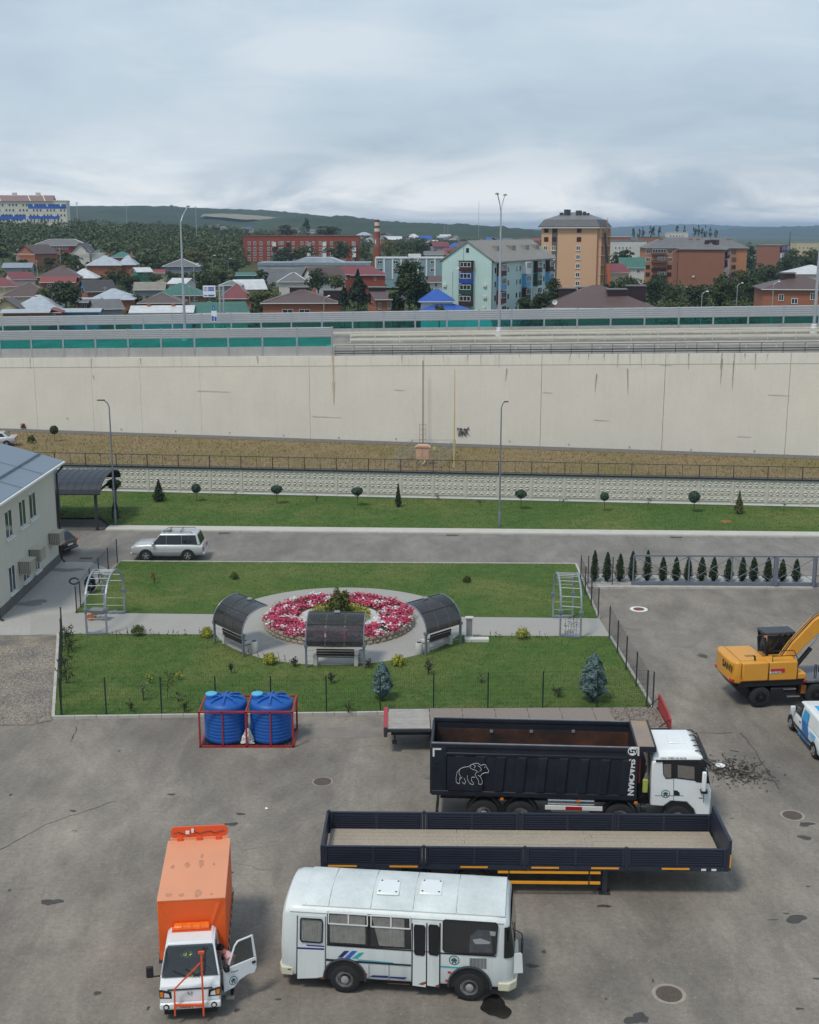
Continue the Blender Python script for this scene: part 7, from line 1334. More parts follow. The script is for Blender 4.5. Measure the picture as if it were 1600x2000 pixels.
Hs('large brown hipped roof house behind the red lean-to', 76, 154, 556, 541, 521, 402, 'hip', 'brown', 'brown', 15, 0, [(100, 548, .1, .1)], [(126, 524, 2.2)])
Hs('house with a dented white metal roof right of the brown roof', 136, 187, 554, 543, 526, 408, 'hip', 'white', 'white', 11)
Hs('low red roofed lean-to in front of the brown hipped house', 82, 145, 566, 551, 541, 372, 'gx', 'brown', 'red', 7)
Hs('red roofed house at the left edge of the picture', -30, 31, 572, 561, 543, 360, 'hip', 'cream', 'maroon', 10)
Hs('wide dark brown hipped roof house on the left', 8, 98, 592, 580, 555, 338, 'hip', 'cream', 'brown', 14, trim=RCOL['tan'])
Hs('dark slate roof house with a bright blue gable', 162, 236, 582, 569, 548, 345, 'gx', 'brown', 'dark', 8, 24, gable='blue')
Hs('brick house with a patched zinc hipped roof', 177, 259, 608, 585, 566, 312, 'hip', 'orange', 'zinc', 13, 0, [(220, 592, .1, .1)])
Hs('small brick house with two white windows below the zinc roof', 152, 192, 612, 590, 584, 306, 'flat', 'orange', 'zinc', 6, 0, [(162, 598, 7, 10), (172, 598, 7, 10)])
Hs('old grey slate gable house left of the street lamp', 180, 250, 618, 606, 586, 296, 'gx', 'grey', 'grey', 8, 20)
Hs('big pale metal roof house behind the front sheds', 26, 112, 620, 604, 579, 290, 'hip', 'cream', 'zinc', 14, 0, [], [(70, 583, 1.2)])
Hs('cream gabled house with a brown roof at the left edge', -14, 40, 622, 606, 584, 284, 'gy', 'cream', 'brown', 10)
Hs('low pale roofed shed with a brick front at the lower left', 8, 92, 626, 616, 606, 268, 'gx', 'brown', 'zinc', 6)
Hs('small red roofed porch house with a white framed window', 84, 116, 626, 612, 603, 272, 'gy', 'red', 'red', 6, 0, [(103, 617, 11, 6)])
Hs('long flat pale roof shed right of the red porch', 108, 192, 624, 612, 604, 280, 'gx', 'blue', 'zinc', 7)
Hs('green walled shed with a white gable roof', 263, 304, 545, 531, 523, 410, 'gx', 'green', 'white', 7, 22, gable='white')
Hs('small peach house with a red roof beside the green shed', 303, 320, 545, 533, 527, 416, 'gx', 'cream', 'red', 6)
Hs('lilac house with a mansard roof edged in white', 321, 388, 532, 520, 507, 450, 'hip', 'lilac', 'grey', 12, trim=TW_)
Hs('brick house with a big green hipped roof', 304, 397, 592, 577, 555, 332, 'hip', 'brown', 'green', 14)
Hs('white gable of a house behind the green hipped roof', 322, 371, 566, 560, 544, 352, 'gx', 'white', 'white', 7, -20)
Hs('brown grey slate house left of the green hipped roof', 264, 320, 578, 569, 552, 362, 'gx', 'grey', 'tan', 8)
Hs('brown hipped roof house behind the corrugated shed', 273, 356, 606, 597, 576, 305, 'hip', 'brown', 'brown', 13, trim=RCOL['tan'])
Hs('white corrugated roof shed behind the far barrier', 258, 374, 626, 614, 599, 275, 'gx', 'grey', 'white', 9, 0, [(300, 618, .1, .1)], [(291, 598, 1.2), (339, 598, 1.2)])
Hs('house with a plain green gable roof and a cream end wall', 374, 492, 626, 613, 592, 280, 'gx', 'cream', 'green', 9, 14, gable='cream')
Hs('white roofed house with a yellow end wall', 458, 526, 578, 565, 547, 350, 'gx', 'yellow', 'white', 8, 16, gable='yellow')
Hs('red brown hipped roof house right of the white road sign', 432, 490, 602, 583, 558, 325, 'hip', 'orange', 'maroon', 12, 0, [(409, 592, 6, 8)], trim=RCOL['tan'])
Hs('grey hipped roof behind the red brown roof', 432, 470, 570, 562, 550, 345, 'hip', 'grey', 'grey', 10, trim=TW_)
Hs('low green roofed shed left of the grey industrial hall', 463, 502, 548, 541, 532, 420, 'gx', 'green', 'green', 7)
Hs('dark grey hipped roof bungalow with white ridge lines', 545, 600, 562, 551, 534, 375, 'hip', 'white', 'grey', 10, 0, [], trim=TW_)
Hs('brown roofed house with a white gable on its right side', 602, 687, 566, 545, 523, 380, 'gx', 'white', 'brown', 9, 26, gable='white')
Hs('maroon hipped roof brick house left of the teal school', 688, 752, 556, 537, 520, 395, 'hip', 'red', 'maroon', 12, 0, [(733, 545, 4, 5)])
Hs('maroon roofed wing beside the maroon hipped house', 668, 708, 550, 536, 521, 402, 'gx', 'red', 'maroon', 9)
Hs('orange brick bungalow with a brown hipped roof close behind the barrier', 515, 664, 640, 592, 570.5, 270, 'hip', 'orange', 'brown', 16, 0, [(562, 608, 21, 8), (595, 608, 21, 8)], [(614, 566, .8)], trim=RCOL['tan'])
Hs('brick wing with tall white windows right of the dark pine', 728, 770, 640, 585, 573, 265, 'gx', 'orange', 'brown', 12, 10, [(742, 598, 5, 14), (760, 597, 5, 14)])
Hs('dark brown porch with a grey roof beside the brick wing', 766, 790, 640, 587, 577, 268, 'gx', 'brown', 'dark', 6, 0, [(781, 598, 7, 12)])
Hs('small house with a rusty roof left of the mint block', 835, 863, 566, 551, 540, 330, 'gx', 'white', 'brown', 6, 0, [(852, 556, 5, 8)])
Hs('pale block with a brown roof behind the teal school', 830, 865, 520, 497, 491, 520, 'gx', 'white', 'grey', 10)
Hs('cream house with a maroon roof behind the crane', 1178, 1240, 556, 533, 516, 430, 'gx', 'cream', 'maroon', 10, 24, [(1226, 540, 2.5, 8), (1232, 540, 2.5, 8)], gable='cream')
Hs('house with a plain green roof left of the orange apartment block', 1212, 1258, 538, 523, 504, 470, 'gx', 'white', 'green', 11)
Hs('white roofed low hall at the right edge', 1540, 1640, 546, 536, 519, 400, 'hip', 'white', 'white', 16, 0, [(1560, 541, .1, .1)])
Hs('brick house with a brown roof and a pale band at the right edge', 1489, 1640, 640, 566, 541, 268, 'hip', 'orange', 'brown', 16, 0, [(1526, 581, 10, 13), (1552, 588, 12, 11), (1588, 579, 10, 13), (1526, 600, 11, 5)], trim=None)
Hs('wide brown hipped roof building close behind the barrier on the right', 1062, 1278, 640, 602, 562, 268, 'hip', 'orange', 'brown', 22, 0, [(1262, 608, 5, 8)], trim=None)
r = house('blue hipped roof pavilion in front of the mint block', 822, 884, 640, 589, 567, 255, 'hip', 'white', 'blue', 8, 0, [(840, 596, .1, .1)], name='pavilion', cat='pavilion')
r2 = house('lower blue roof spreading below the blue pavilion', 824, 912, 640, 606.5, 592, 252, 'hip', 'white', 'blue', 9, 0, [(850, 612, .1, .1)])
# dark ventilation boxes on the brown roofs
M_BOX = mat('dark_roof_cladding', (.035, .018, .02), .5, var=.1)
for x0, x1, y0, y1, D, lab in ((566, 602, 560, 580, 278, 'left dark brown roof box on the brick bungalow'), (632, 668, 566, 586, 274, 'dark brown roof box in the middle of the brick bungalow'), (720, 753, 560, 580, 272, 'dark brown roof box on the brick wing'), (1090, 1126, 562, 592, 280, 'leftmost dark roof box of the wide brown roof'), (1131, 1174, 560, 578, 284, 'long dark box on the ridge of the wide brown roof'), (1187, 1225, 564, 596, 273, 'third dark roof box of the wide brown roof'), (1225, 1262, 557, 587, 277, 'rightmost dark roof box of the wide brown roof'), (1530, 1554, 532, 560, 274, 'dark roof box on the brick house at the right edge')):
    a, b = atD(x0, y1, D), atD(x1, y0, D); r = empty('roof_box', (0, D, 0), 0, lab, 'roof box', 'dark boxes on the brown roofs'); MB().box(a.x, b.x, 0, 2.6, a.z - 1, b.z - .25).build('cladding', M_BOX, r); MB().box(a.x - .15, b.x + .15, -.15, 2.75, b.z - .25, b.z).build('cap', mat('box_cap', (.20, .18, .18), .5), r)
# satellite dish
p = atD(1084, 590, 262); r = empty('satellite_dish', p, 0, 'white satellite dish at the edge of the wide brown roof', 'satellite dish'); MB().lathe([(.02, .15), (.3, .10), (.55, 0), (.55, .02), (.3, .13)], 18, (0, 0, 0), 1).build('reflector', PVC, r, smooth=True); MB().tube([(0, .1, 0), (0, .4, -1.2)], .04, 6).build('bracket', STEEL, r)
# ------------------------------------------------------------------ larger blocks
def block(label, px0, px1, pyb, pyt, D, dp, wall_, rz=0, name='apartment_block', cat='building', roof=None, para=.4, wid=None):
    c, s = place(px0, px1, pyb, D); w = wid or (px1 - px0) / s; h = (pyb - pyt) / s
    r = empty(name, c, R(rz), label, cat); MB().box(-w / 2, w / 2, 0, dp, -3, h).build('wall', WCOL[wall_], r)
    if roof: MB().box(-w / 2 - .2, w / 2 + .2, -.2, dp + .2, h, h + para).build('roof', RCOL[roof], r)
    return r, w, h, s
def wins_px(r, lst, y=0.0, fm=PVC, pm=WINGL, mull=1, ax=1, val=0.0, s=1.0):
    for px, py, w, h in lst: p = on(r, px, py, 1, val); window(r, p.x, p.z, w / s, h / s, val - .01, fm, pm, mull)
# mint gable block: front gable and a long side running away to the right
D = 280; c = atD(912, 626, D); s = scale_at(D, c.z); mw = 95 / s; r = empty('apartment_block', c, R(-24), 'mint green four storey block with mixed balconies and a grey gable roof', 'building'); mb_ = r
mw = 12.2; ml = 44; he, hr = 13.2, 17.6
MB().box(-mw / 2, mw / 2, 0, ml, -3, he).build('wall', WCOL['mint'], r); MB().prism([(-mw / 2, he), (mw / 2, he), (0, hr - .2)], 1, .0, ml).build('gable', WCOL['mint'], r)
MB().prism([(-mw / 2 - .7, he - .35), (-mw / 2 - .7, he - .15), (0, hr + .05), (mw / 2 + .7, he - .15), (mw / 2 + .7, he - .35), (0, hr - .2)], 1, -.3, ml + .5).build('roof', RCOL['tan'], r)
MB().box(-.35, .35, -.06, .02, 15.0, 16.0).build('attic_vent', BLACK, r)
mf = lambda zx, zy: on(r, 840 + .15 * zx, 440 + .15 * zy, 1, 0)
BALC = dict(brown=mat('balcony_brown', (.05, .02, .02), .6), blue=mat('balcony_blue', (.02, .07, .36), .5), green=mat('balcony_green', (.015, .07, .05), .6), maroon=mat('balcony_maroon', (.14, .02, .04), .6), white=PVC, grey=WCOL['grey'], sky=mat('balcony_sky', (.10, .35, .62), .5))
def balcony(root, x0, x1, z0, z1, y0, y1, col, ax=1, nw=3, side=0):
    m_ = MB(); zc = z0 + (z1 - z0) * .45
    if ax == 1: m_.box(x0, x1, y0, y1, z0, z1)
    else: m_.box(y0, y1, x0, x1, z0, z1)
    b_ = m_.build('balcony', BALC[col], root)
    n = nw; t = .09; zt0, zt1 = zc, z1 - .18; fr_ = MB(); gl_ = MB()
    if ax == 1:
        xx0, xx1 = x0 + .25, x1 - .12; fr_.frame(xx0, xx1, zt0, zt1, y0 - .06, y0 - .002, t)
        for k in range(1, n): q = xx0 + (xx1 - xx0) * k / n; fr_.box(q - t / 2, q + t / 2, y0 - .06, y0 - .002, zt0 + t, zt1 - t)
        gl_.box(xx0 + t, xx1 - t, y0 - .03, y0 - .001, zt0 + t, zt1 - t)
    else:
        e = y1; a, b2 = x0 + .12, x1 - .12
        for q0, q1, w0, w1 in ((a, b2, zt0, zt0 + t), (a, b2, zt1 - t, zt1)): fr_.box(e + .002, e + .06, q0, q1, w0, w1)
        for k in range(n + 1): q = a + (b2 - a) * k / n; fr_.box(e + .002, e + .06, q - t / 2, q + t / 2, zt0, zt1)
        gl_.box(e + .001, e + .03, a, b2, zt0 + t, zt1 - t)
    w_ = fr_.build('window', PVC, b_); gl_.build('pane', WINGL, b_); return b_
x0, x1 = mf(403, 540).x, mf(565, 540).x
for (za, zb, col) in ((465, 605, 'brown'), (612, 755, 'blue'), (760, 900, 'green'), (905, 1050, 'brown')): balcony(r, x0, x1, mf(480, zb).z + .06, mf(480, za).z - .02, -1.25, .02, col)
MB().box(x0 - .2, x1 + .2, -1.4, 0, mf(480, 465).z, mf(480, 465).z + .12).build('balcony_canopy', RCOL['dark'], r)
for zx, zy in ((195, 785), (718, 785), (718, 938), (700, 1082)): p = mf(zx, zy); a_ = MB().box(p.x - .4, p.x + .4, -.35, -.02, p.z - .28, p.z + .28).build('air_conditioner', WCOL['white'], r)
MB().tube([(mw / 2 - .15, -.12, 0), (mw / 2 - .15, -.12, he)], .08, 6).build('downpipe', DGREY, r); MB().tube([(-.9, -.06, 13), (-.9, -.06, he + 3)], .03, 5).build('cable', DGREY, r)
rr2 = random.Random(12)
cols = ['brown', 'blue', 'brown', 'green', 'maroon', 'sky', 'grey', 'white']
for j, y in enumerate((4.2, 13.0, 21.5, 30.0, 39.5)):
    for f in range(4):
        z0 = .7 + f * 3.05
        if j in (0, 2, 3, 4): balcony(r, y - 1.7, y + 1.7, z0, z0 + 2.75, mw / 2 - .02, mw / 2 + 1.15, rr2.choice(cols), 0, 3)
for y in (1.4, 7.6, 10.2, 16.0, 18.4, 25.5, 34.5, 36.5, 42.5):
    for f in range(4):
        z = 2.0 + f * 3.05; o = MB(); o.box(mw / 2 - .02, mw / 2 + .06, y - .6, y + .6, z - .7, z + .7); w_ = o.build('window', PVC, r); MB().box(mw / 2 + .05, mw / 2 + .07, y - .5, y + .5, z - .6, z + .6).build('pane', WINGL, w_)
for y in (10, 20, 30, 38): MB().box(mw / 2 - 4.4, mw / 2 - 2.6, y, y + 2.5, 14.3, 16.4).build('roof_dormer', RCOL['tan'], r)
MB().box(mw / 2 + 1.2, mw / 2 + 4.2, 30, 35, -1, 3.4).build('entrance_annex', WCOL['mint'], r)
# peach tower under construction
D = 410; c = atD(1119, 592, D); s = scale_at(D, 5); r = empty('tower_block', atD(1108, 592, D), R(-22), 'peach eight storey tower block with a dark mansard roof', 'building'); tw_, td, th = 18.6, 15, zat(444, D) - c.z
MB().box(-tw_ / 2, tw_ / 2, 0, td, -3, th).build('wall', WCOL['peach'], r)
MB().loft([[(-tw_ / 2 - 1, -1, th - .1), (tw_ / 2 + 1, -1, th - .1), (tw_ / 2 + 1, td + 1, th - .1), (-tw_ / 2 - 1, td + 1, th - .1)], [(-tw_ / 2 - 1, -1, th + .25), (tw_ / 2 + 1, -1, th + .25), (tw_ / 2 + 1, td + 1, th + .25), (-tw_ / 2 - 1, td + 1, th + .25)], [(-tw_ / 2 + .6, .6, th + 2.5), (tw_ / 2 - .6, .6, th + 2.5), (tw_ / 2 - .6, td - .6, th + 2.5), (-tw_ / 2 + .6, td - .6, th + 2.5)]]).build('mansard', mat('mansard_grey', (.055, .06, .068), .5, .1, var=.15), r); MB().box(-tw_ / 2 - 1.05, tw_ / 2 + 1.05, -1.05, td + 1.05, th - .25, th).build('eaves', PVC, r)
MB().loft([[(-tw_ / 2 + .5, .5, th + 2.4), (tw_ / 2 - .5, .5, th + 2.4), (tw_ / 2 - .5, td - .5, th + 2.4), (-tw_ / 2 + .5, td - .5, th + 2.4)], [(-3, td / 2, th + 4.9), (3, td / 2, th + 4.9), (3, td / 2 + .1, th + 4.9), (-3, td / 2 + .1, th + 4.9)]]).build('upper_roof', mat('tower_roof_grey', (.20, .205, .215), .45, .2, var=.12), r)
for px, y0, y1, w_ in ((1097, 415, 424, 1.0), (1107, 409, 424, 1.5), (1112, 409, 422, .8), (1131, 411, 419, 1.8), (1142, 413, 421, .8), (1149, 416, 423, .8)): p = on(r, px, y0, 1, 5); q = on(r, px, y1, 1, 5); MB().box(p.x - w_ / 2, p.x + w_ / 2, 4.5, 5.5, q.z - 1, p.z).build('chimney', mat('chimney_dark', (.05, .05, .055), .6), r)
tf = lambda zx, zy: on(r, 1030 + .125 * zx, 390 + .125 * zy, 1, 0); x0, x1 = tf(382, 800).x, tf(468, 800).x; MB().box(x0, x1, -.05, .05, -2, th - .3).build('stair_strip', mat('stair_brown', (.13, .10, .095), .7), r)
OPEN_ = mat('open_window_dark', (.05, .018, .014), .8)
zr = (478, 620, 755, 895, 1035, 1172, 1308)
for k, zy in enumerate(zr):
    for zx, ww in ((300, 8.5), (812, 9), (425, 7.5)):
        p = tf(zx - 8 * (k > 1) - 3 * k, zy)
        if k < 2: MB().box(p.x - .75, p.x + .75, -.06, .04, p.z - .75, p.z + .75).build('window', OPEN_ if zx != 425 else BLACK, r)
        else: window(r, p.x, p.z, ww / s * .95, 8.5 / s, -.05, mull=1); MB().box(p.x - .85, p.x + .85, -.2, -.02, p.z - .95, p.z - .78).build('sill', PVC, r)
for f in range(8):                                  # open balcony bays on the right-hand side
    z = th - 3.05 * (f + 1) + .2
    for y0_, y1_ in ((1.0, 6.2), (8.8, 14.0)):
        b_ = MB().box(tw_ / 2, tw_ / 2 + 1.3, y0_, y1_, z - .16, z + .06).build('balcony_slab', WCOL['peach'], r)
        for yy in (y0_ + .05, y1_ - .15): MB().box(tw_ / 2, tw_ / 2 + 1.25, yy, yy + .1, z + .06, z + 2.85).build('bay_wall', WCOL['peach'], b_)
        MB().box(tw_ / 2 - .01, tw_ / 2 + .03, y0_ + 1.2, y1_ - 1.4, z + .1, z + 2.3).build('balcony_door', OPEN_, b_)
MB().bar((tw_ / 2 + 1.2, 7.4, -2), (tw_ / 2 + 1.2, 7.4, th + 2.2), .35).build('hoist_mast', mat('hoist_grey', (.20, .17, .15), .6), r); MB().bar((tw_ / 2 + 1.3, 8.2, -2), (tw_ / 2 + 1.3, 8.2, th + 3), .25).build('hoist_mast', WCOL['peach'], r)
p0_, p1_, p2_ = atD(1191, 552, 400), atD(1187, 515, 402), atD(1181, 455, 405); r = empty('mobile_crane', (p0_.x, p0_.y, T(p0_.x, p0_.y)), 0, 'mobile crane boom, orange below and black above, leaning by the peach tower', 'crane'); o_ = r.location.copy(); b0_ = Vector((p0_.x + .3, p0_.y - .2, T(p0_.x, p0_.y) + 1.5)); MB().bar(b0_ - o_, p1_ - o_, .75, .75).build('lower_boom', mat('crane_orange', (.45, .10, .03), .5), r); MB().bar(p1_ - o_, p2_ - o_, .55, .55).build('upper_boom', BLACK, r); MB().box(-2.5, 4, -1.2, 1.2, 0, 2.2).build('carrier', MATS['crane_orange'], r)
# orange and brick apartment blocks on the right
D = 500; c = atD(1290, 604, D); s = scale_at(D, 3); r = empty('apartment_block', atD(1258, 604, D), R(0), 'orange brick apartment block with stacked balconies and a grey roof', 'building'); ow = (1452 - 1256) / s; oh = zat(484, D) - c.z
MB().box(0, ow, 0, 14, -3, oh).build('wall', mat('pale_orange_brick', (.46, .21, .11), .85, var=.12, vs=.3, fine=.1), r); m_ = MB(); m_.add([(-.8, -.8, oh), (ow + .8, -.8, oh), (ow + .8, 14.8, oh), (-.8, 14.8, oh), (7, 7, oh + 4.0), (ow - 7, 7, oh + 4.0)], [(0, 1, 5, 4), (1, 2, 5), (2, 3, 4, 5), (3, 0, 4), (3, 2, 1, 0)]).build('roof', RCOL['grey'], r); MB().box(-.7, ow + .7, -.7, -.5, oh - .2, oh + .1).build('gutter', PVC, r)
of = lambda zx, zy: on(r, 1200 + .1375 * zx, 430 + .1375 * zy, 1, 0)
for zy, a in ((450, 0), (558, 0), (665, 1), (770, 1)):
    for zx in (480, 792, 1600, 1700):
        p = of(zx - 6 * a, zy); window(r, p.x, p.z, 8.6 / s, 8.2 / s, -.01, mat('brown_frame', (.12, .07, .05), .6) if (zx + zy) % 3 else PVC)
    b_ = MB().box(of(530, zy).x, of(735, zy).x, -1.2, .02, of(600, zy + 48).z, of(600, zy + 8).z).build('balcony', BALC['brown'] if a else mat('balcony_tan', (.14, .08, .06), .7), r)
    if not a or zy > 700: x0_ = of(535 if zy < 500 else 610, zy).x; fr_ = MB(); x1_ = of(730, zy).x; fr_.frame(x0_, x1_, of(600, zy + 10).z, of(600, zy - 38).z, -1.15, -1.05, .12); [fr_.box(x0_ + (x1_ - x0_) * k / 5 - .06, x0_ + (x1_ - x0_) * k / 5 + .06, -1.15, -1.05, of(600, zy + 10).z, of(600, zy - 38).z) for k in range(1, 5)]; w_ = fr_.build('window', PVC, b_); MB().box(x0_ + .1, x1_ - .1, -1.08, -1.0, of(600, zy + 8).z, of(600, zy - 36).z).build('pane', WINGL, b_)
for px, y0, y1 in ((1291, 465, 483), (1349, 466, 480), (1363, 466, 480), (1423, 466, 480)): p = on(r, px, y0, 1, 6); q = on(r, px, y1, 1, 6); MB().box(p.x - .8, p.x + .8, 5.2, 6.8, oh, p.z).build('chimney', BBR, r)
D = 455; r = empty('apartment_block', atD(1317, 606, D), R(-16), 'plain brown brick apartment block with a windowless end wall', 'building'); c = r.location; s = scale_at(D, 3); bw_ = 16.8; bl_ = 46; bh = zat(487, D) - c.z
MB().box(0, bw_, 0, bl_, -3, bh).build('wall', BBR, r); MB().add([(-.6, -.6, bh), (bw_ + .6, -.6, bh), (bw_ + .6, bl_ + .6, bh), (-.6, bl_ + .6, bh), (bw_ / 2, 7, bh + 3.0), (bw_ / 2, bl_ - 7, bh + 3.0)], [(0, 1, 4), (1, 2, 5, 4), (2, 3, 5), (3, 0, 4, 5), (3, 2, 1, 0)]).build('roof', RCOL['grey'], r)
MB().box(-1.6, -.02, .5, 14, -3, bh - .6).build('corner_bay', BBR, r); MB().box(.4, .6, -.08, .02, 0, bh).build('downpipe', DGREY, r)
for zx, zy in ((1125, 800), (1030, 940)): p = on(r, 1200 + .1375 * zx, 430 + .1375 * zy, 1, 0); MB().box(p.x - .45, p.x + .45, -.35, -.01, p.z - .3, p.z + .3).build('air_conditioner', WCOL['white'], r)
for y in (1.6, 7.5, 12.5, 18.5, 24, 30, 36, 42):
    for f in range(5):
        z = bh - 2.0 - f * 3.0
        if y in (7.5, 18.5, 30): balcony(r, y - 2, y + 2, z - 1.3, z + 1.2, bw_ - .02, bw_ + 1.0, rr2.choice(['white', 'maroon', 'brown', 'white']), 0, 3)
        else: w_ = MB().box(bw_ - .02, bw_ + .06, y - .75, y + .75, z - .75, z + .75).build('window', PVC, r); MB().box(bw_ + .05, bw_ + .08, y - .62, y + .62, z - .62, z + .62).build('pane', WINGL, w_)
for k in range(7): MB().box(bw_ * .5 + 1 + (k % 2) * 2.4, bw_ * .5 + 2.6 + (k % 2) * 2.4, 4 + k * 5.6, 7.5 + k * 5.6, bh + .4, bh + 3.2).build('chimney', M_BOX, r)
D = 620; r, w, h, s = block('plain brick slab block with a blue balcony side far right', 1476, 1520, 532, 481, D, 30, 'brown', -24, roof='grey', wid=11.0)
for y in (3, 9, 15, 21, 27):
    for f in range(4): balcony(r, y - 1.6, y + 1.6, h - 3 - f * 3.0, h - .5 - f * 3.0, w / 2 - .02, w / 2 + 1.0, rr2.choice(['blue', 'white', 'grey', 'maroon']), 0, 2)
# red brick terrace block
D = 600; r, w, h, s = block('long red brick four storey block behind the trees', 476, 702, 516, 463, D, 13, 'red', 0, roof='red', para=.5); rb_ = r
for z0_, py in ((0, 475), (1, 486), (2, 496), (3, 506)):
    wins_px(r, [(px, py, 5, 6.5) for px in (487, 498, 510, 525, 533, 547, 552, 563, 573, 590, 600, 612, 626, 635, 648, 660, 672, 690)], s=s)
for px in (536, 563, 604, 634, 692):
    for py in (476, 486, 497): p = on(r, px, py, 1, 0); MB().box(p.x - .9, p.x + .9, -1.0, .02, p.z - 1.2, p.z + .7).build('balcony', rr2.choice([PVC, WCOL['grey'], BALC['brown'], PVC]), r)
for px in (610, 640, 655, 680, 625): p = on(r, px, 462, 1, 4); MB().box(p.x - 1.5, p.x + 1.5, 3, 6, h, p.z + .6).build('roof_unit', WCOL['white'], r)
# grey industrial hall, teal school, hospital, far slabs
D = 430; r, w, h, s = block('long grey industrial hall with a flat roof', 505, 723, 544, 519, D, 18, 'grey', 0, 'industrial_hall', roof='bluegrey', para=1.0); wins_px(r, [(px, 527, 1.9, 6) for px in (532, 535.5, 539, 543.5, 547, 550.5, 554.5, 558, 562, 566, 569.5, 573)], s=s, mull=0); wins_px(r, [(px, 524, 2, 6) for px in (600, 604)], s=s, mull=0)
MB().box(-w / 2 + w * .42, w / 2 - .2, -.06, .0, 0, h - .4).build('cream_front', WCOL['cream'], r); MB().prism([(-w * .22, h + 1), (w * .26, h + 1), (w * .14, h + 2.6), (-w * .10, h + 2.6)], 1, 4, 16).build('upper_roof', RCOL['zinc'], r)
D = 432; r, w, h, s = block('pale teal three storey school with white pilasters', 734, 866, 545, 506, D, 14, 'teal', 0, 'school', roof='white', para=.4)
for k in range(9): x = -w / 2 + w * k / 8; MB().box(x - .25, x + .25, -.18, -.01, 0, h).build('pilaster', PVC, r)
for px in (742, 773, 815, 846): wins_px(r, [(px, 512, 10, 6), (px, 527, 10, 6)], s=s, mull=1)
for px in (758, 830): p = on(r, px, 520, 1, 0); MB().box(p.x - 1.3, p.x + 1.3, -.06, .0, 0, h - .8).build('glass_front', mat('glass_block', (.24, .32, .36), .2), r)
wins_px(r, [(786 + 4.5 * k, 513, 3, 8) for k in range(4)], s=s, mull=0); MB().box(w * -.02, w * .17, 4, 9, h, h + 1.5).build('roof_house', WCOL['white'], r)
D = 880; c = atD(50, 437, D); s = scale_at(D, 25); r = empty('hospital', atD(132, 437, D), R(7), 'long white and blue building on the wooded hill', 'building'); hw, hh = 62, 15.2
MB().box(-hw, 0, 0, 16, -6, hh).build('wall', mat('hospital_cream', (.62, .60, .50), .8, var=.06), r); MB().prism([(-1, hh), (17, hh), (8, hh + 4.2)], 0, -hw, -9).build('roof', mat('hospital_roof', (.24, .15, .14), .6), r); HB = mat('hospital_blue', (.03, .12, .48), .6); MB().box(-9, .3, -.3, 16.3, hh, hh + .7).build('parapet', WCOL['white'], r)
for x0, x1, z0, z1 in ((-26, -.2, 10.2, 13.3), (-26, -5, 3.2, 5.4), (-62, -47, 8.4, 13.3), (-50, -28, 2.4, 6.2), (-4.5, -.2, 10.6, 11.4)): MB().box(x0, x1, -.08, -.01, z0, z1).build('blue_field', HB, r)
for f in range(4):
    for k in range(26): x = -1.6 - k * 2.3; w_ = MB().box(x - .45, x + .45, -.16, -.02, 1.6 + f * 3.4, 3.1 + f * 3.4).build('window', WINGL if (k + f) % 4 else PVC, r, recalc=False)
for x0 in (-24, -44, -14): MB().bar((x0, -1.1, hh + .1), (x0 - 3, 8, hh + 4.2), .5, .3).build('roof_rib', PVC, r)
for x in (-36, -20): MB().box(x - 1.5, x + 1.5, 7, 9, hh + 3, hh + 6).build('chimney', WCOL['white'], r)
for (x0, x1, yb, yt, D, wl_, lab, rf, ww) in ((1166, 1262, 506, 472, 700, 'white', 'long pale four storey slab behind the peach tower', 'grey', [(1203 + 7 * k, 484 + (k % 2) * 0, 3, 4) for k in range(5)]), (1188, 1232, 474, 463, 980, 'red', 'far red and white block above the pale slab', 'white', [(1192 + 6 * k, 468, 3, 3) for k in range(7)]), (1305, 1344, 468, 454, 1050, 'white', 'far white block left of the poplars', 'white', [(1310 + 6 * k, 461, 3, 3) for k in range(5)]), (1252, 1300, 478, 464, 900, 'orange', 'far orange block with a green roof', 'green', [(1258 + 7 * k, 474, 3, 3) for k in range(6)]), (1555, 1640, 492, 474, 900, 'cream', 'far cream block at the right edge', 'bluegrey', [(1562 + 8 * k, 484, 3, 3) for k in range(5)]), (668, 702, 480, 474, 640, 'red', 'red brick annex at the right end of the long red block', 'zinc', [])):
    r, w, h, s = block(lab, x0, x1, yb, yt, D, 14, wl_, 0, 'far_block', roof=rf); wins_px(r, ww, s=s, mull=0)
# brick factory chimney
D = 560; c = atD(737, 512, D); r = empty('factory_chimney', Vector((c.x, c.y, T(c.x, c.y))), 0, 'tall red brick factory chimney with white bands', 'chimney'); z_ = lambda py: zat(py, D) - r.location.z; ra_ = lambda py: 1.05 + .75 * (py - 429) / 80
for a, b, m in ((429, 434, RBR), (434, 440.5, WCOL['white']), (440.5, 446, RBR), (446, 452, WCOL['white']), (452, 464, RBR), (464, 482, BBR), (482, 508, RBR)): MB().lathe([(ra_(b), z_(b)), (ra_(a), z_(a))], 16).build('brick_band', m, r, smooth=True)
MB().lathe([(ra_(508) + .1, -1), (ra_(508), z_(508))], 16).build('base', RBR, r); MB().lathe([(1.25, z_(431)), (1.25, z_(429)), (.8, z_(428.6))], 16).build('crown', RBR, r)
for k in range(3): a = k * 2.1; MB().box(1.4 * math.cos(a) - .2, 1.4 * math.cos(a) + .2, 1.4 * math.sin(a) - .2, 1.4 * math.sin(a) + .2, z_(476), z_(468)).build('antenna', PVC, r)
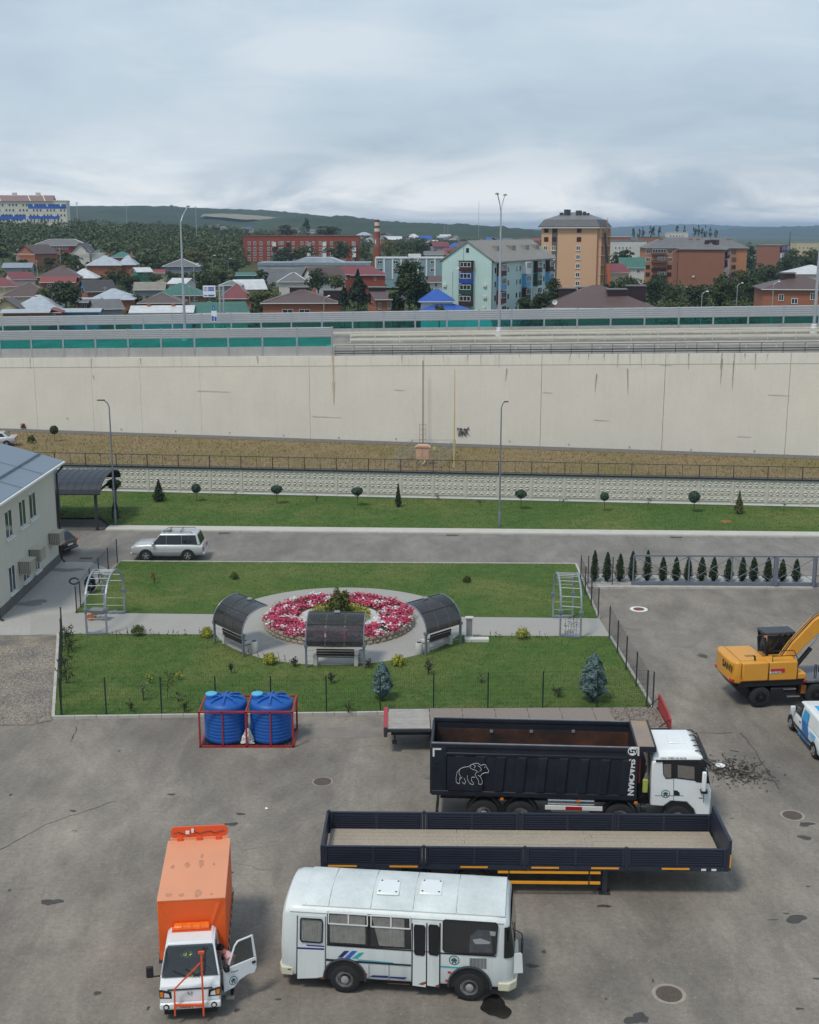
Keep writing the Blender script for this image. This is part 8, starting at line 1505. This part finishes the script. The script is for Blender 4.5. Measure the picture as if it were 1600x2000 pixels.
# masts and poles against the hills
for px, y0, y1, D, rr_, lab in ((152, 394, 428, 1000, .35, 'steel mast on the wooded hill right of the hospital'), (248, 396, 432, 1300, .3, 'thin mast behind the wood'), (384, 402, 446, 800, .3, 'pale concrete mast rising from the wood'), (935, 392, 446, 1400, .25, 'very thin aerial mast left of the middle street lamp'), (868, 438, 456, 1500, .3, 'left of two small aerials above the far red roofs'), (875, 440, 456, 1500, .3, 'right of two small aerials above the far red roofs'), (1542, 452, 476, 900, .35, 'dark mast above the far right trees')):
    b = atD(px, y1 + 6, D); r = empty('mast', b, 0, lab, 'mast'); h = zat(y0, D) - b.z; MB().tube([(0, 0, -6), (0, 0, h)], [rr_, rr_ * .6], 6).build('shaft', STEEL if px != 1542 else DGREY, r)
    for k in (.9, .97): MB().bar((-1.2 * (px == 152), 0, h * k), (1.2 * (px == 152) + .3, 0, h * k), .2).build('crossarm', STEEL, r)
# street lamps and power poles between the houses
for px, y0, y1, D, kind, lab in ((381, 520, 592, 330, 'l', 'white headed street lamp right of the green hipped roof'), (206, 560, 585, 340, 'p', 'concrete power pole left of the blue gabled house'), (73, 508, 536, 425, 'p', 'concrete power pole right of the low blue grey shed'), (85, 540, 565, 375, 'p', 'pale pole in front of the red lean-to'), (262, 555, 584, 345, 'p', 'pale pole right of the patched zinc roof'), (371, 557, 592, 325, 'p', 'pale pole on the slope of the green hipped roof'), (18, 540, 567, 372, 'p', 'pale pole beside the red roof at the left edge'), (633, 584, 612, 258, 'l', 'street lamp in front of the brick bungalow'), (884, 530, 606, 256, 'l', 'tall street lamp against the mint gable'), (1370, 575, 606, 262, 'l', 'street lamp among the trees before the brown brick block'), (1438, 558, 606, 290, 'l', 'street lamp left of the brick house at the right edge'), (1508, 556, 606, 262, 'l', 'street lamp in front of the brick house at the right edge'), (10, 560, 582, 340, 'p', 'lamp pole at the left edge above the dark brown roof'), (178, 490, 512, 480, 'p', 'power pole in front of the cream house'), (118, 484, 508, 500, 'p', 'power pole in front of the long red building'), (415, 502, 528, 470, 'l', 'street lamp right of the pale willow'), (446, 508, 530, 470, 'l', 'street lamp near the long red block')):
    b = atD(px, y1, D); r = empty('street_lamp' if kind == 'l' else 'power_pole', b, 0, lab, 'street lamp' if kind == 'l' else 'pole'); h = zat(y0, D) - b.z; MB().tube([(0, 0, -4), (0, 0, h)], [.12, .08], 6).build('pole', CONC if kind == 'p' else STEEL, r)
    if kind == 'l': MB().tube([(0, 0, h), (.5, 0, h + .5), (1.0, 0, h + .6)], .05, 5).build('arm', STEEL, r); MB().lathe([(.05, -.12), (.28, -.05), (.25, .1), (.05, .18)], 10, (1.1, 0, h + .62)).build('lamp_head', PVC, r, smooth=True)
    else: MB().bar((-.7, 0, h - .3), (.7, 0, h - .3), .1).build('crossarm', CONC, r)
# ------------------------------------------------------------------ trees
T_D = foliage('tree_dark', (.020, .038, .013), (.062, .090, .032), .6, .35, .3); T_M = foliage('tree_mid', (.032, .054, .017), (.092, .118, .040), .6, .3, .16); T_L = foliage('tree_light', (.05, .072, .021), (.13, .145, .05), .6, .35, .3); T_Y = foliage('tree_yellow', (.08, .09, .025), (.17, .17, .06)); T_P = foliage('tree_pine', (.011, .022, .013), (.034, .052, .026))
def crown_pts(h, w, n, shape, seed=0):
    g = np.random.default_rng(seed); k = max(9, int(n / 55)); c = g.normal(size=(k, 3)); c /= np.linalg.norm(c, axis=1)[:, None]; c *= g.uniform(.25, .86, (k, 1)) ** .7; c[:, 2] = np.maximum(c[:, 2], -.75)
    cr_ = g.uniform(.22, .42, k); idx = g.integers(0, k, n); v = g.normal(size=(n, 3)); v /= np.linalg.norm(v, axis=1)[:, None]; v[:, 2] = np.where(v[:, 2] < -.3, -v[:, 2], v[:, 2])
    P = c[idx] + v * (cr_[idx] * g.uniform(.7, 1.08, n))[:, None]
    if shape == 'cone': f = np.clip((1 - (P[:, 2] + 1) / 2.1), .05, 1); P[:, :2] *= (f * 1.35)[:, None]
    if shape == 'poplar': P[:, :2] *= np.clip(1.15 - np.abs(P[:, 2] + .2) * .55, .2, 1)[:, None]
    P[:, 2] = (P[:, 2] + 1) / 2; return P * np.array([w / 2, w / 2, h]), v
def tree(label, px, pyb, pyt, wpx, D, m, shape='round', n=1500, group='trees in the town', name='tree', cat='tree'):
    b = atD(px, pyb, D); s = scale_at(D, b.z); h, w = (pyb - pyt) / s, wpx / s; r = empty(name, b, random.uniform(0, 6), label, cat, group); z0 = .12 if shape != 'poplar' else .04
    P, v = crown_pts(h * (1 - z0), w, n, shape, int(px * 7 + pyb)); P[:, 2] += h * z0
    leaves('crown', P, max(.16, .022 * w + .10) * (2.2 if D > 1000 else 1), m, r, v, .7); m_ = MB(); m_.tube([(0, 0, -5), (.1, 0, h * .3), (0, .1, h * .75)], [max(.12, w * .035), max(.1, w * .028), .05], 7)
    for k in range(5): a = k * 1.3; m_.tube([(0, 0, h * (.25 + .08 * k)), (w * .28 * math.cos(a), w * .28 * math.sin(a), h * (.45 + .09 * k))], [max(.05, w * .015), .03], 5)
    m_.build('trunk', BARK, r); return r
for t_ in (('big dark round tree right of the wide brown roof', 130, 608, 551, 62, 300, T_D, 'round', 2600), ('olive shrubby tree beside the big dark round tree', 92, 604, 562, 40, 318, T_L), ('small tree beside the orange brick house with the bare gable', 44, 518, 506, 22, 470, T_D), ('dark bushy tree right of the orange brick gable house', 98, 522, 500, 24, 470, T_D), ('dark tree in front of the cream house with two gables', 150, 525, 500, 34, 460, T_M), ('tree group edge right of the zinc roofed brick house', 226, 560, 525, 38, 400, T_D, 'round', 1600), ('dark tree between the blue gable and the slate roof', 252, 575, 535, 40, 370, T_D, 'round', 1600), ('tree right of the orange wing with the zinc roof', 285, 522, 496, 44, 470, T_M, 'round', 1600), ('pale green willow behind the lilac house', 381, 522, 484, 46, 530, T_Y, 'round', 1800), ('olive tree in front of the lilac house', 345, 560, 528, 44, 400, T_M, 'round', 1500), ('wide olive tree right of the lilac house', 395, 582, 530, 62, 380, T_M, 'round', 2200), ('light green tree above the white road sign', 432, 552, 520, 48, 440, T_L, 'round', 1500), ('dark tree left of the low green shed', 458, 530, 502, 36, 480, T_D, 'round', 1400), ('olive tree right of the green gable roof', 522, 618, 562, 66, 286, T_L, 'round', 2400), ('tree left of the dark grey bungalow', 510, 552, 528, 30, 410, T_D), ('dark round tree right of the dark grey bungalow', 622, 576, 527, 46, 330, T_D, 'round', 2200), ('olive tree beside the brown roofed house', 655, 568, 536, 40, 345, T_L, 'round', 1500), ('dark pine in front of the brick bungalow', 700, 616, 531, 64, 261, T_P, 'cone', 3600), ('dark smaller pine left of the dark pine', 673, 616, 556, 30, 262, T_P, 'cone', 1500), ('tall leafy tree in front of the teal school', 800, 616, 508, 62, 264, T_D, 'round', 3800), ('lower broad tree beside the tall tree before the school', 822, 616, 548, 46, 266, T_D, 'round', 2200), ('bush at the foot of the tall tree before the school', 776, 614, 560, 34, 266, T_D, 'round', 1500), ('tree in front of the left part of the long red block', 556, 520, 485, 52, 560, T_D, 'round', 1700), ('second tree in front of the long red block', 592, 520, 479, 54, 565, T_M, 'round', 1700), ('dark round tree in front of the right part of the red block', 660, 514, 475, 56, 555, T_D, 'round', 2000), ('tree between the red block and the factory chimney', 714, 512, 480, 34, 600, T_M), ('yellow green tree right of the factory chimney', 757, 508, 474, 28, 575, T_Y), ('tree behind the teal school', 790, 508, 470, 44, 620, T_M), ('dark tree behind the right end of the teal school', 822, 505, 466, 40, 640, T_D), ('tall dark poplar behind the red block', 599, 468, 425, 20, 780, T_D, 'poplar', 1400), ('dark tree mass left of the poplar', 560, 466, 440, 44, 820, T_D), ('dark tree right of the poplar', 640, 466, 440, 50, 840, T_D), ('leafy tree at the foot of the peach tower', 1080, 612, 543, 40, 282, T_D, 'round', 2200), ('lower tree between mint block and brown roof', 1058, 618, 572, 40, 270, T_D, 'round', 1700), ('bush right of the mint block entrance', 1024, 618, 582, 40, 268, T_D, 'round', 1400), ('broad dark tree below the cream house with maroon roof', 1225, 600, 543, 58, 380, T_M, 'round', 2400), ('dark tree left of the orange apartment block', 1282, 608, 540, 58, 370, T_D, 'round', 2400), ('dark tree below the brown brick end wall', 1312, 612, 560, 38, 340, T_D, 'round', 1500), ('round green bush behind the barrier on the right', 1312, 612, 586, 34, 262, T_L, 'round', 1200), ('dark leafy tree in front of the brown brick block', 1360, 612, 556, 48, 300, T_D, 'round', 1900), ('olive willow in front of the brown brick block corner', 1408, 612, 540, 62, 310, T_M, 'round', 2600), ('dark tree right of the olive willow', 1456, 612, 528, 58, 350, T_D, 'round', 2200), ('bright green bush behind the barrier right of the lamp', 1420, 612, 588, 26, 262, T_L, 'round', 900), ('tree left of the plain brick slab', 1462, 540, 478, 34, 560, T_D, 'round', 1500), ('tree below the plain brick slab', 1495, 560, 518, 50, 480, T_M, 'round', 1700), ('tree right of the plain brick slab', 1545, 530, 488, 44, 560, T_M, 'round', 1700), ('grey green tree at the right edge', 1582, 528, 486, 46, 540, T_M, 'round', 1700), ('tree before the white roofed hall', 1530, 560, 500, 40, 470, T_D, 'round', 1500), ('tree beside the pale slab behind the peach tower', 1222, 512, 486, 34, 560, T_D), ('dark tree right of the pale slab', 1206, 520, 494, 26, 520, T_D), ('tree at the left edge behind the orange house', 6, 508, 486, 34, 520, T_D), ('bushy tree in front of the green shed with white roof', 300, 552, 538, 30, 390, T_M), ('tree behind the patched zinc roof', 268, 600, 575, 26, 320, T_M), ('shrubby tree right of the red brown roof', 505, 600, 576, 34, 310, T_M), ('pale green bush right of the pavilion behind the barrier', 858, 612, 594, 22, 248, T_L, 'round', 700), ('tree left of the cream house with maroon roof', 1190, 575, 548, 30, 395, T_D, 'round', 1200)): tree(*t_)
rr3 = random.Random(31)
for i, (px, yt) in enumerate(((1271, 440), (1276, 439), (1287, 441), (1322, 438), (1335, 440), (1356, 440), (1363, 441), (1372, 443), (1377, 442), (1387, 446), (1398, 447), (1237, 442), (1248, 444), (1255, 444))):
    tree('far dark skyline poplar, ' + 'fourth fifth sixth seventh eighth ninth tenth eleventh twelfth thirteenth fourteenth first second third'.split()[i] + ' from the left of the poplars right of the peach tower', px, 470, yt, 8, 1350, T_D, 'poplar', 420, 'far poplars on the skyline')
# mass of wood and gardens: reads as one mass
def wood(name, label, regions, m, seed, lsz=.6, per=130):
    g = np.random.default_rng(seed); PP = []; NN_ = []
    for (x0, x1, d0, d1, n, hmin, hmax) in regions:
        for _ in range(n):
            D = d0 + (d1 - d0) * g.uniform() ** .9; px = g.uniform(x0, x1); X = (px - CX) / F * (D * CT + 5); z = T(X, D); h = g.uniform(hmin, hmax) * .9; w = h * g.uniform(1.1, 1.8)
            P, v = crown_pts(h, w, per, 'round', int(g.integers(1e9))); P[:, 2] -= h * .12; P += np.array([X, D, z]); PP.append(P); NN_.append(v)
    o = leaves(name, np.concatenate(PP), lsz, m, None, np.concatenate(NN_), .8, None, .25); return tag(o, label, 'wood', kind='stuff')
wood('woodland', 'dark green wood covering the hillside on the left', [(-120, 480, 540, 980, 470, 7, 12), (120, 420, 500, 560, 40, 5, 8), (250, 480, 960, 1250, 90, 8, 12)], T_M, 3)
wood('woodland', 'lighter green treetops among the hillside wood on the left', [(-120, 470, 540, 960, 330, 6, 12), (20, 480, 480, 560, 50, 4, 7)], foliage('tree_fresh', (.05, .076, .028), (.13, .155, .06), .6, .25, .14), 4)
wood('woodland', 'band of trees across the far middle of the town', [(470, 900, 760, 1300, 200, 6, 10), (840, 1060, 620, 1500, 330, 6, 10), (480, 740, 640, 760, 24, 6, 9)], T_M, 5)
wood('woodland', 'band of trees across the far right of the town', [(1160, 1700, 640, 1500, 420, 6, 11), (1430, 1700, 480, 640, 60, 6, 10), (1180, 1310, 560, 700, 14, 6, 9)], T_D, 6)
wood('undergrowth', 'low garden greenery between the houses', [(-60, 560, 285, 480, 330, 1.8, 4.2), (480, 760, 300, 430, 70, 2, 4), (1180, 1500, 270, 480, 190, 2.5, 6), (780, 870, 255, 330, 30, 2, 4), (1000, 1110, 262, 330, 36, 2, 5)], T_M, 7, .36, 90)
# small far houses among the trees
g = random.Random(77)
for x0, x1, d0, d1, cnt, where in ((845, 1055, 560, 1500, 30, 'behind the mint block'), (700, 850, 800, 1500, 10, 'behind the teal school'), (1440, 1600, 800, 1400, 6, 'at the far right'), (400, 690, 1300, 2200, 12, 'below the hill field')):
    for i, px in enumerate(sorted(g.uniform(x0, x1) for _ in range(cnt))):
        D = g.uniform(d0, d1); X = (px - CX) / F * (D * CT + 5); z = T(X, D); wc = g.choice(['white', 'white', 'orange', 'cream', 'grey']); rc = g.choice(['brown', 'maroon', 'grey', 'zinc', 'blue', 'red', 'grey', 'white', 'brown', 'tan'])
        w, dp, he = g.uniform(8, 15), g.uniform(7, 10), g.uniform(4.5, 7.5); od = f"{i + 1}{'st' if i in (0, 20) else 'nd' if i in (1, 21) else 'rd' if i in (2, 22) else 'th'}"
        r = empty('far_house', (X, D, z), g.uniform(-.5, .5), f"{'brick' if wc == 'orange' else wc} far house with a {dict(zinc='pale').get(rc, rc)} roof, {od} from the left {where}", 'house', 'far houses among the trees'); MB().box(-w / 2, w / 2, 0, dp, -3, he).build('wall', WCOL[wc], r); m_, _ = roof_mb(g.choice(['hip', 'gx', 'gy']), w, dp, he, he + g.uniform(2, 3.4)); m_.build('roof', RCOL[rc], r)
        if D < 1000:
            for q in (-.28, .28): window(r, w * q, he - 1.5, 1.3, 1.4, -.01, mull=0)
# ------------------------------------------------------------------ hills
def hill_pt(px, f, D, depth, prof, foot, seed, rough):
    Y = D - depth * (1 - f); X = (px - CX) / F * (D * CT); ztop = zat(np.interp(px, [p[0] for p in prof], [p[1] for p in prof]), D); e = math.sin(f * math.pi / 2) ** 1.2
    return (X, Y, foot + (ztop - foot) * e + rough * (mnoise.noise((X * .004, Y * .004, seed)) * 4 + mnoise.noise((X * .02, Y * .02, seed)) * 4 + mnoise.noise((X * .06, Y * .06, seed)) * 4) * (.4 + .6 * f))
def hill(name, D, depth, prof, m, foot=-12, seed=1, rough=1.0):
    xs = np.linspace(prof[0][0], prof[-1][0], 420); nr = 16; n = len(xs); vs_ = [hill_pt(px, j / (nr - 1), D, depth, prof, foot, seed, rough) for j in range(nr) for px in xs]
    o = MB().add(vs_, [(j * n + i, j * n + i + 1, (j + 1) * n + i + 1, (j + 1) * n + i) for j in range(nr - 1) for i in range(n - 1)]).build(name, m, smooth=True, recalc=False); return tag(o, kind='structure')
M_HILL = grassy('hill_wood', (.020, .036, .014), (.042, .062, .024), (.09, .10, .045), .5, .03); M_FIELD = mat('stubble_field', (.24, .22, .14), .95, var=.12, vs=.01)
hill('hill', 3300, 1500, [(-700, 398), (0, 402), (150, 403), (300, 405), (430, 408), (540, 412), (580, 416), (640, 424), (720, 433), (800, 440), (900, 448), (1050, 452)], M_HILL, 5, 2)
hill('hill', 2500, 900, [(420, 452), (500, 436), (570, 424), (620, 421), (680, 424), (740, 431), (800, 435), (850, 437), (900, 438), (960, 443), (1040, 450), (1120, 456)], M_HILL, 5, 3)
hill('mountain', 11000, 3000, [(900, 450), (1180, 446), (1240, 442), (1330, 438), (1400, 441), (1500, 444), (1900, 446)], M_HILL, -30, 4, 2); hill('mountain', 7500, 2500, [(1330, 458), (1400, 450), (1450, 444.5), (1520, 443), (1600, 442), (2000, 440)], M_HILL, -30, 5, 2)
HP = [(-700, 398), (0, 402), (150, 403), (300, 405), (430, 408), (540, 412), (580, 416), (640, 424), (720, 433), (800, 440), (900, 448), (1050, 452)]; vs_ = []
for i in range(13):
    px = 498 + 122 * i / 12; c_ = math.sin(math.pi * (i + .6) / 13.2) ** .5
    for j in range(4): p = hill_pt(px, .45 + (.12 * (j / 3 - .5)) * c_ + .01 * i / 12, 3300, 1500, HP, 5, 2, 1.0); vs_.append((p[0], p[1], p[2] + 5))
tag(MB().add(vs_, [(i * 4 + j, (i + 1) * 4 + j, (i + 1) * 4 + j + 1, i * 4 + j + 1) for i in range(12) for j in range(3)]).build('field', M_FIELD, recalc=False), kind='structure')
# ------------------------------------------------------------------ haze: the air between us and the hills
mz = bpy.data.materials.new('haze'); mz.use_nodes = True; t = mz.node_tree; t.nodes.clear(); pv = N(t, 'ShaderNodeVolumePrincipled', Density=.00011); pv.inputs['Color'].default_value = (.55, .75, 1.0, 1); pv.inputs['Anisotropy'].default_value = .2; ot = N(t, 'ShaderNodeOutputMaterial'); L(t, pv.outputs[0], ot.inputs['Volume'])
hz = MB().box(-12500, 12500, -60, 16500, -45, 108).build('haze', mz); tag(hz, 'pale blue haze over the town and the hills', 'haze', kind='stuff')
